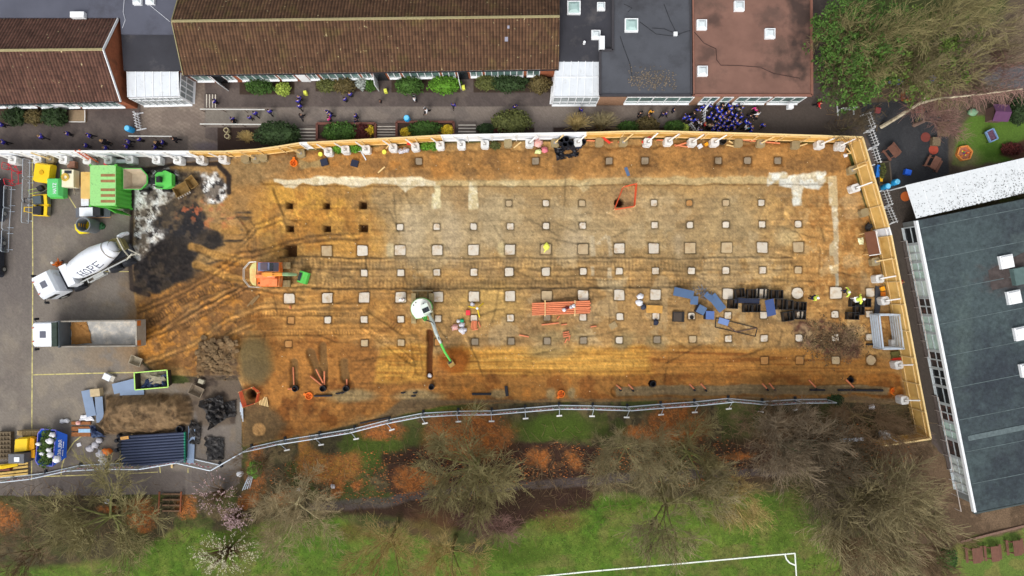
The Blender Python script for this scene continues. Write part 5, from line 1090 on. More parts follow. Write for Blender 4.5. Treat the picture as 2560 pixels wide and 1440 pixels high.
# yellow water bowser
c = V2(P(107, 432, 1.1)); t = thing('water_bowser', 'yellow plastic water bowser on a small trailer beside the hoarding', 'bowser', c, rz=R(-8), local=True)
b = MB(); pr = [(-.95, .55), (-.85, .4), (.85, .4), (.95, .55), (.95, .95), (.8, 1.25), (-.8, 1.25), (-.95, .95)]; n = 8
b.add([(x, y, z) for x in (-.75, .75) for y, z in pr], [tuple(range(n))[::-1], tuple(range(n, 2 * n))] + [(i, (i + 1) % n, n + (i + 1) % n, n + i) for i in range(n)]); tk = b.build('tank', YEL, t)
b = MB(); b.cyl((0, 0, 1.25), (0, 0, 1.33), .22, n=14); b.build('filler_lid', mat('deep_yellow', (206, 160, 20)), tk); b = MB(); b.box((0, 0, .36), (.9, 2.0, .08)); b.bar((0, 0, .36), (1.0, 1.6, .4), .08, .08); b.build('trailer_frame', BLACK, t)
for s in (-1, 1): wheel(t, (0, s * .8, .28), .28, .18, s)
# green generator with lettering
c = V2(P(135, 468, 1.2)); t = thing('diesel_generator', 'green hooded generator with white HATZ lettering between bowser and compressor', 'generator', c, rz=R(0), local=True)
b = MB(); hp = [(-.72, -.92), (.72, -.92), (.72, .92), (-.72, .92)]; b.prism(hp, .35, .95); b.prism(hp, .951, 1.35, [(-.55, -.8), (.5, -.8), (.5, .8), (-.55, .8)]); hd = b.build('hood', mat('generator_green', (92, 190, 108), .4, .05), t)
b = MB(); lettering(b, 'HATZ', lambda u_, v_: Vector((.32 - v_, -.6 + u_, 1.362)), .2, .3, .06, .06); b.build('lettering', WHITE, hd)
b = MB(); b.box((0, 0, .3), (1.3, 1.9, .1)); b.bar((0, .9, .35), (.15, 1.9, .4), .1, .1); b.build('drawbar', GREEN, t); b = MB(); b.box((.0, -.99, .7), (1.3, .1, .3)); b.build('rear_bumper', GREEN, t)
for s in (-1, 1): wheel(t, (s * 0, 0, .28), .28, .2, s) if False else wheel(t, (0, s * .5, .28), .28, .2, s)
# cream compressor with hose
c = V2(P(170, 446, 1.1)); t = thing('pressure_washer', 'cream box bodied pressure washer with a coiled yellow hose on top', 'pressure washer', c, local=True)
b = MB(); b.box((0, 0, .75), (1.15, 1.7, .8)); bd = b.build('body', CREAM, t); b = MB(); b.box((.05, .62, 1.16), (.7, .3, .04)); b.build('vent', GDARK, bd)
b = MB()
for k in range(4): b.tube([(-.2 + (.2 + .055 * k) * math.cos(a), .1 + (.2 + .055 * k) * math.sin(a), 1.2 + .03 * (k % 2)) for a in [2 * math.pi * i / 16 for i in range(17)]], .035, 5)
b.build('hose', mat('yellow_hose', (214, 180, 80), .6, .1), t); b = MB(); b.bar((0, -.85, .35), (.15, -1.5, .35), .08, .08); b.bar((-.1, -1.3, .35), (.5, -1.3, .3), .05, .05); b.build('drawbar', STEEL, t)
for s in (-1, 1): wheel(t, (.0, s * .6, .3), .3, .18, s)
# compaction rollers
def roller(px, py, top, label, rz, bodyc):
    c = V2(P(px, py, .7)); t = thing('pedestrian_roller', label, 'roller', c, rz=R(rz), local=True, group='pedestrian rollers by the cones')
    for x in (.45,): b = MB(); b.lathe((x, -.45, .3), (x, .45, .3), [(0, .3), (1, .3)], 16); b.build('drum', STEEL, t)
    b = MB(); b.lathe((-.25, -.45, .3), (-.25, .45, .3), [(0, .3), (1, .3)], 16); b.build('drum', STEEL, t)
    b = MB(); b.box((.1, .5, .55), (1.5, .08, .3)); b.box((.1, -.5, .55), (1.5, .08, .3)); b.box((.6, 0, .7), (.3, .9, .1)); b.build('frame', YEL, t)
    b = MB(); b.box((-.1, 0, .75), (.8, .75, .35)); b.build('engine_cover', bodyc, t)
    b = MB(); b.bar((-.6, .3, .6), (-1.3, .2, .95), .05, .05); b.bar((-.6, -.3, .6), (-1.3, -.2, .95), .05, .05); b.bar((-1.3, .25, .95), (-1.3, -.25, .95), .06, .06); b.build('handle', YEL if top else BLACK, t)
roller(99, 500, 0, 'pedestrian roller with a grey engine cover, nearer the green generator', 4, mat('grey_cover', (74, 84, 90), .5, .1)); roller(99, 526, 1, 'yellow pedestrian roller with open engine, nearer the mixer truck', -3, BLACK)
c = V2(P(98, 470, .6)); t = thing('plate_compactor', 'small black plate compactor between the yellow bowser and the rollers', 'compactor', c, rz=R(30), local=True)
b = MB(); b.box((0, 0, .1), (.8, .6, .1)); b.build('base_plate', STEEL, t); b = MB(); b.box((0, 0, .4), (.5, .45, .4)); b.build('engine', BLACK, t); b = MB(); b.tube([(-.3, .2, .3), (-.9, .2, .9), (-.9, -.2, .9), (-.3, -.2, .3)], .03, 5); b.build('handle', mat('lime_handle', (190, 214, 90)), t)
# plywood, insulation, pickup truck bits
pbox('plywood_stack', 214, 463, .95, 2.6, 1.1, PLYL, 'stack of pale plywood sheets against the green container', 'plywood stack')
pbox('insulation_pack', 212, 502, .75, 1.0, .8, HW, 'white wrapped pack between plywood and the green container', 'pack')
c = V2(P(225, 530, .9)); t = thing('tool_trailer', 'flat trailer with a white lidded box and black bin below the container', 'trailer', c, rz=R(1), local=True)
b = MB(); b.box((0, 0, .45), (3.4, .95, .1)); b.build('bed', mat('grey_bed', (96, 98, 104), .6, .15), t); b = MB(); b.box((-.35, .02, .75), (1.3, .85, .45)); b.build('lidded_box', WHITE, t); b = MB(); b.box((.72, 0, .75), (.7, .8, .5)); b.build('black_bin', BLACK, t)
b = MB(); b.box((1.5, 0, .55), (.6, .85, .1)); b.build('tray', mat('tray_grey', (74, 78, 84)), t); b = MB(); b.bar((-.5, -.52, .5), (1.75, -.52, .5), .06, .06); b.bar((1.75, -.5, .5), (1.75, .45, .5), .06, .06); b.build('side_rail', mat('raw_timber', (176, 132, 90)), t)
for s in (-1, 1): wheel(t, (.2, s * .42, .22), .22, .14, s)
# manhole rings
c = V2(P(218, 563, 1.0)); t = thing('manhole_ring', 'grey concrete manhole ring with yellow step irons inside', 'manhole ring', c, local=True)
b = MB(); b.hollow((0, 0, 0), .72, 1.6, .09, 28); b.build('ring', mat('ring_concrete', (124, 128, 132), .8, .1, 2), t)
b = MB()
for i in range(4): b.bar((-.58, -.16, .35 + i * .32), (-.58, .16, .35 + i * .32), .07, .05)
b.build('step_iron', mat('step_yellow', (230, 176, 40)), t)
b = MB(); cc = V2(P(203, 566, .3)); b.prism([(cc.x - .65, cc.y + .2), (cc.x - .1, cc.y + .7), (cc.x + .7, cc.y + .55), (cc.x + .9, cc.y - .6), (cc.x - .2, cc.y - .75), (cc.x - .6, cc.y - .3)], 0, .3); b.build('spill_bund', mat('bund_yellow', (240, 214, 20), .5, .05), None, label='bright yellow plastic bund under the concrete manhole ring', cat='bund')
b = MB(); b.blob(P(254, 566, .15), (.3, .35, .2), 4, .4); b.build('hose_coil', mat('dark_green_hose', (40, 84, 50)), None, label='dark green coiled hose beside the concrete manhole ring', cat='hose')
# crowd barriers on the left
def barrier(p0, p1, m, label, group, h=1.05, legs=True, bars=18):
    a = V2(P(*p0, h)); e = V2(P(*p1, h)); d = (e - a).normalized(); nn = Vector((-d.y, d.x, 0)); t = thing('crowd_barrier', label, 'barrier', (a + e) / 2, group)
    b = MB(); b.tube([a + UP * .18, a + UP * (h - .08), a + d * .1 + UP * h, e - d * .1 + UP * h, e + UP * (h - .08), e + UP * .18, a + UP * .18], .03, 5); b.build('frame', m, t)
    b = MB()
    for i in range(1, bars): q = a.lerp(e, i / bars); b.bar(q + UP * .18, q + UP * h, .014, .014)
    b.build('infill', m, t)
    for k in (.12, .88): q = a.lerp(e, k); b = MB(); b.bar(q - nn * .3 + UP * .03, q + nn * .3 + UP * .03, .05, .04); b.bar(q + UP * .03, q + UP * .2, .04, .04); b.build('foot', m, t)
RED = mat('red_tube', (206, 44, 58), .5, .06)
for i, (p0, p1) in enumerate((((10, 463), (8, 517)), ((8, 519), (4, 573)), ((4, 575), (2, 629)))): barrier(p0, p1, GALV, 'grey crowd barrier standing at the left edge, %s from the top' % ORDW[i + 1], 'grey crowd barriers')
for i, (p0, p1) in enumerate((((57, 396), (56, 442)), ((56, 446), (55, 500)), ((55, 503), (53, 556)))): barrier(p0, p1, GALV, 'grey crowd barrier in the line beside the yellow bowser, %s from the top' % ORDW[i + 1], 'grey crowd barriers')
for i, (p0, p1) in enumerate((((5, 405), (4, 421)), ((20, 408), (33, 428)), ((29, 425), (30, 458)), ((8, 446), (12, 462)))): barrier(p0, p1, RED, 'short red tubular barrier at the upper left, %s' % ['leftmost', 'beside the leftmost', 'standing upright at the right', 'lowest'][i], 'red barriers', .95, bars=3)
b = MB(); A = P(192, 375, 2.6); E = P(241, 407, .1); d = (E - A).normalized(); s_ = Vector((d.y, -d.x, 0)).normalized() * .2; t = thing('ladder', 'orange ladder leaning over the white hoarding by the green container', 'ladder', V2((A + E) / 2))
b.bar(A + s_, E + s_, .06, .09); b.bar(A - s_, E - s_, .06, .09); b.build('stile', mat('ladder_orange', (206, 96, 50)), t); b = MB()
for i in range(1, 11): q = A.lerp(E, i / 11); b.bar(q + s_, q - s_, .04, .04)
b.build('rung', mat('ladder_orange', (206, 96, 50)), t)
pbox('brown_crate', 177, 411, .75, .65, .5, mat('brown_card', (140, 100, 82)), 'brown wooden crate below the white block near the container', 'crate')
b = MB(); b.blob(P(271, 409, .2), (.4, .25, .2), 8, .3); b.build('red_bag', RED, None, label='red bag on the ground by the container and a white block', cat='bag')
pbox('white_beam', 298, 403, 1.2, .35, .3, HW, 'white box beam lying between two white blocks', 'beam')
for i, (x, y) in enumerate(((-20, 500), (-22, 640))):
    c = V2(P(x, y, .8)); t = thing('parked_car', 'dark parked car cut off by the left edge, %s of two' % ['upper', 'lower'][i], 'car', (c.x, c.y, 0), 'parked cars', R(90), True); CARM = mat('dark_car_paint', (36, 42, 54), .25, .1, spec=.6)
    b = MB(); b.prism([(-2.1, -.7), (-1.9, -.88), (1.8, -.88), (2.15, -.6), (2.15, .6), (1.8, .88), (-1.9, .88), (-2.1, .7)], .3, .9, [(-2.05, -.65), (-1.85, -.82), (1.7, -.82), (2.05, -.55), (2.05, .55), (1.7, .82), (-1.85, .82), (-2.05, .65)]); b.build('body', CARM, t)
    b = MB(); b.prism([(-1.7, -.8), (.9, -.8), (.9, .8), (-1.7, .8)], .9, 1.42, [(-1.3, -.62), (.3, -.62), (.3, .62), (-1.3, .62)]); k = b.build('glasshouse', GDARK, t); b = MB(); b.box((-.5, 0, 1.44), (1.5, 1.2, .04)); b.build('roof', CARM, k)
    for wx in (-1.3, 1.3):
        for s in (-1, 1): wheel(t, (wx, s * .8, .32), .32, .2, s)
    for s in (-1, 1): b = MB(); b.box((2.08, s * .6, .72), (.1, .3, .14)); b.build('headlight', HW, t)
# excavator buckets and a spare attachment lying about
def loose_bucket(px, py, rz, s, m, label, teeth=True):
    c = G(px, py); t = thing('digger_bucket', label, 'bucket', c, rz=R(rz), local=True, group='spare digger buckets')
    b = MB(); rim2 = [(-.6 * s, -.45 * s), (.6 * s, -.45 * s), (.6 * s, .45 * s), (-.6 * s, .45 * s)]; shell(b, rim2, [(x * .8, y * .6) for x, y in rim2], .02, .5 * s, .1); b.build('shell', m, t)
    if teeth:
        b = MB()
        for i in range(6): x = (-.5 + .2 * i) * s; b.bar((x, -.45 * s, .5 * s), (x, -.6 * s, .45 * s), .09 * s, .06)
        b.build('tooth_row', STEEL, t)
RUSTY = mat('muddy_bucket_steel', (132, 104, 58), .7, .25, 2, dirt=(90, 72, 48), dirt_amt=.4)
loose_bucket(461, 476, 28, 1.25, RUSTY, 'muddy toothed digger bucket lying on the ash heap'); loose_bucket(485, 457, -52, 1.0, RUSTY, 'narrow rusty trenching bucket beside the toothed bucket', False)
loose_bucket(346, 901, -20, 1.0, mat('pale_muddy_steel', (150, 140, 120), .8, .25, 3), 'pale muddy bucket beyond the tail of the tipper lorry', False); loose_bucket(497, 975, -25, 1.15, mat('brown_grey_steel', (128, 114, 96), .8, .25, 3), 'wide grey brown bucket between rubble and black sheeting', False)
pbox('concrete_lump', 502, 954, .55, .4, .4, mat('pale_lump', (176, 168, 146), .85, .15, 3), 'pale concrete block lump beside the wide bucket', 'lump', -20)
pbar('timber_post', (628, 762), (648, 738), .1, mat('muddy_timber', (136, 110, 74), .9, .2), 'muddy timber sleeper on the soil below the orange excavator', 'sleeper', kind='bar'); pbar('timber_post', (618, 766), (640, 742), .08, mat('muddy_timber', (136, 110, 74)), 'thin muddy timber beside the sleeper below the orange excavator', 'timber', kind='bar')
# skips
c = V2(P(123, 1115, .9)); SKP = thing('rubbish_skip', 'blue skip heaped with green cuttings and white bags', 'skip', c, rz=R(-5), local=True)
b = MB(); rim2 = [(-.85, -1.45), (-.55, -1.8), (.85, -1.8), (.85, 1.75), (-.55, 1.75), (-.85, 1.3)]; shell(b, rim2, [(-.6, -.8), (-.4, -.9), (.75, -.9), (.75, .9), (-.4, .9), (-.6, .8)], .05, 1.35, .05); SB = b.build('skip_body', mat('skip_blue', (38, 92, 196), .45, .08, 2), SKP)
b = MB(); fp = [(.86, -1.8, 1.36), (.86, 1.75, 1.36), (1.45, 1.15, .55), (1.5, -1.1, .5)]; b.plate(fp, .06); sp = b.build('side_panel', mat('skip_blue', (38, 92, 196)), SKP)
o_ = Vector(fp[1]); ex = (Vector(fp[0]) - o_).normalized(); ey = (Vector((.86, 0, 1.36)) - Vector((1.47, 0, .52))).normalized(); nn = ex.cross(ey); nn = nn if nn.z > 0 else -nn
def onsk(u_, v_): return Vector((1.2, .72, .93)) + ex * u_ + ey * (v_) + nn * .055
b = MB(); lettering(b, 'RABLANDS', onsk, .17, .26, .05, .05); 
for k in range(9):
    if k != 4: q0 = onsk(.2 + k * .16, -.12); b.quad(q0, q0 + ex * .13, q0 + ex * .13 - ey * .07, q0 - ey * .07)
b.build('lettering', WHITE, sp)
b = MB(); b.ring([(x * 1.0, y * 1.0) for x, y in rim2], 1.3, 1.38, .07); b.build('rim', mat('skip_rim_violet', (120, 116, 200)), SKP)
def leafclump(mb, c, r, n, rs, size=.14, flat=.6):
    for i in range(n):
        while True:
            d = Vector((rs.uniform(-1, 1), rs.uniform(-1, 1), rs.uniform(-1, 1)))
            if .25 < d.length < 1: break
        p = Vector(c) + Vector((d.x * r[0], d.y * r[1], abs(d.z) * r[2] if flat else d.z * r[2]))
        s = size * rs.uniform(.6, 1.3); a = Vector((rs.gauss(0, 1), rs.gauss(0, 1), rs.gauss(0, .55))).normalized(); bq = a.cross(Vector((rs.gauss(0, .5), rs.gauss(0, .5), 1))).normalized()
        mb.quad(p - a * s, p - bq * s * .5, p + a * s, p + bq * s * .5)
CUT = mat('cut_foliage', (70, 92, 40), .8, .2, 3, island=.55)
b = MB(); rs = random.Random(5)
for x, y in ((.1, 1.4), (.0, .7), (.3, .1), (-.2, -.4), (.3, -1.0), (.0, -1.5), (.4, .9)): leafclump(b, (x, y, 1.15), (.65, .6, .5), 150, rs, .13)
b.blob((.05, 0, .9), (.8, 1.6, .4), 2, .2); cu = b.build('cuttings', CUT, None, label='heap of leafy green cuttings filling the blue skip', cat='cuttings'); 
cu.location = Vector((c.x, c.y, 0)) + Matrix.Rotation(R(-5), 3, 'Z') @ cu.location; cu.rotation_euler = (0, 0, R(-5)); cu['kind'] = 'stuff'
BAG = mat('white_sack', (222, 222, 226), .7, .1, 3, bump=.2); BAGC = mat('clear_rubble_sack', (196, 194, 200), .35, .16, 4, dirt=(150, 140, 140), dirt_amt=.35, dirt_scale=3); BAGP = mat('pink_sack', (220, 160, 150), .5, .16, 4, dirt=(200, 196, 196), dirt_amt=.4, dirt_scale=3)
def bag(px, py, r, m, label, z=None, group='sacks', seed=None, name='rubble_sack'):
    seed = seed if seed is not None else int(px * 7 + py); z0 = gz(px, py) if z is None else z; c = P(px, py, z0 + r * .8); b = MB(); b.blob((c.x, c.y, z0 + r * .55), (r, r * .85, r * .65), seed, .3, 12, 8, 1.8); return b.build(name, m, None, smooth=True, label=label, cat='sack', group=group)
for i, (x, y, r, l) in enumerate(((129, 1087, .28, 'white sack in the blue skip nearest its top corner'), (123, 1103, .36, 'large white sack in the middle of the blue skip'), (95, 1110, .24, 'white sack on the left rim of the blue skip'), (121, 1125, .26, 'white sack below the middle sack in the blue skip'), (104, 1134, .22, 'small white sack low in the blue skip'), (124, 1138, .3, 'flat white sack at the lower middle of the blue skip'), (141, 1149, .36, 'white sack spilling over the lower corner of the blue skip'))): bag(x, y, r, BAG, l, 1.35, 'white sacks in the blue skip')
# green open skip with sheeting
zz = 1.2; SK2 = thing('open_skip', 'dark open skip with lime green rim filled with sheeting and rubble', 'skip', V2(P(377, 950, zz)))
q = [P(335, 932, zz), P(417, 925, zz), P(420, 968, zz), P(337, 975, zz)]; cc = sum(q, Vector()) / 4
b = MB(); r2 = [(p.x, p.y) for p in q]; shell(b, r2, [((x - cc.x) * .85 + cc.x, (y - cc.y) * .85 + cc.y) for x, y in r2], .05, zz - .06, .05); b.build('skip_body', mat('skip_dark', (58, 52, 44), .8, .2), SK2)
b = MB(); b.ring(r2, zz - .06, zz, .1); b.build('rim', mat('lime_rim', (176, 222, 110), .5, .08), SK2)
b = MB(); b.prism([((x - cc.x) * .86 + cc.x, (y - cc.y) * .86 + cc.y) for x, y in r2], .2, .55); b.blob((cc.x + .3, cc.y, .6), (.9, .6, .4), 3, .4); b.build('rubble', mat('skip_rubble', (150, 142, 120), .9, .35, 2, dirt=(80, 60, 44), dirt_amt=.5), SK2)
NAVY = mat('navy_sheeting', (44, 56, 86), .35, .2, 1.5, dirt=(90, 110, 140), dirt_amt=.3, dirt_scale=1.5); b = MB(); a0 = P(352, 968, .9); b.crumple([(P(350, 972, 1).x, P(350, 972, 1).y), (P(412, 966, 1).x, P(412, 966, 1).y), (P(416, 935, 1).x, P(416, 935, 1).y), (P(360, 950, 1).x, P(360, 950, 1).y)], .55, .55, 7, 14); b.build('plastic_sheeting', NAVY, None, label='crumpled navy plastic sheeting inside the lime rimmed skip', cat='sheeting')
# yellow mini digger at the lower left corner (partly outside the picture)
c = V2(P(58, 1112, 1.4)); t = thing('yellow_excavator', 'yellow excavator with flat rear cover beside the blue skip', 'excavator', c, local=True)
b = MB(); b.prism([(-.85, -.75), (.45, -.6), (.6, .7), (-.75, .6)], .8, 1.5, [(-.8, -.7), (.4, -.55), (.5, .62), (-.7, .55)]); b.build('rear_cover', YEL, t); b = MB(); b.prism([(.45, -.6), (1.0, -.4), (1.0, .55), (.6, .7)], .8, 1.3); b.build('side_cover', mat('deep_orange_yellow', (226, 160, 20)), t)
b = MB(); b.box((.75, -.95, 1.0), (.35, .8, .3)); b.build('step_bracket', mat('deep_orange_yellow', (226, 160, 20)), t); b = MB(); b.box((-.2, -1.2, 1.4), (1.5, .9, 1.2)); k = b.build('cab', mat('grey_cab', (96, 98, 104), .4, .1), t); b = MB(); b.box((-.1, -1.25, 2.03), (.5, .45, .06)); b.build('roof_panel', HW, k)
tracks(t, 2.6, 1.9, .45, 0, .7)
b = MB(); b.tube([(-.6, -1.9, 1.3), (-1.6, -2.0, 1.9), (-3, -2.1, 1.7)], [.2, .22, .18], 6); b.build('boom', YEL, t)
for i, (y0, y1, l) in enumerate(((1163, 1158, 'uppermost'), (1175, 1166, 'second'), (1184, 1176, 'third'), (1191, 1184, 'lowest'))):
    pbar('timber_plank', (-20, y0 + 2), (70, y1), .1, mat('yellow_plank', (214, 180, 104), .7, .12), 'yellow timber plank by the yellow excavator at the left edge, %s' % l, 'plank', .25, 'planks at the left edge', kind='bar')
pbar('brown_pipe', (2, 1172), (28, 1171), .22, mat('brown_pipe', (110, 60, 50)), 'dark red pipe section lying on the planks at the left edge', 'pipe', .55)
b = MB(); q = P(8, 1114, .5)
for i in range(7): b.bar((q.x - .7, q.y - 1.25 + i * .42, .5), (q.x + .75, q.y - 1.2 + i * .42, .5), .13, .06)
for i in range(5): b.bar((q.x - .6 + i * .32, q.y - 1.4, .45), (q.x - .6 + i * .32, q.y + 1.4, .45), .1, .06)
b.box((q.x, q.y, .2), (1.3, 2.6, .4)); b.build('pallet_stack', mat('grey_brown_pallet', (110, 96, 76), .9, .2), None, label='stack of dark wooden pallets at the left edge above the yellow excavator', cat='pallets')
# ---------------------------------------------------------------- foundation pads
PADM = [mat('pale_concrete', (204, 194, 178), .85, .1, 2, bump=.15, dirt=(176, 144, 102), dirt_amt=.42, dirt_scale=1.6), mat('tan_concrete', (182, 160, 126), .88, .12, 2, bump=.15, dirt=(160, 124, 80), dirt_amt=.4, dirt_scale=1.2), mat('grey_concrete', (140, 126, 106), .88, .12, 2, bump=.15, dirt=(110, 92, 66), dirt_amt=.35), mat('muddy_pad', (174, 124, 70), .9, .15, 2, dirt=(190, 150, 96), dirt_amt=.4)]
ROWD = {'A': 'topmost small row', 'B': 'second small row', 'C': 'large row above the ruts', 'D': 'small row between the ruts', 'E': 'large row below the ruts', 'F': 'small row level with orange pipes', 'G': 'small row below orange pipes', 'H': 'short lowest row', 'T': 'dark row under the hoarding'}
TONE = {('C', 1458): 1, ('C', 1635): 0, ('C', 1726): 1, ('C', 1365): 1, ('C', 1996): 1, ('C', 817): 1, ('E', 1367): 1, ('D', 1996): 1, ('F', 727): 3, ('F', 1368): 2, ('G', 721): 3, ('G', 1095): 3, ('G', 1187): 2, ('G', 1278): 2, ('G', 1368): 2, ('G', 1459): 2, ('G', 1643): 2, ('G', 1732): 1, ('H', 1912): 3, ('H', 2000): 3, ('H', 2090): 1, ('H', 2178): 1, ('A', 1724): 3, ('A', 1272): 1, ('A', 1455): 1, ('C', 1817): 1, ('F', 1459): 1, ('G', 911): 1, ('G', 1003): 1, ('A', 1815): 1}
TNM = ['pale', 'tan', 'grey', 'mud covered']
rowx = {}
for x, y, h, r in PADS: rowx.setdefault(r, []).append(x)
for x, y, hw, row in PADS:
    r_ = random.Random(int(x * 3 + y)); c = P(x, y, .08); w_ = hw * 2 / S / 2; pts = []
    for k, (sx, sy) in enumerate(((-1, -1), (1, -1), (1, 1), (-1, 1))):
        nx_, ny_ = ((1, -1), (1, 1), (-1, 1), (-1, -1))[k]
        cr = r_.uniform(.03, .12); a = Vector((sx * w_ * r_.uniform(.92, 1.06), sy * w_ * r_.uniform(.92, 1.06)))
        if k in (0, 2): pts += [a + Vector((0, -sy * cr)), a + Vector((-sx * cr, 0))]
        else: pts += [a + Vector((-sx * cr, 0)), a + Vector((0, -sy * cr))]
        e = ((sx, sy), (nx_, ny_)); 
    if row == 'H' and x == 2178 or (row == 'E' and x == 1994): pts = [Vector((math.cos(a) * w_ * 1.12, math.sin(a) * w_ * 1.12)) * r_.uniform(.9, 1.05) for a in [i * math.pi / 6 for i in range(12)]]
    # wobble along the edges
    fine = []
    for i in range(len(pts)):
        a, e = pts[i], pts[(i + 1) % len(pts)]; fine += [a, a.lerp(e, .5) + Vector((r_.uniform(-.025, .025), r_.uniform(-.025, .025)))]
    tone = 2 if row == 'T' else TONE.get((row, x), 0)
    b = MB(); zt = .07 if tone != 3 else .03; b.prism([(c.x + p.x, c.y + p.y) for p in fine], -.3, zt)
    i = sorted(rowx[row]).index(x) + 1
    b.build('concrete_pad', PADM[tone], None, label='%s square concrete pad, %s from left in the %s' % (TNM[tone], ordw(i), ROWD[row]), cat='concrete pad', group='concrete foundation pads')
# ---------------------------------------------------------------- pipes, crates, sheets
NPIPE = mat('navy_pipe', (48, 58, 84), .45, .1, 2, spec=.4); GCAP = mat('green_cap', (30, 130, 100), .5); OPIPE = mat('orange_clay_pipe', (214, 128, 88), .6, .1, 2, rnd=.1); PBLK = mat('black_pipe', (36, 38, 46), .5, .12, 2)
for i in range(11):
    y0 = 1093 + i * 7.2; y1 = 1083 + i * 7.0; z = .62
    t = thing('drainage_pipe', 'long navy drainage pipe on top of the stack, %s from its upper edge' % ORDW[i + 1], 'pipe', V2(P(380, (y0 + y1) / 2, z)), 'navy pipes in the stack')
    A = P(302, y0, z); E = P(461, y1, z); b = MB(); b.tube([A, E], .135, 10); b.build('pipe', NPIPE, t); b = MB(); b.tube([A - Vector((.12, 0, 0)), A + Vector((.12, 0, 0))], .16, 10); b.build('socket', PBLK, t)
    b = MB(); b.tube([E, E + Vector((.12, 0, 0))], .14, 10); b.build('end_cap', GCAP, t)
for i in range(10):
    A = P(300, 1097 + i * 7.2, .33); E = P(464, 1087 + i * 7.0, .33); b = MB(); b.tube([A, E], .135, 8); b.build('drainage_pipe', NPIPE, None, label='navy drainage pipe in the hidden under layer of the stack, %s from top' % ORDW[i + 1], cat='pipe', group='navy pipes under the stack')
for i, x in enumerate((330, 430)): pbar('timber_bearer', (x, 1085), (x, 1170), .09, TIM, 'timber bearer under the navy pipe stack, %s' % ['nearer its left end', 'nearer its right end'][i], 'bearer', .1, kind='bar')
pbox('plywood_offcut', 311, 1095, .8, .3, .06, mat('orange_ply', (214, 160, 90)), 'orange plywood offcut on the corner of the navy pipe stack', 'board', 8, .78)
for i in range(4): b = MB(); q = P(296 - i % 2 * 6, 1090 + i * 12, .2); b.lathe(q, q + Vector((.3, .1, .1)), [(0, .2), (.5, .22), (1, .18)], 10); b.build('pipe_coupling', PBLK, None, label='black pipe coupling at the left end of the navy pipes, %s from top' % ORDW[i + 1], cat='coupling', group='black pipe couplings')
b = MB(); q = P(452, 1072, .25); b.hollow(q - UP * .2, .35, .5, .05); b.build('black_chamber', PBLK, None, label='black chamber base above the right end of the navy pipes', cat='chamber')
for i in range(7):
    y0 = 758.5 + i * 4.6; A = P(1330, y0 + .6, .42); E = P(1477 if i % 2 else 1474, y0 - 5.4 + (1 if i == 3 else 0), .42)
    b = MB(); b.tube([A, E], .088, 10); b.build('clay_pipe', OPIPE, None, label='orange pipe in the top layer of the orange stack, %s from the top edge' % ORDW[i + 1], cat='pipe', group='orange pipes in the stack')
for i in range(7):
    y0 = 758.5 + i * 4.6; A = P(1330, y0 + .6, .22); E = P(1475, y0 - 5.2, .22); b = MB(); b.tube([A, E], .088, 8); b.build('clay_pipe', OPIPE, None, label='orange pipe in the lower layer of the orange stack, %s from top' % ORDW[i + 1], cat='pipe', group='orange pipes under the stack')
for i, (x, s) in enumerate(((1362, 0), (1436, 0))):
    b = MB(); A = P(x, 752, .0); E = P(x, 790, .0); b.bar(A + UP * .07, E + UP * .07, .12, .12); b.bar(A, A + UP * .75, .1, .1); b.bar(A + UP * .55, E + UP * .55, .08, .05); b.build('pipe_cradle', TIM, None, label='timber frame round the orange pipe stack near its %s end' % ['left', 'right'][i], cat='frame', group='timber pipe frames')
for i, (x, y, m) in enumerate(((1410, 775, BAG), (1417, 770, mat('dark_red_tin', (96, 30, 36))), (1428, 768, BAGC), (1434, 765, BAG))): bag(x, y, .2, m, ['white tub', 'dark red tub', 'grey cloth bundle', 'white cloth bundle'][i] + ' resting on the orange pipe stack', .5, 'oddments on the orange pipes', name='bundle')
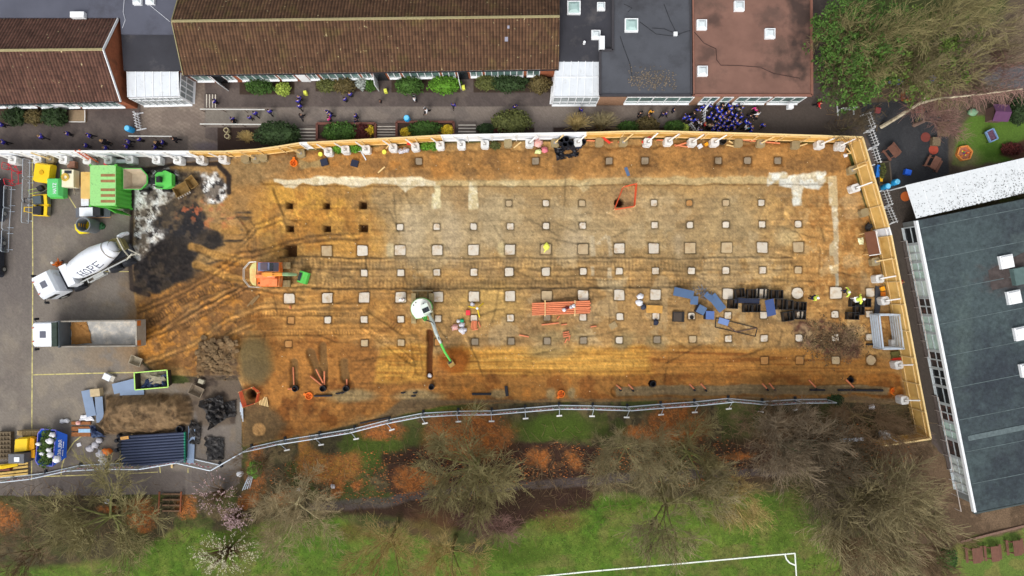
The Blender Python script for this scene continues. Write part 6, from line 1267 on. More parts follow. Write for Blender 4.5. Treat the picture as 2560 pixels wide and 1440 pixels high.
OP = [((1354, 812), (1397, 807), 'long pipe below the stack'), ((1298, 837), (1322, 842), 'short pipe at the lower left of the stack'), ((1476, 817), (1491, 815), 'short pipe right of the stack'), ((1393, 798), (1399, 790), 'stub by the grey pad'), ((1403, 812), (1417, 810), 'thin offcut below the stack'), ((1407, 832), (1422, 829), 'uppermost of the offcut pile'), ((1407, 837), (1424, 834), 'second of the offcut pile'), ((1408, 842), (1423, 839), 'third of the offcut pile'), ((1412, 857), (1418, 846), 'lowest leaning one of the offcut pile'), ((1422, 852), (1425, 838), 'right one of the offcut pile'),
      ((1178, 822), (1181, 802), 'leftmost of the bunch at the red box'), ((1182, 822), (1185, 802), 'second of the bunch at the red box'), ((1186, 822), (1188, 802), 'third of the bunch at the red box'), ((1190, 822), (1191, 802), 'fourth of the bunch at the red box'), ((1181, 825), (1195, 822), 'cross piece below the bunch at the red box'), ((1196, 804), (1201, 818), 'right of the bunch at the red box'),
      ((733, 918), (735, 962), 'upright run into the leftmost black chamber'), ((790, 923), (808, 958), 'slanting run into the second chamber'), ((811, 928), (811, 962), 'upright run into the second chamber'), ((776, 940), (806, 964), 'lower slanting run into the second chamber'), ((867, 948), (867, 966), 'stub into the third chamber'), ((720, 972), (736, 972), 'stub left of the first chamber'),
      ((1541, 962), (1553, 973), 'stub at the trench, first'), ((1571, 961), (1583, 973), 'stub at the trench, second'), ((1724, 960), (1735, 972), 'stub at the trench, third'), ((1752, 959), (1764, 972), 'stub at the trench, fourth'), ((1906, 959), (1917, 971), 'stub at the trench, fifth'), ((1923, 958), (1935, 972), 'stub at the trench, sixth'), ((2022, 950), (2039, 968), 'stub at the trench, seventh'), ((2115, 949), (2134, 968), 'stub at the trench, last'),
      ((1466, 351), (1490, 352), 'thin one by the hoarding beside black rings'), ((1519, 356), (1532, 355), 'stub right of the red sign'), ((1545, 356), (1570, 338), 'leaning piece on the plywood'), ((1641, 350), (1662, 350), 'short one left of the white block'), ((1686, 362), (1726, 368), 'lower one of the crossed pair'), ((1688, 365), (1716, 357), 'upper one of the crossed pair'), ((1858, 350), (1950, 358), 'long one along the plywood hoarding'), ((1875, 353), (1890, 348), 'short piece on the long one'), ((725, 765), (726, 772), 'tiny stub below the orange excavator')]
for a, e, l in OP: pbar('clay_pipe', a, e, .075, OPIPE, 'orange pipe, %s' % l, 'pipe', group='loose orange pipes', z=max(gz(*a), gz(*e)) + .1, n=7)
# timbers and battens along the hoarding
for a, e, l, m in (((1822, 352), (1835, 360), 'upper thin batten left of the tan block', TIM), ((1816, 362), (1843, 368), 'lower thin batten left of the tan block', TIM), ((1991, 368), (2018, 359), 'batten across the two tan blocks', TIM), ((1997, 352), (2020, 352), 'short thick batten above the tan blocks', mat('olive_timber', (170, 140, 60))), ((1284, 370), (1303, 355), 'slanting pole by the green bin', TIM), ((945, 432), (962, 417), 'pale stake in the soil', TIM), ((872, 379), (906, 377), 'white pole between two blocks', HW), ((903, 379), (915, 400), 'blue and white pole', HW), ((965, 372), (973, 362), 'shovel handle', TIM), ((2040, 355), (2050, 345), 'short offcut', TIM), ((2116, 370), (2128, 384), 'offcut in the corner', TIM), ((2108, 386), (2126, 383), 'lower offcut in the corner', TIM), ((1890, 352), (1905, 355), 'pale short board on the block', HWT)):
    pbar('timber_batten', a, e, .06, m, 'batten by the site hoarding, ' + l, 'batten', group='loose battens', kind='bar')
for i in range(4): pbar('scaffold_tube', (601 + i * 1.8, 1005 + i * 4), (597 + i * 2.2 + 4, 1030 + i * 8), .05, GALV, 'steel tube lying on the concrete strip, %s from left' % ORDW[i + 1], 'tube', group='steel tubes on the strip', z=.15 + .02 * i)
for i in range(4): pbar('scaffold_tube', (606 + i * 6 , 1226 - i * 2), (623 + i * 3, 1187 + i), .05, GALV, 'steel tube beside the bright green shrub, %s from left' % ORDW[i + 1], 'tube', group='steel tubes by the shrub', z=.15)
# black cellular crates
CR = mat('black_crate', (38, 36, 36), .55, .12, 2); CRB = mat('crate_floor', (74, 58, 42), .9, .25, 2)
CRT = [(1851, 733, 24, 23, -8), (1880, 735, 23, 24, 0), (1910, 734, 25, 25, 3), (1937, 736, 18, 22, 0), (1950, 736, 18, 22, 0), (1834, 760, 24, 24, 3), (1870, 771, 22, 20, 0), (1892, 771, 20, 20, 0), (1955, 761, 26, 27, 2), (1976, 762, 16, 24, 0), (1989, 765, 16, 22, 2), (2006, 766, 22, 23, 2), (1971, 791, 27, 24, -8), (2001, 788, 30, 22, 2), (2143, 758, 32, 18, 0), (2168, 757, 20, 22, 0), (2150, 775, 24, 26, 0), (2134, 790, 30, 19, 2)]
for i, (x, y, w, d, rz) in enumerate(CRT):
    z = .5; c = V2(P(x, y, z)); t = thing('plastic_crate', 'open black plastic crate %s, %s' % (('in the big crate heap' if x < 2050 else 'beside the hi-vis workers'), '%s from the left' % ordw(sorted(q[0] for q in CRT if (q[0] < 2050) == (x < 2050)).index(x) + 1)), 'crate', (c.x, c.y, gz(x, y)), 'black plastic crates', R(-rz), True)
    W, D = w / S * .98, d / S * .98; b = MB()
    for s in (-1, 1): b.box((s * (W / 2 - .03), 0, z / 2), (.06, D, z)); b.box((0, s * (D / 2 - .03), z / 2), (W - .122, .06, z - .004))
    if W > .75: b.box((W * .12, 0, z * .45), (.04, D - .13, z * .8))
    b.build('crate_wall', CR, t); b = MB(); b.box((0, 0, .04), (W - .13, D - .13, .04)); b.build('crate_floor', CRB, t)
c = V2(P(1697, 792, .3)); t = thing('plastic_tray', 'square black lidded tray left of the white pad with a hole', 'tray', (c.x, c.y, 0), rz=R(-2), local=True); b = MB(); b.box((0, 0, .12), (1.15, 1.0, .24)); b.build('tray', CR, t); b = MB(); b.box((-.1, 0, .25), (.8, .85, .03)); b.build('lid', mat('dusty_black', (72, 62, 54)), t); b = MB(); b.box((.48, 0, .26), (.1, 1.0, .06)); b.build('edge_strip', CR, t)
b = MB(); q = P(1729, 793, .12); b.hollow(q, .2, .12, .07, 14); b.build('pipe_collar', CR, None, label='black pipe collar on the white pad right of the black tray', cat='collar')
BLU = mat('slate_blue_board', (80, 104, 138), .55, .08, 1, dirt=(110, 124, 140), dirt_amt=.2, rnd=.1); BLU2 = mat('pale_blue_grey_board', (126, 144, 170), .55, .08, 1, dirt=(140, 150, 164), dirt_amt=.2); DBL = mat('deep_blue_board', (58, 78, 126), .5, .1, 1); NVB = mat('navy_board', (36, 42, 62), .5, .12, 1)
def board(px, py, w, d, rz, z, m, label, th=.04, name='fibre_board', tilt=0):
    c = P(px, py, z); b = MB(); M_ = Matrix.Rotation(R(-rz), 3, 'Z') @ Matrix.Rotation(R(tilt), 3, 'X'); b.box((c.x, c.y, gz(px, py) + z), (w / S, d / S, th), M=M_); return b.build(name, m, None, label=label, cat='board', group='blue boards')
board(1709, 733, 50, 21, 12, .5, BLU, 'slate blue board resting on black crates at the left of the heap'); board(1736, 751, 19, 21, 4, .35, BLU, 'small slate blue board at the lower right corner of the large one')
board(1793, 757, 46, 22, 52, .3, BLU, 'slanting slate blue board in the middle of the heap'); board(1772, 742, 24, 14, 40, .35, BLU, 'broken slate blue board end above the slanting one'); board(1809, 804, 26, 15, 16, .12, mat('sky_blue_board', (116, 140, 190), .5, .08), 'light blue board on the black metal frame')
board(1868, 752, 62, 13, 2, .3, NVB, 'long navy board between the crate rows'); board(1926, 769, 22, 42, -14, .55, DBL, 'deep blue board leaning among the crates', tilt=10)
for (x, y, rz, l, m) in ((1753, 774, 28, 'dark blue upright box with slate lid left of the frame', BLU), (1774, 788, 2, 'blue topped box above the black metal frame', mat('violet_blue_board', (84, 108, 162), .5, .08))):
    c = V2(P(x, y, .6)); t = thing('insulation_box', l, 'box', (c.x, c.y, 0), 'blue topped boxes', R(-rz), True); b = MB(); b.box((0, 0, .28), (.85, .85, .56)); b.build('box', NVB, t); b = MB(); b.box((.05, 0, .585), (.82, .82, .04)); b.build('lid', m, t)
q = [P(1790, 795, .06), P(1893, 820, .06), P(1888, 841, .06), P(1788, 818, .06)]; t = thing('metal_frame', 'long black metal frame with a vee brace lying on the soil', 'frame', V2(P(1840, 818))); b = MB(); b.ring([(p.x, p.y) for p in q], .03, .1, .07); b.build('frame', CR, t); b = MB(); b.bar(P(1815, 812, .1), P(1840, 830, .1), .06, .05); b.bar(P(1840, 830, .1), P(1891, 820, .1), .06, .05); b.build('brace', mat('purple_brown_steel', (84, 64, 70)), t)
b = MB(); rs = random.Random(4)
for i in range(26): x = rs.uniform(1738, 1782); y = rs.uniform(722, 748); a = rs.uniform(-.5, 2.2); p = P(x, y, .1 + rs.random() * .25); b.bar(p, p + Vector((math.cos(a), math.sin(a), .1)) * rs.uniform(.3, .8), .05, .03)
b.build('offcut_heap', mat('grey_offcuts', (96, 104, 116), .8, .3, 2, island=.3, dirt=(120, 100, 76), dirt_amt=.4), None, label='heap of grey offcut strips between the two large slate blue boards', cat='offcuts', kind=None)
q = P(2196, 750, .1); b = MB(); b.prism([(P(*p).x, P(*p).y) for p in ((2188, 715), (2205, 717), (2197, 788), (2185, 787))], 0, .1); b.build('rubber_mat', mat('charcoal_sheet', (54, 58, 66), .6, .1), None, label='long charcoal sheet on the ground beside the east hoarding', cat='sheet')
pbox('orange_crate', 2208, 722, .4, .4, .35, mat('amber_plastic', (232, 160, 30)), 'amber plastic box on the charcoal sheet, upper', 'box', 20); pbox('orange_crate', 2209, 735, .4, .4, .3, mat('orange_plastic', (226, 130, 40)), 'orange plastic box on the charcoal sheet, lower', 'box')
# pale blue boards, packs and rubbish round the brown heap in the yard
for x, y, w, d, rz, z, l in ((310, 966, 56, 26, -14, .2, 'pale blue board left of the lime rimmed skip'), (330, 980, 60, 15, -2, .16, 'pale blue board under the lime rimmed skip'), (222, 1008, 24, 66, -12, .3, 'tall pale blue board beside the brown heap, left of the pair'), (249, 1024, 19, 64, -4, .25, 'tall pale blue board beside the brown heap, right of the pair'), (478, 1112, 17, 92, 2, .2, 'long pale blue board at the right end of the navy pipes')): board(x, y, w, d, rz, z, BLU2, l)
pbox('brick_pack', 237, 982, .95, .75, .55, mat('tan_pack', (190, 170, 134), .8, .15, 3), 'tan pack of bricks on the pale blue boards', 'brick pack', 5, .3)
c = V2(P(268, 945, .5)); t = thing('cement_mixer_tray', 'white bent metal tray on the yard below the yellow line', 'tray', (c.x, c.y, 0), rz=R(-25), local=True); b = MB(); b.box((-.15, 0, .2), (.75, .6, .4)); b.build('tray', HW, t); b = MB(); b.box((.4, .05, .15), (.35, .55, .3)); b.build('side_flap', mat('pale_grey_tin', (190, 184, 172)), t)
b = MB(); b.crumple([(P(x, y).x, P(x, y).y) for x, y in ((200, 1050), (238, 1052), (232, 1038), (206, 1037))], .05, .25, 3); b.build('white_sheet', BAG, None, label='white crumpled board sheet at the foot of the pale blue boards', cat='sheet')
for i, (x, y) in enumerate(((155, 1053), (166, 1052))): bag(x, y, .26, BAG, 'small white bag above the blue skip, %s of two' % ['left', 'right'][i], group='small white bags above the skip')
for i in range(3): pbox('timber_pallet', 202, 1058 + i * 14, 1.9, .42 if i else .3, .15, mat('rusty_timber', (150, 96, 56), .8, .25, 4), 'rust brown slatted timber lying left of the brown heap, %s from top' % ORDW[i + 1], 'pallet', 0, group='rust brown timbers')
pbox('blue_foam', 211, 1077, 1.2, .36, .2, mat('pale_blue_foam', (160, 196, 224)), 'pale blue foam board on the rust brown timbers', 'foam'); b = MB(); b.blob(P(195, 1058, .25), (.25, .18, .12), 3, .3); b.build('pink_bag', BAGP, None, label='small pink bag on the rust brown timbers', cat='bag')
for x, y, l in ((215, 1086, 'white scrap beside the curved yellow line'), (197, 1112, 'white paper square near the curved yellow line')): pbox('paper_scrap', x, y, .4, .35, .05, BAG, l, 'paper', 20)
b = MB(); b.crumple([(P(x, y).x, P(x, y).y) for x, y in ((228, 1062), (240, 1062), (270, 1090), (232, 1094))], .05, .4, 5); b.build('dark_sheeting', NAVY, None, label='navy sheeting at the lower left end of the brown heap', cat='sheeting')
for i, (x, y, r, m, l) in enumerate(((247, 1102, .34, BAGC, 'top clear rubble sack'), (224, 1122, .38, BAGC, 'leftmost clear rubble sack'), (236, 1114, .36, BAGC, 'inner clear rubble sack'), (251, 1135, .5, BAGC, 'big lower clear rubble sack'), (267, 1130, .42, mat('orange_sack', (232, 120, 40), .5, .12, 3), 'orange rubble sack'), (257, 1150, .42, BAG, 'flat white sack at the fence'))): bag(x, y, r, m, l + ' in the group left of the navy pipes')
BSH = mat('black_sheeting', (52, 50, 50), .5, .3, 1.2, dirt=(84, 74, 64), dirt_amt=.35, dirt_scale=1.2)
for pts, h, l, sd in ((((505, 1000), (560, 985), (575, 1040), (530, 1072)), .8, 'large black crumpled sheet over the debris heap', 2), (((515, 1090), (562, 1094), (560, 1148), (520, 1150)), .35, 'dark folded sheet near the fence kink', 6), (((478, 1050), (505, 1060), (500, 1110), (476, 1105)), .4, 'narrow brown black sheet beside the pale blue board', 9), (((560, 1005), (590, 1000), (592, 1040), (566, 1044)), .4, 'small grey black sheet by the steel tubes', 11)):
    b = MB(); b.crumple([(P(x, y).x, P(x, y).y) for x, y in pts], .02, h, sd, 16, .03); b.build('plastic_sheet', BSH, None, label=l, cat='sheeting', group='black sheeting')
b = MB(); rs = random.Random(12)
for i in range(170):
    x = rs.gauss(546, 32); y = rs.gauss(890, 32)
    if 495 < x < 598 and 842 < y < 950: s_ = rs.choice([.12, .15, .2, .28, .36]); p = G(x, y); b.blob((p.x, p.y, p.z + s_ * .25), (s_, s_ * rs.uniform(.6, 1), s_ * .35), i, .5, 6, 4)
b.build('rubble', mat('broken_concrete', (116, 94, 66), .9, .25, 3, island=.3, dirt=(96, 78, 56), dirt_amt=.4), None, label='heap of broken brown concrete lumps left of the grey sand', cat='rubble', kind='stuff')
b = MB()
for i in range(700):
    x = rs.gauss(2080, 42); y = rs.gauss(850, 26); p = G(x, y); leafclump(b, (p.x, p.y, p.z), (.3, .3, .25), 3, rs, .09)
b.build('uprooted_scrub', mat('dead_scrub', (104, 84, 60), .9, .3, 3, island=.6, dirt=(70, 84, 40), dirt_amt=.25), None, kind='stuff')
b = MB()
for i in range(240):
    x = rs.uniform(630, 2150); y = rs.uniform(400, 990); p = G(x, y); s_ = rs.choice([.03, .04, .05, .07]); b.blob((p.x, p.y, p.z + s_ * .3), s_, i, .4, 5, 3)
b.build('scattered_stones', mat('pale_stones', (196, 176, 140), .9, .2, 3, island=.35), None, kind='stuff')
# manholes, chambers, caps
def chamber(px, py, r, h, label, m=PBLK, z=None):
    z0 = gz(px, py) if z is None else z; c = P(px, py, z0 + h); t = thing('inspection_chamber', label, 'chamber', (c.x, c.y, z0), 'black inspection chambers', local=True); b = MB(); b.hollow((0, 0, 0), r, h, .04); b.build('shaft', m, t); b = MB()
    for q in (.35, .7): b.lathe((0, 0, h * q), (0, 0, h * q + .06), [(0, r + .03), (1, r + .03)], 18, False)
    b.build('rib', m, t)
for i, (x, y) in enumerate(((737, 972), (806, 972), (864, 972))): chamber(x, y, .3, .45, 'black inspection chamber with orange pipes in the clay, %s from left' % ORDW[i + 1])
chamber(1078, 968, .27, .5, 'black inspection chamber below the mini excavator trench'); chamber(1633, 960, .28, .7, 'black chamber sunk in the clay above the trench', z=-.7); chamber(2127, 951, .3, .6, 'black chamber sunk at the right end of the trench', z=-.6)
ORG_ = mat('orange_cap', (236, 120, 30), .45, .08)
for i, (x, y, l) in enumerate(((734, 407, 'orange chamber cap below the tan block near the curved hoarding'), (772, 990, 'orange chamber cap below the clay chambers'), (1403, 985, 'orange chamber cap above the mesh fence'), (2236, 978, 'orange chamber cap by the east hoarding'))):
    z0 = gz(x, y); c = P(x, y, z0 + .2); t = thing('manhole_cover', l, 'cap', (c.x, c.y, z0), 'orange chamber caps', R(70 * i), True); b = MB(); b.hollow((0, 0, 0), .37, .22, .06, 20); b.build('ring', ORG_, t); b = MB()
    for a in (0, 1.57): b.bar((-.3 * math.cos(a), -.3 * math.sin(a), .1), (.3 * math.cos(a), .3 * math.sin(a), .1), .12, .1)
    b.build('cross_rib', mat('deep_orange_cap', (206, 96, 26)), t); b = MB(); b.box((0, .45, .12), (.22, .25, .14)); b.build('spigot', ORG_, t)
for a, e, r, l in (((786, 990), (830, 989), .1, 'short black pipe right of the orange cap in the clay'), ((1180, 985), (1228, 985), .12, 'black ribbed pipe junction lying below the wide sand strip'), ((2095, 975), (2207, 976), .12, 'long black pipe at the right end of the trench'), ((2025, 975), (2062, 975), .1, 'black pipe junction in the trench'), ((900, 1058), (970, 1044), .08, 'black pipe lying along the mesh fence'), ((1265, 965), (1268, 990), .16, 'upright stack of black pipe bends below the sand strip')): pbar('black_pipe', a, e, r, PBLK, l, 'pipe', group='black pipes', n=9)
for i, (x, y) in enumerate(((1551, 975), (1582, 976), (1735, 975), (1764, 976), (1917, 974), (1936, 975), (2040, 974), (2135, 974))): b = MB(); p = P(x, y, gz(x, y)); b.tube([p, p + UP * .3, p + Vector((-.15, .12, .38))], .1, 8); b.build('pipe_branch', PBLK, None, label='black branch fitting in the trench, %s from left' % ORDW[i + 1], cat='fitting', group='black branch fittings')
for i, (x, y) in enumerate(((1008, 982), (1038, 982), (1034, 990), (845, 984), (856, 982))): b = MB(); p = P(x, y, gz(x, y)); b.tube([p - Vector((.2, 0, 0)), p + UP * .12, p + Vector((.22, .05, .05))], .08, 7); b.build('pipe_bend', PBLK, None, label='black pipe bend on the pale sand below the clay, %s' % ['far right upper-left', 'far right upper-right', 'far right lowest', 'left of the chamber', 'right beside the chamber'][i], cat='fitting', group='black pipe bends')
# black rings and sheets stacked by the middle hoarding
for i, (x, y, h) in enumerate(((1404, 349, 1.6), (1416, 347, 1.6), (1413, 360, 1.4), (1427, 358, 1.2))):
    c = V2(P(x, y, h)); t = thing('chamber_ring', 'upright black ribbed chamber ring by the white hoarding, %s' % ['leftmost', 'upper right', 'lower middle', 'rightmost'][i], 'ring', (c.x, c.y, gz(x, y)), 'black chamber rings', local=True); b = MB(); b.hollow((0, 0, 0), .29, h, .04); b.build('ring', PBLK, t); b = MB()
    for k in range(5): b.lathe((0, 0, .2 + k * .25), (0, 0, .26 + k * .25), [(0, .32), (1, .32)], 16, False)
    b.build('rib', PBLK, t)
b = MB(); b.crumple([(P(x, y).x, P(x, y).y) for x, y in ((1384, 372), (1446, 366), (1448, 392), (1392, 402))], .02, .7, 8, 14); b.build('black_plastic_pile', mat('glossy_black_plastic', (34, 34, 40), .35, .2, 2), None, label='pile of glossy black plastic below the chamber rings', cat='plastic pile')
b = MB(); q = P(1447, 362, .5); b.box((q.x, q.y, .25), (.6, .6, .5)); b.build('plastic_box', NVB, None, label='navy plastic box right of the chamber rings', cat='box'); chamber(1459, 354, .26, .7, 'black chamber leaning against the white block by the plywood join')
bag(1345, 357, .5, BAGP, 'big pink rubble sack by the middle white hoarding'); bag(1336, 352, .3, BAGP, 'smaller pink sack beside the big one'); bag(1361, 374, .34, mat('rose_sack', (216, 120, 130), .5, .14, 3), 'rose pink sack below the pink ones'); bag(1345, 379, .3, mat('lime_sack', (210, 222, 150), .5, .12, 3), 'pale lime sack below the pink ones'); bag(1014, 375, .36, BAGC, 'clear sack by the fourth block'); bag(1003, 378, .3, BAGC, 'clear sack left of the fourth block')
YLM = mat('lime_yellow', (222, 226, 90), .5, .08)
for x, y, l in ((802, 386, 'lime yellow tub by the first block right of the orange cap'), (961, 380, 'lime yellow shovel blade leaning by the planted beds')): b = MB(); q = P(x, y, .2); b.lathe((q.x, q.y, gz(x, y)), (q.x, q.y, gz(x, y) + .25), [(0, .18), (.6, .24), (1, .2)], 10); b.build('plastic_tub', YLM, None, label=l, cat='tub')
for x, y, rz, l in ((1515, 350, -38, 'red plastic sign lying by the tan block'), (1616, 349, 35, 'red plastic sign propped by a white block'), (1030, 361, -8, 'red plastic sign across a white block')): board(x, y, 26, 6, -rz, .5, mat('sign_red', (214, 60, 46), .45, .08), l, .05, 'plastic_sign')['group'] = 'red plastic signs'
for i, (x, y, s) in enumerate(((810, 405, 9), (886, 408, 9))): pbox('navy_cover', x, y, .7, .65, .25, NVB, 'dark navy cover on the top strip of soil, %s' % ['nearer the orange cap', 'below the second white block'][i], 'cover', 15 - 30 * i, group='navy covers')
pbox('navy_plank', 1568, 429, .3, .9, .06, BLU, 'blue grey plank lying in the top trench', 'plank', 20); pbox('white_box', 1751, 365, .4, .4, .3, HW, 'white box beside the block below the crowd', 'box', 30); pbox('amber_box', 1767, 360, .3, .3, .25, mat('amber_plastic', (232, 160, 30)), 'amber box right of the white box', 'box', 30); b = MB(); b.hollow(P(1805, 354, .1) , .35, .4, .05); b.build('tyre', TYRE, None, label='dark round tub right of the white block below the crowd', cat='tub')
b = MB(); b.crumple([(P(x, y).x, P(x, y).y) for x, y in ((1772, 362), (1790, 360), (1792, 370), (1776, 372))], .02, .2, 8, 7); b.build('grey_sheet', mat('grey_tarp', (140, 146, 136)), None, label='grey sheet scrap below the white block right of the amber box', cat='sheet')
b = MB(); b.bar(P(2090, 362, .9) , P(2108, 372, .5), .6, .4); b.build('block_offcut', CONCW, None, label='white offcut block in the north east corner', cat='block'); bag(2115, 388, .22, BAG, 'white scrap below the corner offcut block')
t = thing('cover_panel', 'brown flat skip cover panel leaning near the white gate panel', 'panel', V2(P(2181, 608))); q = [P(2161, 581, 1.0), P(2189, 577, 1.0), P(2201, 635, 1.0), P(2173, 639, 1.0)]; b = MB(); b.plate(q, .06); b.build('panel', mat('brown_panel', (112, 72, 52), .7, .1), t); b = MB(); b.bar(q[1] + UP * .02, q[2] + UP * .02, .08, .06); b.bar(q[2] + UP * .02, q[3] + UP * .02, .08, .06); b.build('edging', HWT, t); b = MB()
for p in q: k = p.lerp(sum(q, Vector()) / 4, .1); b.bar(Vector((k.x, k.y, 0)), Vector((k.x, k.y, .92)), .09, .09)
b.build('leg', TIM, t)
b = MB(); b.blob(P(2172, 568, .3), (.3, .45, .35), 4, .3); b.build('black_sack', CR, None, label='black sack above the brown skip cover', cat='sack')
b = MB(); b.crumple([(P(x, y).x, P(x, y).y) for x, y in ((2142, 596), (2156, 594), (2158, 612), (2146, 612))], .02, .3, 4, 8); b.build('pale_yellow_sheet', mat('pale_yellow_sheet', (240, 238, 190), .6, .06), None, label='crumpled pale yellow sheet on the soil left of the brown cover', cat='sheet')
b = MB(); b.blob(P(1367, 617, .2), (.28, .38, .15), 4, .3); b.bar(P(1366, 622, .1), P(1360, 631, .05), .12, .06); b.build('hi_vis_vest', YLM, None, label='lime yellow vest draped over a large pad', cat='vest')
# steel fence panels stored as a cage, site gear near the pads
c0 = [P(2200, 788, 1.75), P(2250, 787, 1.75), P(2261, 872, 1.75), P(2210, 873, 1.75)]; t = thing('stillage_cage', 'galvanised open cage of stacked rails against the east hoarding', 'cage', V2(P(2230, 830))); b = MB(); r2 = [(p.x, p.y) for p in c0]
for z in (.15, .5, .85, 1.2, 1.6): b.ring(r2, z, z + .06, .16)
b.build('rail_stack', GALV, t); b = MB()
for p in r2: b.bar((*p, 0), (*p, 1.75), .12, .12)
b.build('post', GALV, t); pbox('white_block_in_cage', 2236, 857, .6, .6, .5, CONCW, 'white block inside the galvanised cage', 'concrete block', 5)
pbox('green_pallet', 2250, 886, 1.6, .7, .25, mat('mossy_pallet', (96, 92, 50), .9, .3, 5), 'mossy green pallet below the galvanised cage', 'pallet', 8); pbox('red_barrier_panel', 2250, 897, 1.4, .25, .3, mat('sign_red', (214, 60, 46)), 'red plastic barrier piece below the mossy pallet', 'barrier', 4)
for i, (a, e) in enumerate((((2166, 861), (2182, 861)), ((2194, 868), (2198, 858)))): pbar('dark_tube', a, e, .1, CR, 'dark tube by the pad near the galvanised cage, %s' % ['left', 'right'][i], 'tube')
q = P(1193, 771, .9); t = thing('survey_tripod', 'yellow survey tripod with spread legs above the red box', 'tripod', V2(q))
for x, y in ((1172, 766), (1208, 758), (1199, 793)): b = MB(); b.tube([q, P(x, y, .03)], [.05, .06], 6); b.build('leg', mat('tripod_yellow', (236, 206, 30)), t)
b = MB(); b.lathe(q - UP * .02, q + UP * .1, [(0, .14), (1, .1)], 10); b.build('head', HW, t)
pbox('red_toolbox', 1170, 782, .42, .5, .35, mat('box_red', (226, 60, 70)), 'red tool box left of the yellow tripod', 'box'); bag(1181, 761, .24, BAGC, 'grey sack above the yellow tripod'); b = MB(); b.blob(P(1155, 802, .2), (.2, .18, .15), 3, .3); b.build('green_bag', mat('green_bag', (40, 160, 110)), None, label='small green bag above the clear sacks by the mini excavator', cat='bag')
for x, y, r, m, l in ((1137, 818, .36, BAGP, 'pinkish sack of the three by the mini excavator'), (1155, 812, .3, BAGC, 'upper clear sack of the three by the mini excavator'), (1156, 826, .4, BAGC, 'lower clear sack of the three by the mini excavator'), (1146, 803, .2, BAG, 'small white bag near the green bag'), (1601, 741, .34, BAG, 'upper white sack below the large pads'), (1599, 757, .38, BAG, 'lower white sack below the large pads'), (1610, 768, .3, mat('dark_blue_sack', (60, 66, 84), .6, .2, 3), 'dark blue bundle by the orange plywood sheet'), (1074, 940, .26, BAG, 'white sack in the trench below the mini excavator'), (2181, 1018, .3, BAG, 'white sack under the branches near the right end of the fence')): bag(x, y, r, m, l)
board(1636, 773, 40, 19, 2, .4, mat('osb', (196, 146, 72), .7, .2, 3), 'orange chipboard sheet beside the white sacks', .04, 'chipboard'); b = MB(); b.blob(P(1640, 806, .2), (.25, .3, .2), 3, .3); b.build('navy_bag', NVB, None, label='navy bag below the pad by the chipboard sheet', cat='bag'); pbox('pallet', 1533, 814, .75, .6, .12, mat('soil_pallet', (160, 138, 100), .9, .25, 6), 'small muddy pallet between the pad rows', 'pallet', 30)
# orange barrier netting round the open pits
NETM = mat('orange_net', (226, 96, 56), .6, .1)
def netting(pts, label, h=1.0):
    w = [V2(P(x, y, 0)) for x, y in pts]; t = thing('barrier_netting', label, 'barrier', sum(w, Vector()) / len(w), 'orange netting round open pits')
    for p in w: b = MB(); b.bar(p, p + UP * (h + .1), .06, .06); b.build('post', TIM, t)
    b = MB()
    for a, e in zip(w, w[1:] + w[:1]):
        L_ = (e - a).length; k = max(2, int(L_ / .14))
        for i in range(k + 1): q = a.lerp(e, i / k); b.bar(q + UP * .1, q + UP * h, .035, .02)
        for j in range(8): z = .12 + (h - .14) * j / 7; b.bar(a + UP * z, e + UP * z, .02, .05)
    b.build('net', NETM, t)
netting([(608, 976), (640, 964), (655, 978), (648, 1004), (618, 1014)], 'orange netting barrier round the pit by the concrete strip'); netting([(1533, 526), (1555, 470), (1588, 462), (1583, 518)], 'orange netting barrier round the pit in the upper soil')
for i in range(6): pbar('timber_batten', (646 + i * 4, 988 + i), (650 + i * 4, 1012 + i), .045, TIM, 'pale batten at the netted pit by the concrete strip, %s from left' % ORDW[i + 1], 'batten', group='battens at the netted pit', kind='bar', z=.2)
# playground and school furniture
PK = mat('picket_white', (228, 230, 232), .5, .04)
def picket(p0, p1, label, h=1.0, group='white picket fence panels', n=None):
    a = V2(P(*p0, h)); e = V2(P(*p1, h)); d = (e - a).normalized(); nn = Vector((-d.y, d.x, 0)); L_ = (e - a).length; t = thing('picket_fence', label, 'fence', (a + e) / 2, group); n = n or max(4, int(L_ / .26)); b = MB()
    for i in range(n): q = a.lerp(e, (i + .5) / n); b.bar(q, q + UP * h, .12, .035) if abs(d.x) < .5 else b.bar(q, q + UP * h, .035, .12)
    b.build('pale', PK, t); b = MB()
    for z in (.3, .8): b.bar(a + UP * z + nn * .03, e + UP * z + nn * .03, .04, .09)
    b.build('rail', PK, t)
    for k in (0.02, .98): q = a.lerp(e, k); b = MB(); b.bar(q - nn * .5 + UP * .05, q + nn * .5 + UP * .05, .1, .08); b.build('foot', PK, t)
for i, (a, e) in enumerate((((2176, 278), (2191, 318)), ((2184, 322), (2199, 362)), ((2192, 366), (2205, 406)), ((2219, 472), (2234, 512)), ((2228, 516), (2246, 556)))): picket(a, e, 'white picket fence panel beside the playground, %s from the top' % ORDW[i + 1])
picket((2106, 270), (2148, 267), 'white picket panel at the end of the dark path, upright to the others'); picket((1765, 268), (1762, 306), 'white picket panel in the middle of the crowd'); picket((1728, 306), (1745, 330), 'white picket panel at the left of the crowd by the hoarding'); picket((331, 276), (339, 318), 'white picket panel by the brick gable and blue barrel')
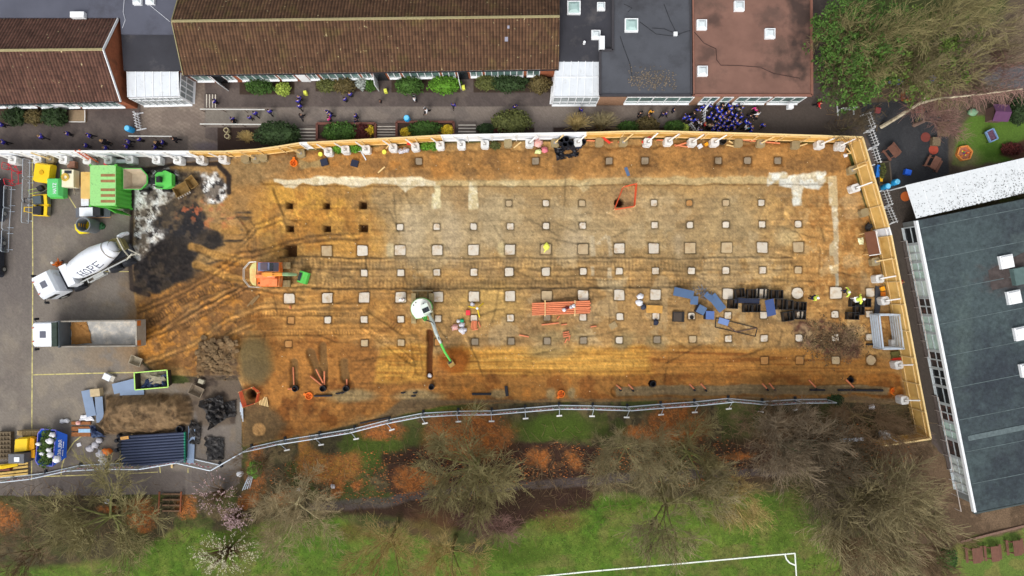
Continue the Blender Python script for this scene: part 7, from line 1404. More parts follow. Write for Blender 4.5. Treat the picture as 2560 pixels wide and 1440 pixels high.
def barrel(px, py, label, m=mat('barrel_blue', (44, 160, 222), .4, .06)):
    c = V2(P(px, py, .9)); t = thing('barrel', label, 'barrel', (c.x, c.y, 0), 'blue barrels', local=True); b = MB(); b.lathe((0, 0, 0), (0, 0, .9), [(0, .27), (.1, .3), (.3, .29), (.33, .31), (.66, .31), (.7, .29), (.9, .3), (1, .27)], 16); b.build('drum', m, t); b = MB(); b.lathe((0, 0, .9), (0, 0, .94), [(0, .24), (1, .22)], 14); b.build('lid', mat('barrel_lid', (120, 206, 244), .4), t)
barrel(317, 320, 'bright blue barrel beside the picket panel by the brick gable'); barrel(1016, 294, 'bright blue barrel on the path above the planted beds'); barrel(2221, 465, 'blue barrel at the corner of the white canopy, left'); barrel(2244, 454, 'blue barrel at the corner of the white canopy, right')
WOODB = mat('bench_wood', (112, 76, 62), .75, .15, 3)
def picnic(px, py, rz, label, s=1.0):
    z = .75; c = V2(P(px, py, z)); t = thing('picnic_table', label, 'picnic table', (c.x, c.y, gz(px, py)), 'picnic tables', R(rz), True); b = MB()
    for i in range(5): b.box(((-.32 + .16 * i) * s, 0, .74), (.145 * s, 1.5 * s, .04))
    b.build('table_top', WOODB, t)
    for q in (-1, 1):
        b = MB()
        for k in (0, 1): b.box((q * (.68 + .13 * k) * s, 0, .44), (.12 * s, 1.5 * s, .04))
        b.build('bench_seat', WOODB, t)
        b = MB(); b.bar((-.75 * s, q * .55 * s, .02), (-.2 * s, q * .55 * s, .72), .08, .06); b.bar((.75 * s, q * .55 * s, .02), (.2 * s, q * .55 * s, .72), .08, .06); b.bar((-.8 * s, q * .55 * s, .4), (.8 * s, q * .55 * s, .4), .05, .08); b.build('leg', WOODB, t)
for x, y, rz, l in ((2441, 1389, 6, 'leftmost picnic table on the grass in the lower right corner'), (2490, 1386, 6, 'middle picnic table on the grass in the lower right corner'), (2545, 1371, 7, 'rightmost picnic table cut by the right edge'), (2235, 377, 38, 'picnic table on dark rubber beside the picket fence'), (2339, 407, -28, 'picnic table on dark rubber above the white canopy')): picnic(x, y, rz, l, 1.0 if y > 500 else .85)
pbox('wooden_crate_seat', 2342, 353, .8, .8, .4, mat('weathered_slats', (118, 104, 80), .85, .3, 8), 'weathered slatted wooden box between two red circles', 'box', -5)
for x, y, r, c, l in ((2334, 374, 12, (160, 70, 52), 'red circle on the rubber above the picnic table'), (2314, 343, 12, (120, 60, 52), 'dull red circle on the rubber beside the slatted box'), (2264, 491, 12, (214, 110, 50), 'orange circle on the ground left of the white canopy'), (2304, 275, 8, (130, 56, 56), 'small red circle under the fallen birch')):
    q = P(x, y, .02); b = MB(); b.prism([(q.x + r / S * math.cos(a), q.y + r / S * math.sin(a)) for a in [k * math.pi / 12 for k in range(24)]], -.03, .03); b.build('rubber_disc', mat('disc_%d' % x, c, .8, .12), None, label=l, cat='rubber disc', group='rubber discs')
c = V2(P(2413, 382, .3)); t = thing('sandpit', 'orange hexagonal wooden sandpit full of coloured toys on the grass', 'sandpit', (c.x, c.y, 0), rz=.2, local=True); b = MB(); hx = [(.75 * math.cos(a), .75 * math.sin(a)) for a in [k * math.pi / 3 for k in range(6)]]; b.ring(hx, 0, .3, .14); b.build('frame', mat('sandpit_orange', (222, 140, 70), .6, .1), t); b = MB(); b.prism([(x * .9, y * .9) for x, y in hx], 0, .12); b.build('sand', mat('play_sand', (170, 110, 84), .9, .2, 5), t)
rs = random.Random(3)
for i in range(9): b = MB(); a = rs.random() * 6.28; r = rs.random() * .45; b.blob((c.x + r * math.cos(a), c.y + r * math.sin(a), .18), (.09, .07, .07), i, .2, 6, 5); nm = ['red', 'yellow', 'violet', 'orange', 'green'][i % 5]; b.build('sand_toy', mat('toy_' + nm, {'red': (220, 50, 40), 'yellow': (240, 210, 40), 'violet': (120, 70, 150), 'orange': (240, 130, 40), 'green': (60, 160, 70)}[nm], .5, .05), None, label='small %s plastic toy in the orange sandpit%s' % (nm, '' if i == 4 else (', nearer its centre' if r < .22 else ', nearer its rim')), cat='toy', group='toys in the sandpit')
c = V2(P(2480, 338, .5)); t = thing('water_tray', 'blue rimmed play tray full of dark objects on the grass', 'tray', (c.x, c.y, 0), rz=R(25), local=True); b = MB(); b.ring([(-.4, -.55), (.4, -.55), (.4, .55), (-.4, .55)], .35, .55, .1); b.build('rim', mat('tray_blue', (120, 150, 190), .5, .08), t); b = MB(); b.box((0, 0, .4), (.72, 1.0, .06)); b.build('contents', mat('tray_contents', (96, 66, 84), .7, .6, 6), t); b = MB()
for x in (-.38, .38):
    for y in (-.5, .5): b.bar((x, y, 0), (x, y, .36), .06, .06)
b.build('leg', CR, t)
c = V2(P(2508, 280, 1.4)); t = thing('playhouse', 'purple roofed playhouse at the far end of the playground grass', 'playhouse', (c.x, c.y, 0), rz=R(-3), local=True); PUR = mat('purple_roof', (88, 52, 84), .6, .1)
b = MB(); b.box((0, 0, .55), (1.3, 1.3, 1.1)); b.build('wall', mat('playhouse_wall', (110, 84, 80)), t)
for s in (-1, 1): b = MB(); b.plate([(-.78, 0, 1.5), (.78, 0, 1.5), (.78, s * .85, 1.1), (-.78, s * .85, 1.1)], .05); b.build('roof', PUR, t)
b = MB(); b.blob(P(2432, 281, .2), (.55, .35, .25), 6, .2, 12, 8); b.build('turtle_sandpit', mat('faded_green_plastic', (122, 158, 124), .5, .08), None, smooth=True, label='faded green moulded sandpit lid on the playground', cat='sandpit lid')
b = MB(); b.box((*P(2271, 430, .35)[:2], .18), (.62, .5, .36), R(-15)); b.build('toy_tub', mat('tub_blue', (36, 100, 220), .45, .1), None, label='bright blue toy tub on dark rubber near the white canopy', cat='tub')
c = V2(P(2205, 433, .4)); t = thing('raised_planter', 'timber edged raised planter below the picket fence', 'planter', (c.x, c.y, 0), rz=R(6), local=True); b = MB(); b.ring([(-.3, -1.1), (.9, -1.1), (.9, 1.1), (-.3, 1.1)], 0, .35, .14); b.build('edging', mat('planter_timber', (84, 74, 64), .8, .15), t); b = MB(); b.prism([(-.25, -1.05), (.85, -1.05), (.85, 1.05), (-.25, 1.05)], 0, .28); b.build('soil', mat('planter_soil', (52, 48, 36), .9, .3, 4), t)
pbox('blue_toy_bench', 2196, 427, .35, 1.2, .4, mat('bench_blue', (40, 120, 214), .5, .1), 'blue toy bench on the planter edge', 'bench', -8); pbox('yellow_toy_box', 2203, 448, .35, .45, .35, mat('toy_yellow2', (236, 180, 30)), 'yellow toy box below the blue toy bench', 'box', -8)
for i, (x, y, cc, l) in enumerate(((2236, 198, (60, 90, 180), 'blue toy by the trees, leftmost'), (2266, 188, (210, 90, 50), 'orange toy under the trees'), (2254, 200, (50, 80, 190), 'blue toy under the trees beside the red one'), (2277, 201, (220, 40, 40), 'red toy under the trees'), (2333, 196, (90, 100, 190), 'violet blue toy under the trees, rightmost'), (2215, 198, (40, 130, 50), 'green toy under the trees'))): pbox('garden_toy', x, y, .55, .5, .5, mat('gtoy_%d' % i, cc, .5, .1), l, 'toy', i * 17, group='toys under the trees')
c = V2(P(2270, 238, .4)); t = thing('play_table', 'orange framed play table with green top under the branches', 'table', (c.x, c.y, 0), local=True); b = MB(); b.ring([(-.4, -.4), (.4, -.4), (.4, .4), (-.4, .4)], 0, .45, .1); b.build('frame', mat('table_orange', (170, 96, 50)), t); b = MB(); b.box((.08, .05, .45), (.6, .45, .05)); b.build('top', mat('table_green', (60, 130, 80)), t)
pbox('red_mat_box', 2196, 275, .5, .5, .3, mat('dull_red', (130, 56, 60)), 'dull red box by the first picket panel', 'box', -10); pbox('red_post', 2302, 270, .35, .7, .5, mat('dull_red2', (150, 60, 52)), 'dull red post under the fallen birch', 'post', 0)
# handrails, steps, planters by the school
def handrail(pts, label, m=mat('pale_rail2', (206, 206, 200), .5, .05), h=1.0):
    w = [V2(P(x, y, h)) for x, y in pts]; t = thing('handrail', label, 'handrail', sum(w, Vector()) / len(w), 'school path handrails')
    for a, e in zip(w[:-1], w[1:]):
        b = MB(); b.bar(a + UP * h, e + UP * h, .09, .06); b.build('rail', m, t); k = max(1, int((e - a).length / 1.6)); b = MB()
        for i in range(k + 1): q = a.lerp(e, i / k); b.bar(q, q + UP * (h - .03), .05, .05)
        b.build('post', mat('brown_post', (96, 80, 70)), t)
handrail([(500, 273), (662, 274)], 'pale handrail along the upper side of the ramp by the steps'); handrail([(500, 310), (655, 311)], 'pale handrail along the lower side of the ramp by the steps'); handrail([(321, 340), (430, 341)], 'pale handrail above the hoarding near the picket panel')
def steps(x0, y0, x1, y1, n, vert, label):
    t = thing('steps', label, 'steps', V2(P((x0 + x1) / 2, (y0 + y1) / 2)), 'flights of steps'); b = MB(); e = MB()
    for i in range(n):
        k0, k1 = i / n, (i + 1) / n; z = .05 + .03 * (n - i)
        if vert: q = [(x0, y0 + (y1 - y0) * k0), (x1, y0 + (y1 - y0) * k0), (x1, y0 + (y1 - y0) * k1), (x0, y0 + (y1 - y0) * k1)]
        else: q = [(x0 + (x1 - x0) * k0, y0), (x0 + (x1 - x0) * k1, y0), (x0 + (x1 - x0) * k1, y1), (x0 + (x1 - x0) * k0, y1)]
        w = [P(x, y) for x, y in q]; b.prism([(p.x, p.y) for p in w], 0, z)
        a, c_ = (w[3], w[2]) if vert else (w[1], w[2]); e.bar(a + UP * (z + .01), c_ + UP * (z + .01), .09, .04)
    b.build('tread', mat('step_slab', (100, 90, 84), .85, .12, 3), t); e.build('nosing', mat('pale_nosing', (206, 198, 184)), t)
steps(748, 316, 792, 356, 5, True, 'flight of pale edged steps between domed hedge and first planted bed'); steps(944, 311, 990, 345, 5, True, 'flight of pale edged steps between the two planted beds'); steps(1146, 306, 1190, 338, 4, True, 'flight of pale edged steps right of the second planted bed'); steps(512, 237, 540, 270, 4, False, 'short steps at the top of the ramp by the long block')
BRK = mat('bed_brick', (116, 76, 66), .85, .15, 5)
for i, (x0, y0, x1, y1) in enumerate(((795, 311, 940, 352), (993, 307, 1135, 345))):
    t = thing('brick_planter', 'brick edged planted bed beside the steps, %s of two' % ['left', 'right'][i], 'planter', V2(P((x0 + x1) / 2, (y0 + y1) / 2)), 'brick planted beds'); b = MB(); w = [P(*p) for p in ((x0, y0), (x1, y0), (x1, y1), (x0, y1))]; b.ring([(p.x, p.y) for p in w], 0, .4, .22); b.build('edging', BRK, t); b = MB(); b.prism([(p.x, p.y) for p in w], 0, .25); b.build('soil', mat('bed_soil', (66, 50, 42), .9, .25, 4), t)
for i, (x, y) in enumerate(((565, 325), (567, 340))):
    c = V2(P(x, y, .4)); t = thing('plant_pot', 'round pale plant pot below the ramp, %s of two' % ['upper', 'lower'][i], 'pot', (c.x, c.y, 0), 'plant pots', local=True); b = MB(); b.hollow((0, 0, 0), .25, .42, .06, 16); b.build('pot', mat('cream_pot', (190, 178, 140), .7, .1), t); b = MB(); b.lathe((0, 0, .3), (0, 0, .34), [(0, .18), (1, .17)], 12); b.build('soil', mat('bed_soil', (66, 50, 42)), t)
c = V2(P(196, 291, 0)); t = thing('paved_doorstep', 'pale fenced doorstep slab below the left wing', 'doorstep', (c.x, c.y, 0), local=True); b = MB(); b.box((0, 0, .08), (1.7, 1.2, .16)); b.build('slab', mat('pale_slab', (146, 126, 100), .85, .15, 3), t); b = MB(); b.bar((-.8, -.6, .2), (.8, -.6, .2), .06, .08); b.bar((.8, -.6, .2), (.8, .6, .2), .06, .08); b.build('edge_rail', HWT, t)
for i, (x, y) in enumerate(((762, 231), (963, 226), (1158, 217))): pbox('floor_sign', x, y, .3, .35, .5, YLM, 'small yellow floor sign on the school path, %s from left' % ORDW[i + 1], 'sign', 10, group='yellow floor signs')
# ---------------------------------------------------------------- people
def skin_mesh(name, verts, edges, rad, sub=1):
    me = bpy.data.meshes.new(name + '_cage'); me.from_pydata(verts, edges, []); o = bpy.data.objects.new(name + '_cage', me); COL.objects.link(o)
    o.modifiers.new('s', 'SKIN'); lay_ = me.skin_vertices[0].data
    for i, r in enumerate(rad): lay_[i].radius = (r, r)
    lay_[0].use_root = True
    if sub: m = o.modifiers.new('u', 'SUBSURF'); m.levels = sub
    bpy.context.view_layer.update(); dg = bpy.context.evaluated_depsgraph_get(); out = bpy.data.meshes.new_from_object(o.evaluated_get(dg)); out.name = name
    bpy.data.objects.remove(o); bpy.data.meshes.remove(me); out.polygons.foreach_set('use_smooth', [True] * len(out.polygons)); return out
def figure(idx, leg, arm, lean):
    V, E, Rr = [], [], []
    def a(p, r, par=None):
        V.append(p); Rr.append(r)
        if par is not None: E.append((par, len(V) - 1))
        return len(V) - 1
    L = lean
    pel = a((0, 0, .52), .075); sp = a((0, L * .3, .62), .07, pel); ch = a((0, L * .6, .75), .08, sp); nk = a((0, L * .9, .84), .032, ch); hb = a((0, L + .012, .885), .05, nk); hd = a((0, L + .018, .935), .06, hb); a((0, L + .01, .982), .04, hd); a((0, L + .085, .915), .009, hb)
    T, J, S_ = [], [], []
    for s in (-1, 1):
        f = leg * s; hp = a((s * .05, 0, .49), .055, pel); kn = a((s * .055, f * .12 + .02, .28), .04, hp); an = a((s * .055, f * .2 - .01, .05), .026, kn); to = a((s * .06, f * .2 + .08, .02), .02, an); T.append((hp, kn, an)); S_.append((an, to))
        sh = a((s * .105, L * .7, .79), .036, ch); el = a((s * (.13 + arm[0]), L * .6 - f * .08, .65), .027, sh); wr = a((s * (.14 + arm[0] * 1.2), L * .6 - f * .12 + arm[1], .53 + arm[2]), .018, el); pm = a((s * (.142 + arm[0] * 1.2), L * .6 - f * .13 + arm[1] + .015, .495 + arm[2]), .019, wr); J.append((sh, el, wr))
        b0 = Vector(V[pm])
        for k in range(4): q = a(tuple(b0 + Vector((0, .014 * (k - 1.5), -.022))), .0065, pm); a(tuple(b0 + Vector((-s * .008, .016 * (k - 1.5) + .006, -.042 + .004 * abs(k - 1)))), .005, q)
        a(tuple(b0 + Vector((-s * .012, .028, -.014))), .0065, pm)
    body = skin_mesh('person_%d' % idx, V, E, Rr, 1)
    def sub(name, chain, k, lv=1):
        ids = sorted({i for c in chain for i in c}); mp = {i: n for n, i in enumerate(ids)}; ed = sorted({(mp[c[n]], mp[c[n + 1]]) for c in chain for n in range(len(c) - 1)})
        return skin_mesh('%s_%d' % (name, idx), [V[i] for i in ids], ed, [Rr[i] * k for i in ids], lv)
    jm = sub('jumper', [(pel, sp, ch)] + [(ch,) + j for j in J], 1.42); tr = sub('trousers', [(pel,) + t for t in T], 1.38); sh_ = sub('shoes', S_[:1], 1.35, 0)
    vs = []; 
    b = MB(); b.blob((0, L + .006, .952), (.066, .07, .06), idx, .08, 10, 8); hm = bpy.data.meshes.new('hair_%d' % idx); hm.from_pydata(b.v, [], b.f); b = MB()
    for s in S_: 
        p, q = Vector(V[s[0]]), Vector(V[s[1]]); b.tube([p + Vector((0, -.03, -.02)), q + Vector((0, .02, .01))], [.034, .028], 8)
    sm = bpy.data.meshes.new('shoes_%d' % idx); sm.from_pydata(b.v, [], b.f); b = MB(); b.lathe((0, L * .85, .825), (0, L * .9, .85), [(0, .062), (1, .045)], 10, False); km = bpy.data.meshes.new('collar_%d' % idx); km.from_pydata(b.v, [], b.f)
    for q in (body, jm, tr, hm, sm, km): q.materials.append(None)
    return dict(body=body, jumper=jm, trousers=tr, hair=hm, shoes=sm, collar=km)
FIG = [figure(0, 0, (0, 0, 0), .01), figure(1, 1, (.01, .02, .02), .04), figure(2, -.8, (.02, .12, .14), .05), figure(3, .3, (.08, .1, .1), .16)]
def cm(name, c): return mat('cloth_' + name, c, .85, .12, 3, rnd=.1)
SKINM = mat('skin', (206, 158, 130), .6, .06); CLO = {'blue': cm('blue', (58, 50, 152)), 'royal': cm('royal', (50, 66, 190)), 'dark': cm('dark', (34, 32, 38)), 'white': cm('white', (222, 222, 226)), 'pink': cm('pink', (236, 60, 150)), 'red': cm('red', (206, 40, 44)), 'brown': cm('brown', (96, 66, 58)), 'hivis': cm('hivis', (214, 240, 90)), 'orange': cm('orange', (240, 120, 40)), 'beige': cm('beige', (150, 136, 112)), 'teal': cm('teal', (40, 150, 190)), 'yellowred': cm('yellowred', (236, 170, 40)), 'grey': cm('grey', (96, 98, 96)), 'navy': cm('navy', (36, 38, 70))}
HAIR = [mat('hair_%d' % i, c, .7, .15, 6) for i, c in enumerate(((52, 38, 30), (92, 66, 44), (30, 26, 24), (150, 116, 74), (70, 48, 36)))]; SHOE = mat('shoes', (30, 28, 30), .6, .1); HELM = mat('helmet_white', (236, 238, 236), .35, .03)
rp_ = random.Random(11)
def person(px, py, top, label, h=1.22, pose=None, yaw=None, trousers='dark', group=None, hat=None, z0=None):
    f = FIG[rp_.choice((0, 1, 2)) if pose is None else pose]; c = V2(P(px, py, h * .72)); o = bpy.data.objects.new('person', f['body']); COL.objects.link(o)
    o.location = (c.x, c.y, gz(px, py) + .01 if z0 is None else z0); o.scale = (h * 1.12, h * 1.12, h); o.rotation_euler = (0, 0, rp_.uniform(0, 6.28) if yaw is None else R(yaw)); tag(o, label, 'person', group)
    o.material_slots[0].link = 'OBJECT'; o.material_slots[0].material = SKINM
    for nm, m in (('jumper', CLO[top]), ('trousers', CLO[trousers]), ('hair', hat or rp_.choice(HAIR)), ('shoes', SHOE)) + ((('collar', CLO['white']),) if top in ('blue', 'royal') else ()):
        k = bpy.data.objects.new('helmet' if nm == 'hair' and hat else nm, f[nm]); COL.objects.link(k); k.parent = o; k.material_slots[0].link = 'OBJECT'; k.material_slots[0].material = m
    return o
def ord_group(lst, fmt):
    s = sorted(lst); return {q: fmt % ordw(i + 1) for i, q in enumerate(s)}
LK = [(3, 311), (8, 355), (102, 342), (167, 333), (222, 338), (213, 363), (263, 370), (320, 353), (347, 348), (315, 365), (405, 355), (387, 367)]
for q, l in ord_group(LK, 'child in blue jumper on the dark path above the white hoarding, %s from left').items(): person(*q, 'blue', l, group='children on the yard path', yaw=90 + rp_.uniform(-60, 60))
person(257, 353, 'dark', 'adult in dark coat among the children above the white hoarding', 1.66); person(391, 357, 'dark', 'dark coated figure beside two children below the pale handrail', 1.5); person(435, 347, 'dark', 'dark figure at the right end of the pale handrail', 1.4)
PK_ = [(535, 252), (580, 295), (623, 292), (637, 283), (673, 278), (747, 242), (745, 253), (748, 265), (862, 247), (875, 235), (820, 280), (826, 286), (888, 288), (1133, 260), (1287, 265), (1453, 272)]
for q, l in ord_group(PK_, 'child in blue jumper on the path below the long block, %s from left').items(): person(*q, 'blue', l, group='children on the long path')
for x, y, c_, l, h in ((582, 304, 'dark', 'dark clothed child at the lower handrail of the ramp', 1.2), (752, 289, 'dark', 'child in black coat on the path above the domed hedge', 1.3), (822, 296, 'pink', 'child in bright pink coat on the path', 1.2), (889, 299, 'navy', 'child in navy coat above the first planted bed', 1.2), (950, 252, 'brown', 'crouching child in brown top on the path', .9), (1035, 245, 'white', 'person in white top with dark hair on the path', 1.5), (1065, 273, 'white', 'person in white shirt near the blue barrel on the path', 1.5), (1273, 278, 'dark', 'small dark figure behind the domed olive hedge', 1.2),
                     (1602, 282, 'dark', 'adult in dark coat below the white ribbon windows', 1.6), (1630, 277, 'yellowred', 'child in yellow and red coat below the white ribbon windows', 1.25), (1622, 291, 'brown', 'small child in brown beside the yellow coated one', 1.1), (1667, 282, 'blue', 'child in blue jumper right of the yellow coated child', 1.2), (1657, 285, 'navy', 'child in navy behind the blue jumper by the windows', 1.15), (1685, 274, 'navy', 'child in navy close to the open white window', 1.2), (2050, 257, 'red', 'person in red coat alone at the right end of the dark path', 1.5), (2254, 705, 'red', 'person in red top in the narrow alley by the dark building', 1.2)): person(x, y, c_, l, h)
CW = [(240, 680), (360, 640), (400, 720), (540, 720), (740, 390), (650, 1000), (930, 350), (1090, 420), (1220, 450), (1150, 510), (950, 560), (880, 680), (1000, 690), (1080, 620), (1240, 600), (1285, 675), (1170, 670), (1430, 360), (1650, 340), (1770, 415), (1470, 460), (1620, 600), (1760, 660), (1580, 710), (1440, 670), (1390, 735), (1300, 820), (1140, 830), (1640, 780), (1740, 800), (1690, 850), (1860, 770), (1960, 820), (1490, 870), (1570, 950), (1370, 1000), (1150, 950), (1010, 1000), (1120, 1015), (1380, 910), (2020, 940), (2030, 1020), (2350, 870), (1210, 740), (1060, 880), (1260, 910), (980, 920), (1500, 570), (1330, 560), (1520, 780)]
bands = {}
for (u_, v_) in CW: bands.setdefault(min(4, max(0, (v_ - 330) // 140)), []).append((u_, v_))
BN = ['against the windows', 'in the row behind the front', 'in the middle row', 'in the row nearer the hoarding', 'right along the hoarding']
for k, L_ in bands.items():
    for i, (u_, v_) in enumerate(sorted(L_)): person(1690 + u_ / 10.67, 230 + v_ / 10.67, 'royal' if (u_ + v_) % 5 == 0 else 'blue', 'blue jumpered child of the crowd %s, %s from left' % (BN[k], ordw(i + 1)), rp_.uniform(1.12, 1.3), group='crowd of children in blue')
for u_, v_, c_, l, h in ((505, 570, 'dark', 'dark coated adult at the left of the crowd below the open window', 1.6), (590, 460, 'royal', 'child in brighter royal blue below the open window', 1.25), (640, 810, 'white', 'child in white striped top between the two crowd pickets', 1.2), (600, 985, 'white', 'child in white by the leaning picket panel at the hoarding', 1.1), (780, 855, 'red', 'child in bright red at the foot of the crowd picket', 1.2), (930, 885, 'beige', 'adult in beige coat near the red coated child', 1.6), (1265, 355, 'dark', 'dark coated adult against the classroom wall', 1.6), (1690, 440, 'grey', 'adult in grey coat at the upper right of the crowd', 1.6), (1410, 520, 'brown', 'child in brown top in the upper middle of the crowd', 1.2), (1060, 780, 'grey', 'child in grey olive coat left of centre in the crowd', 1.25), (1920, 930, 'teal', 'child in teal coat at the lower right of the crowd', 1.25), (1870, 935, 'white', 'child in white and pink beside the teal coat', 1.2), (2150, 450, 'pink', 'child in pink coat at the right of the crowd below the wall unit', 1.25), (2205, 570, 'white', 'person in white top standing right of the crowd', 1.5), (2130, 640, 'dark', 'dark child beside the white top right of the crowd', 1.2), (1990, 625, 'navy', 'child in navy at the right fringe of the crowd', 1.25), (1330, 720, 'dark', 'child in black in the centre of the crowd', 1.25)): person(1690 + u_ / 10.67, 230 + v_ / 10.67, c_, l, h)
person(139, 660, 'orange', 'worker in orange hi-vis beside the concrete mixer drum', 1.75, 2, 20, 'orange', hat=HELM)
person(2042, 745, 'hivis', 'worker in yellow hi-vis and white helmet right of the crate heap', 1.75, 0, 60, 'navy', hat=HELM); person(2126, 729, 'hivis', 'worker bending in yellow hi-vis by the large pad', 1.7, 3, 100, 'navy', hat=HELM); person(2146, 749, 'hivis', 'worker in yellow hi-vis reaching over the black crates', 1.75, 3, -80, 'white', hat=HELM); person(1004, 750, 'white', 'worker in white helmet and white top on the pad left of the mini excavator', 1.75, 0, 10, 'beige', hat=HELM)
# ---------------------------------------------------------------- trees and shrubs
def twig(mb, pts, rs_):
    mb.tube(pts, rs_, 3, caps=False)
def rdir(rs, d, ang):
    o = d.orthogonal().normalized(); o.rotate(Matrix.Rotation(rs.uniform(0, 6.283), 3, d)); return (d * math.cos(ang) + o * math.sin(ang)).normalized()
def gen_tree(seed, nb=(7, 7, 8, 6), spread=.75, up=.25, trunk=1.6, L0=3.1, lean=(0, 0), multi=False):
    rs = random.Random(seed); T = MB(); Cw = MB()
    def branch(p, d, L, r, dep):
        n = 4 if dep < 3 else 2; pts = [p]; rr = [r]; q = p.copy(); e = d.copy()
        for i in range(n):
            e = (e + Vector((rs.gauss(0, .16), rs.gauss(0, .16), rs.gauss(0, .1) + up * .18)) * (1.2 if dep > 1 else .8)).normalized(); q = q + e * (L / n); pts.append(q.copy()); rr.append(max(.011, r * (1 - .75 * (i + 1) / n)))
        (T.tube(pts, rr, 6) if dep <= 1 else twig(Cw, pts, rr))
        if dep < len(nb):
            for k in range(nb[dep]):
                t = rs.uniform(.25, 1); i = min(n - 1, int(t * n)); s = pts[i].lerp(pts[i + 1], t * n - i); dd = (pts[i + 1] - pts[i]).normalized()
                branch(s, rdir(rs, dd, rs.uniform(.35, spread)), L * rs.uniform(.5, .72), max(.012, rr[i] * .55), dep + 1)
    base = Vector((0, 0, 0)); top = Vector((lean[0], lean[1], trunk))
    T.tube([base - UP * .2, base.lerp(top, .5), top], [.26, .2, .17], 7)
    for k in range(nb[0]):
        a = 2 * math.pi * k / nb[0] + rs.uniform(-.3, .3); el_ = rs.uniform(.35, 1.15); branch(top - UP * rs.uniform(0, .5), Vector((math.cos(a) * math.cos(el_), math.sin(a) * math.cos(el_), math.sin(el_))), L0 * rs.uniform(.8, 1.15), .085, 1)
    return T, Cw
TV = []
for i, kw in enumerate((dict(nb=(12, 7, 7, 6), L0=2.9), dict(nb=(6, 8, 8, 7), spread=.9, up=.1), dict(nb=(9, 6, 8, 7), trunk=.5, spread=.6, up=.5, L0=3.3), dict(nb=(6, 6, 8, 7), trunk=2.6, spread=.7), dict(nb=(5, 6, 7, 6), trunk=2.2, spread=.8))):
    T, Cw = gen_tree(40 + i, **kw); ms = []
    for nm, b in (('trunk', T), ('crown', Cw)): me = bpy.data.meshes.new('%s_%d' % (nm, i)); me.from_pydata(b.v, [], b.f); me.materials.append(None); ms.append(me)
    TV.append(ms)
def bark(name, c): return mat('bark_' + name, [min(235, v * 1.1) for v in c], .9, .25, 1.2, rnd=.1)
TW = {'olive': (bark('olive', (118, 112, 74)), bark('olive_twig', (122, 112, 82))), 'moss': (bark('moss', (120, 122, 72)), bark('moss_twig', (120, 112, 76))), 'pale': (bark('pale', (168, 158, 122)), bark('pale_twig', (150, 136, 104))), 'brown': (bark('brown', (104, 92, 62)), bark('brown_twig', (110, 90, 68))), 'straw': (bark('straw', (104, 98, 58)), bark('straw_twig', (158, 138, 90))), 'plum': (bark('plum', (110, 90, 80)), bark('plum_twig', (120, 92, 84))), 'grey': (bark('grey', (140, 132, 112)), bark('grey_twig', (126, 112, 92))), 'dark': (bark('dark', (84, 78, 56)), bark('dark_twig', (84, 74, 58)))}
def tree(px, py, rad, v_, col, label, hz=None, rz=0, group='bare trees', name='bare_tree'):
    s = rad / S * .93 / 4.25; hgt = 6.5 * s if hz is None else hz; base = P(px, py, hgt * .62); c = V2(base); t = thing(name, label, 'tree', (c.x, c.y, -.05), group, R(rz), True); t.scale = (s, s, hgt / 6.5)
    for nm, me, m in (('trunk', TV[v_][0], TW[col][0]), ('crown', TV[v_][1], TW[col][1])): k = bpy.data.objects.new(nm, me); COL.objects.link(k); k.parent = t; k.material_slots[0].link = 'OBJECT'; k.material_slots[0].material = m
    return t
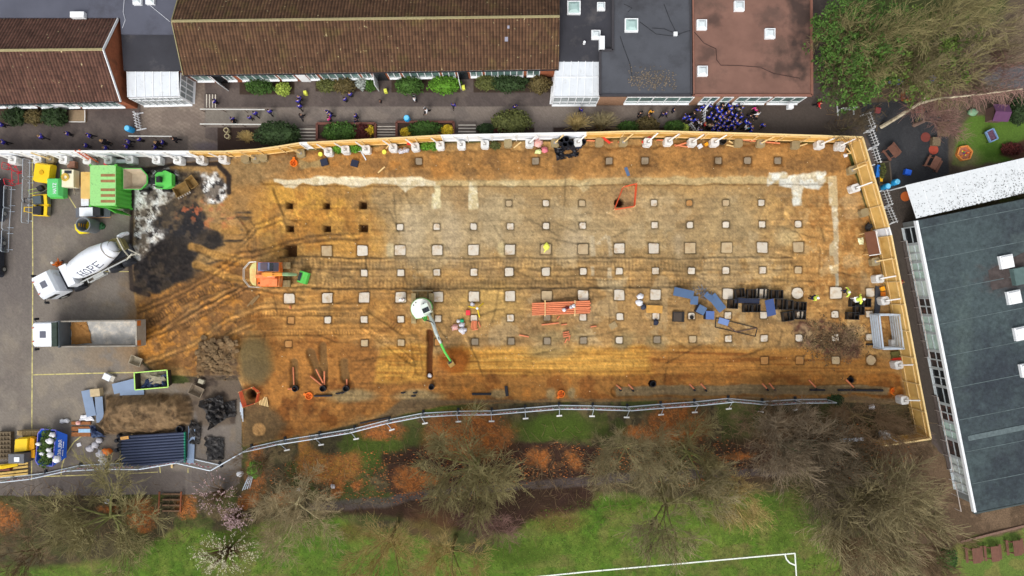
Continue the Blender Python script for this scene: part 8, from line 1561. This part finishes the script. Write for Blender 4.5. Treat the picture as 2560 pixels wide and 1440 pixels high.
for px, py, rad, v_, col, l, hz, rz in ((215, 1325, 165, 2, 'moss', 'wide many stemmed olive tree below the yard at the lower left', 6, 20), (715, 1285, 112, 1, 'pale', 'pale twigged bare tree beside the steel tubes and pink blossom', 7, 70), (1185, 1195, 150, 0, 'moss', 'broad mossy green limbed tree in the middle of the bank', 9, 10), (965, 1370, 112, 3, 'straw', 'straw coloured tree with a leaning trunk at the lower centre left', 9, 130), (1125, 1400, 105, 3, 'straw', 'thin straw coloured tree at the bottom edge left of the pitch line', 8, 200), (1210, 1310, 95, 4, 'plum', 'low brown twigged tree below the broad mossy tree', 5, 250),
    (1580, 1140, 105, 1, 'olive', 'olive twigged tree left of the orange leaf patch by the fence', 8, 40), (1755, 1165, 112, 2, 'moss', 'fan shaped mossy tree below the orange leaf patch by the fence', 8, 160), (1680, 1280, 150, 3, 'olive', 'thin sprawling olive tree over the lawn above the pitch line', 8, 300), (1985, 1125, 130, 0, 'grey', 'grey limbed spreading tree below the right end of the mesh fence', 9, 220), (1930, 1050, 92, 4, 'brown', 'slight brown tree close under the right part of the mesh fence', 5, 90), (2185, 1055, 80, 1, 'brown', 'brown tree whose branches cross the plywood corner', 8, 0), (2225, 1285, 180, 0, 'olive', 'largest olive brown tree covering the corner by the dark building', 11, 80), (2090, 1210, 130, 1, 'dark', 'dark tangled tree between the largest tree and the lawn', 8, 140), (2330, 1395, 130, 4, 'brown', 'thin brown tree near the picnic tables', 8, 30), (2140, 1380, 110, 4, 'brown', 'thin tree at the bottom edge right of the pitch corner', 7, 230), (50, 1400, 100, 4, 'brown', 'thin dark tree at the bottom left corner', 6, 10), (1850, 1240, 90, 4, 'straw', 'faint straw tree right of the sprawling lawn tree', 6, 190), (640, 1170, 70, 4, 'brown', 'small brown bush tree above the bright green shrub', 4, 60),
    (2185, 95, 125, 0, 'moss', 'ivy covered green tree right of the red brown roof', 10, 15), (2370, 85, 125, 1, 'moss', 'broad mossy limbed tree at the upper right', 11, 100), (2510, 85, 120, 2, 'grey', 'grey fan shaped tree at the top right corner', 11, 200), (2285, 165, 85, 0, 'olive', 'olive tree hanging over the garden toys', 8, 260), (2105, 190, 90, 4, 'dark', 'dark thin tree close beside the red brown roof edge', 6, 330), (2140, 310, 70, 4, 'dark', 'dark twiggy shrub tree by the end picket panel', 4, 120), (2340, 290, 110, 4, 'plum', 'purple brown fine twigged tree over the dark rubber', 5, 45), (2470, 180, 95, 4, 'plum', 'purple brown fine twigged tree above the playhouse', 6, 145)): tree(px, py, rad, v_, col, l, hz, rz)
t = thing('birch_tree', 'slender birch with a white trunk leaning across the playground', 'tree', V2(P(2200, 318)), None); b = MB(); pts = [P(2202, 318, .1), P(2245, 292, 1.6), P(2300, 258, 3.2), P(2350, 246, 4.4), P(2450, 236, 6), P(2556, 222, 7.2)]; b.tube(pts, [.2, .18, .15, .12, .08, .04], 7); b.tube([pts[2], P(2332, 226, 3.6), P(2350, 205, 4)], [.08, .06, .03], 5); b.build('trunk', mat('birch_bark', (190, 178, 152), .8, .3, 3, dirt=(110, 96, 76), dirt_amt=.5, dirt_scale=2), t)
rs = random.Random(21); b = MB()
for i in range(420):
    k = rs.uniform(1.5, 4.99); j = int(k); p = pts[j].lerp(pts[j + 1], k - j); d = Vector((rs.gauss(.5, .6), rs.gauss(-.2, .8), rs.gauss(.1, .4))).normalized(); L_ = rs.uniform(.6, 1.8); twig(b, [p, p + d * L_ * .5 + Vector((rs.gauss(0, .1), rs.gauss(0, .1), 0)), p + d * L_ + Vector((0, 0, -.2))], [.02, .014, .01])
b.build('crown', TW['plum'][1], t)
def ivy(px, py, r, z, n, m, label, name='ivy'):
    b = MB(); c = P(px, py, z); rs = random.Random(int(px)); 
    for k in range(n // 12): a = rs.random() * 6.28; q = math.sqrt(rs.random()) * r / S; leafclump(b, (c.x + q * math.cos(a), c.y + q * math.sin(a), z * rs.uniform(.35, 1.05)), (.45, .45, .35), 12, rs, .15)
    return b.build(name, m, None, label=label, cat='ivy')
IVY = mat('ivy_leaves', (70, 100, 38), .75, .2, 1, island=.5); ivy(2165, 70, 95, 7, 5200, IVY, 'bright green ivy clothing the tree beside the red brown roof'); ivy(2160, 175, 75, 5.5, 2200, IVY, 'bright green ivy on the lower branches above the picket panels'); ivy(2330, 120, 110, 6, 2600, mat('ivy_olive', (88, 108, 44), .75, .2, 1, island=.5), 'olive green ivy on the broad tree at the upper right')
SHC = {'dark': (44, 62, 30), 'green': (62, 92, 34), 'bright': (84, 128, 34), 'brown': (94, 82, 48), 'lime': (150, 168, 70), 'silver': (150, 156, 150), 'red': (84, 34, 30), 'olive': (84, 88, 44), 'yellow': (220, 190, 50), 'phorm': (170, 178, 110), 'pinkb': (176, 148, 150), 'whiteb': (188, 184, 156)}
SHM = {k: mat('leaf_' + k, c, .75, .2, 1.2, island=.5, rnd=.12) for k, c in SHC.items()}
def shrub(px, py, rx, ry, h, col, label, dens=1.0, size=.12, core=True, group='shrubs', name='shrub'):
    c = V2(P(px, py, h * .6)); x, y = rx / S * .97, ry / S * .97; t = thing(name, label, 'shrub', (c.x, c.y, 0), group); rs = random.Random(int(px * 13 + py)); b = MB(); n = int(330 * dens * (x * y) ** .8 + 60)
    if core: b.blob((c.x, c.y, h * .42), (x * .86, y * .86, h * .46), int(px), .14, 12, 8)
    for i in range(n):
        u_, ph = rs.uniform(0, 6.283), math.acos(rs.uniform(-.15, 1)); k = rs.uniform(.82, 1.1) * (1 + .22 * mnoise.noise(Vector((math.cos(u_) * 1.6 + px, math.sin(u_) * 1.6, ph * 1.3)))); leafclump(b, (c.x + x * k * math.sin(ph) * math.cos(u_), c.y + y * k * math.sin(ph) * math.sin(u_), h * .42 + h * .52 * k * math.cos(ph)), (.1, .1, .1), 2, rs, size)
    b.build('foliage', SHM[col], t); b = MB(); b.cyl((c.x, c.y, -.1), (c.x, c.y, h * .4), .07, n=6); b.build('stem', TW['brown'][0], t); return t
for a in ((35, 291, 28, 20, 1.3, 'dark', 'round dark green shrub at the far left under the windows'), (84, 292, 24, 18, 1.1, 'brown', 'brown shrub between two dark ones at the left wing'), (134, 292, 33, 22, 1.4, 'dark', 'dark green shrub left of the pale doorstep'), (648, 216, 34, 18, 1.2, 'green', 'green shrub under the windows at the left of the long block'), (706, 221, 17, 16, .9, 'lime', 'small pale yellow green shrub by the white door'), (818, 212, 26, 17, 1.1, 'olive', 'olive shrub right of the white door'), (860, 212, 30, 18, 1.2, 'brown', 'brown green shrub left of the silver one'), (903, 207, 14, 16, 1.0, 'silver', 'silver leaved shrub under the long block'), (925, 212, 16, 14, .9, 'green', 'small green shrub right of the silver one'), (1022, 213, 36, 20, 1.4, 'green', 'large green shrub under the middle windows'), (1110, 211, 38, 21, 1.5, 'bright', 'bright green shrub left of the last open door'), (1215, 205, 26, 20, 1.2, 'olive', 'olive shrub right of the last open door'), (1270, 207, 48, 21, 1.3, 'dark', 'long dark green shrub near the right end of the long block'), (1350, 210, 26, 22, 1.4, 'brown', 'brown olive shrub at the right end of the long block'),
          (694, 335, 54, 32, 1.9, 'dark', 'big domed dark hedge bush above the curved plywood hoarding'), (850, 330, 44, 24, 1.2, 'green', 'leafy green shrub in the left planted bed'), (905, 332, 24, 20, .9, 'red', 'dark red shrub in the left planted bed'), (922, 328, 11, 14, .8, 'yellow', 'yellow flowering plant in the left planted bed'), (1062, 324, 40, 22, 1.2, 'green', 'leafy green shrub in the right planted bed'), (1015, 330, 14, 9, .7, 'yellow', 'yellow flowering plant at the left of the right planted bed'), (1117, 327, 16, 14, .8, 'yellow', 'yellow flowering plant at the right of the right planted bed'), (1085, 335, 30, 8, .7, 'red', 'dark red plant below the green shrub in the right planted bed'), (1278, 302, 50, 27, 1.7, 'olive', 'domed olive hedge bush above the middle white hoarding'), (1216, 322, 22, 14, 1.0, 'dark', 'low dark shrub left of the domed olive bush'), (1262, 326, 40, 12, .8, 'red', 'low dark red shrub below the domed olive bush'), (1572, 317, 26, 14, 1.2, 'green', 'green hedge above the plywood left of the brown shrub'), (1616, 313, 30, 20, 1.2, 'brown', 'brown bare shrub between two green hedges'), (1688, 317, 24, 15, 1.2, 'green', 'green hedge left of the crowd pickets'), (1712, 322, 8, 12, 1.0, 'lime', 'yellow green shrub tip beside the leaning picket panel'),
          (846, 372, 16, 9, .7, 'bright', 'bright green clump behind the first white blocks'), (888, 370, 18, 9, .7, 'bright', 'bright green clump between two white blocks'), (1064, 366, 13, 9, .7, 'bright', 'bright green clump left of the white hoarding join'), (1086, 365, 12, 9, .6, 'bright', 'small bright green clump right of the fifth block'), (1238, 364, 12, 8, .6, 'olive', 'small olive plant below the middle white hoarding'), (637, 1174, 16, 20, 1.1, 'bright', 'bright leafy green shrub by the concrete strip'), (2370, 1398, 24, 26, 1.3, 'green', 'green shrub left of the picnic tables'), (2548, 278, 20, 34, 1.6, 'dark', 'dark hedge at the right edge beside the playhouse'), (2530, 372, 28, 14, .5, 'red', 'low dark red planting above the canopy corner'), (2205, 426, 8, 20, .6, 'olive', 'low planting in the raised planter'), (2090, 1000, 18, 12, .8, 'dark', 'dark green scrub below the right end of the mesh fence'), (2010, 1120, 60, 16, .8, 'dark', 'dark ivy ground shrub under the grey limbed tree')): shrub(*a)
def blossom(px, py, rx, ry, h, col, label, dens=1.0):
    t = thing('blossom_shrub', label, 'shrub', V2(P(px, py, h * .5)), 'blossoming shrubs'); rs = random.Random(int(px)); T = MB(); B = MB(); o = V2(P(px, py, h * .5)); k = P(px, py, h)
    for i in range(int(170 * dens)):
        a = rs.random() * 6.28; q = math.sqrt(rs.random()); e = Vector((o.x + rx / S * q * math.cos(a), o.y + ry / S * q * math.sin(a), h * (1.05 - .6 * q * q) * rs.uniform(.7, 1))); m_ = o.lerp(e, .5) + Vector((0, 0, h * .25)); twig(T, [o, m_, e], [.03, .02, .01])
        for j in range(int(6 * dens) + 2): p = m_.lerp(e, rs.uniform(.2, 1.05)); leafclump(B, p, (.12, .12, .1), 2, rs, .06)
    T.build('branches', TW['brown'][1], t); B.build('petals', SHM[col], t)
blossom(560, 1385, 92, 60, 3, 'whiteb', 'cream blossoming shrub at the bottom edge left of centre', .8); blossom(540, 1240, 66, 62, 3.5, 'pinkb', 'pink blossoming shrub below the concrete strip', .4); blossom(590, 1295, 40, 36, 2.4, 'pinkb', 'small pink blossoming shrub between the pink and cream ones', .6)
def willow(px, py, r, h, label, n=260, m='straw'):
    t = thing('twiggy_shrub', label, 'shrub', V2(P(px, py + r * .5, 0)), 'leafless shrubs by the path'); rs = random.Random(int(px)); T = MB(); o = V2(P(px, py + r * .5, 0))
    for i in range(n): a = rs.gauss(math.pi / 2, .9); q = rs.uniform(.3, 1) * r / S; e = o + Vector((math.cos(a) * q * 1.1, math.sin(a) * q * .8 , h * rs.uniform(.6, 1))); m_ = o.lerp(e, .5) + Vector((rs.gauss(0, .1), rs.gauss(0, .1), h * .12)); twig(T, [o + Vector((rs.gauss(0, .15), rs.gauss(0, .15), 0)), m_, e], [.022, .016, .01])
    T.build('branches', TW[m][1], t); b = MB(); b.cyl(o - UP * .1, o + UP * .25, .12, n=7); b.build('stem', TW['brown'][0], t)
willow(1440, 300, 38, 1.8, 'straw twigged leafless shrub above the plywood, left of two'); willow(1500, 298, 44, 2.0, 'straw twigged leafless shrub above the plywood, right of two', 340, 'olive'); willow(620, 335, 24, .8, 'spiky pale green striped plant beside the domed hedge', 240, 'straw')
# scrub and litter on the bank: uncountable
b = MB(); rs = random.Random(31); WQ = []
for i in range(5200):
    cx_, cy_, sx, sy = rs.choice(((1700, 1190, 260, 45), (1250, 1190, 180, 70), (2080, 1120, 130, 80), (2180, 1200, 130, 90), (200, 1290, 170, 50), (720, 1230, 110, 60), (2230, 1040, 60, 50), (1960, 1060, 90, 40), (2130, 180, 50, 90)))
    x = rs.gauss(cx_, sx); y = rs.gauss(cy_, sy)
    if y < (1205 if x < 640 else 1030 if 1900 < x < 2280 else 1050) and not (2060 < x < 2210 and y < 330): continue
    if x > 2320 and y < 1300: continue
    p = G(x, y); a = rs.random() * 6.28; L_ = rs.uniform(.5, 1.5); twig(b, [p, p + Vector((math.cos(a) * L_ * .5, math.sin(a) * L_ * .5, rs.uniform(.2, .7))), p + Vector((math.cos(a) * L_, math.sin(a) * L_, rs.uniform(.1, .9)))], [.02, .016, .01])
b.build('undergrowth', mat('scrub_stems', (112, 92, 66), .9, .35, .4, island=.45), None, kind='stuff')
b = MB(); rs = random.Random(33)
for (ex, ey, rx, ry) in LEAF + [(825, 1175, 76, 34), (1000, 1190, 300, 60), (1700, 1150, 160, 60), (2150, 1130, 120, 70), (1400, 1150, 120, 40)]:
    for i in range(int(rx * ry * .05)):
        a = rs.random() * 6.28; q = math.sqrt(rs.random()) * 1.12; x, y = ex + rx * q * math.cos(a), ey + ry * q * math.sin(a)
        if LAB[min(NY - 1, int((y - gy[0]) / GS)), int((x - gx[0]) / GS)] != 3: continue
        p = G(x, y, .03); s_ = rs.uniform(.06, .12); u_ = rs.random() * 6.28; b.quad(*[p + Vector((math.cos(u_ + k) * s_, math.sin(u_ + k) * s_ * .6, rs.uniform(0, .06))) for k in (0, 1.57, 3.14, 4.71)])
b.build('fallen_leaves', mat('beech_leaves', (152, 94, 50), .85, .25, 2, island=.45), None, kind='stuff')
b = MB(); rs = random.Random(35)
for i in range(9000):
    x = rs.uniform(380, 2120); y = rs.uniform(1230, 1445)
    if LAWN[int((y - gy[0]) / GS), int((x - gx[0]) / GS)] < .6: continue
    p = G(x, y); a = rs.random() * 6.28; h_ = rs.uniform(.06, .16); d = Vector((math.cos(a), math.sin(a), 0)) * .035; e = Vector((rs.gauss(0, .08), rs.gauss(0, .08), h_)); b.add([p - d, p + d, p + e], [(0, 1, 2)])
b.build('grass', mat('grass_blades', (88, 128, 38), .8, .3, .5, island=.5), None, kind='stuff')
for x, y, w, d, rz, l in ((2130, 1100, 2.3, .35, 4, 'white board lying under the trees by the plywood corner'), (2216, 1088, .9, .8, 10, 'white block under the branches at the plywood return')): pbox('white_board', x, y, w, d, .15, HW, l, 'board', rz)
bag(599, 1184, .32, BAG, 'white sack on the concrete strip below the mesh fence'); bag(268, 1254, .3, BAGC, 'clear sack in the scrub below the yard'); bag(832, 1216, .24, BAGC, 'clear sack in the orange leaves by the path'); bag(747, 1224, .2, BAG, 'white scrap in the twigs of the pale tree')
q = P(430, 1250); t = thing('timber_stairs', 'rust coloured framed timber stairs in the bank below the yard', 'stairs', V2(q)); b = MB()
for i in range(4): y = 1234 + i * 14; a = P(408, y); e = P(455, y); b.bar(a + UP * .1, e + UP * .1, .15, .15)
b.build('tread', mat('stair_timber', (104, 80, 60), .9, .2, 4), t); b = MB()
for x in (404, 458): a = P(x, 1226); e = P(x - 3, 1278); b.bar(a + UP * .35, e + UP * .3, .14, .1)
b.build('rail', mat('stair_rust', (128, 74, 48), .9, .2, 3), t)
w_ = [V2(P(2400, 1354)), V2(P(2660, 1288))]; t = thing('brick_edging', 'low brick edging wall along the path above the picnic tables', 'wall', (w_[0] + w_[1]) / 2); b = MB(); b.bar(w_[0] + UP * .06, w_[1] + UP * .06, .22, .16); b.build('wall', mat('old_brick', (124, 98, 84), .9, .25, 6), t)
# ---------------------------------------------------------------- camera, light
cam = bpy.data.cameras.new('camera'); co = bpy.data.objects.new('camera', cam); COL.objects.link(co)
co.location = (0, 0, H); co.rotation_euler = (0, 0, 0)
cam.sensor_width = 36; cam.lens = 36 * H * S / 2560; cam.clip_end = 2000; cam.clip_start = .5
SC.camera = co
w = bpy.data.worlds.new('World'); SC.world = w; w.use_nodes = True
nt = w.node_tree; bg = nt.nodes['Background']
sky = nt.nodes.new('ShaderNodeTexSky'); sky.sky_type = 'NISHITA'; sky.sun_disc = False
SUN_EL, SUN_AZ = 48, 200     # degrees; azimuth clockwise from north (+y)
sky.sun_elevation = R(SUN_EL); sky.sun_rotation = R(SUN_AZ); sky.dust_density = 4; sky.air_density = 1.2
hs = nt.nodes.new('ShaderNodeHueSaturation'); hs.inputs['Saturation'].default_value = .2
nt.links.new(sky.outputs[0], hs.inputs['Color']); nt.links.new(hs.outputs[0], bg.inputs['Color'])
bg.inputs['Strength'].default_value = .15
sun = bpy.data.lights.new('sun', 'SUN'); sun.energy = .65; sun.angle = R(28); sun.color = (1, .96, .9)
so = bpy.data.objects.new('sun', sun); COL.objects.link(so)
az = R(SUN_AZ); el = R(SUN_EL)
d = Vector((math.sin(az) * math.cos(el), math.cos(az) * math.cos(el), math.sin(el)))
so.rotation_euler = d.to_track_quat('Z', 'Y').to_euler(); so.location = d * 100
vs = SC.view_settings; vs.view_transform = 'Standard'; vs.look = 'None'; vs.gamma = 1; vs.use_curve_mapping = False
vs.exposure = 0.42
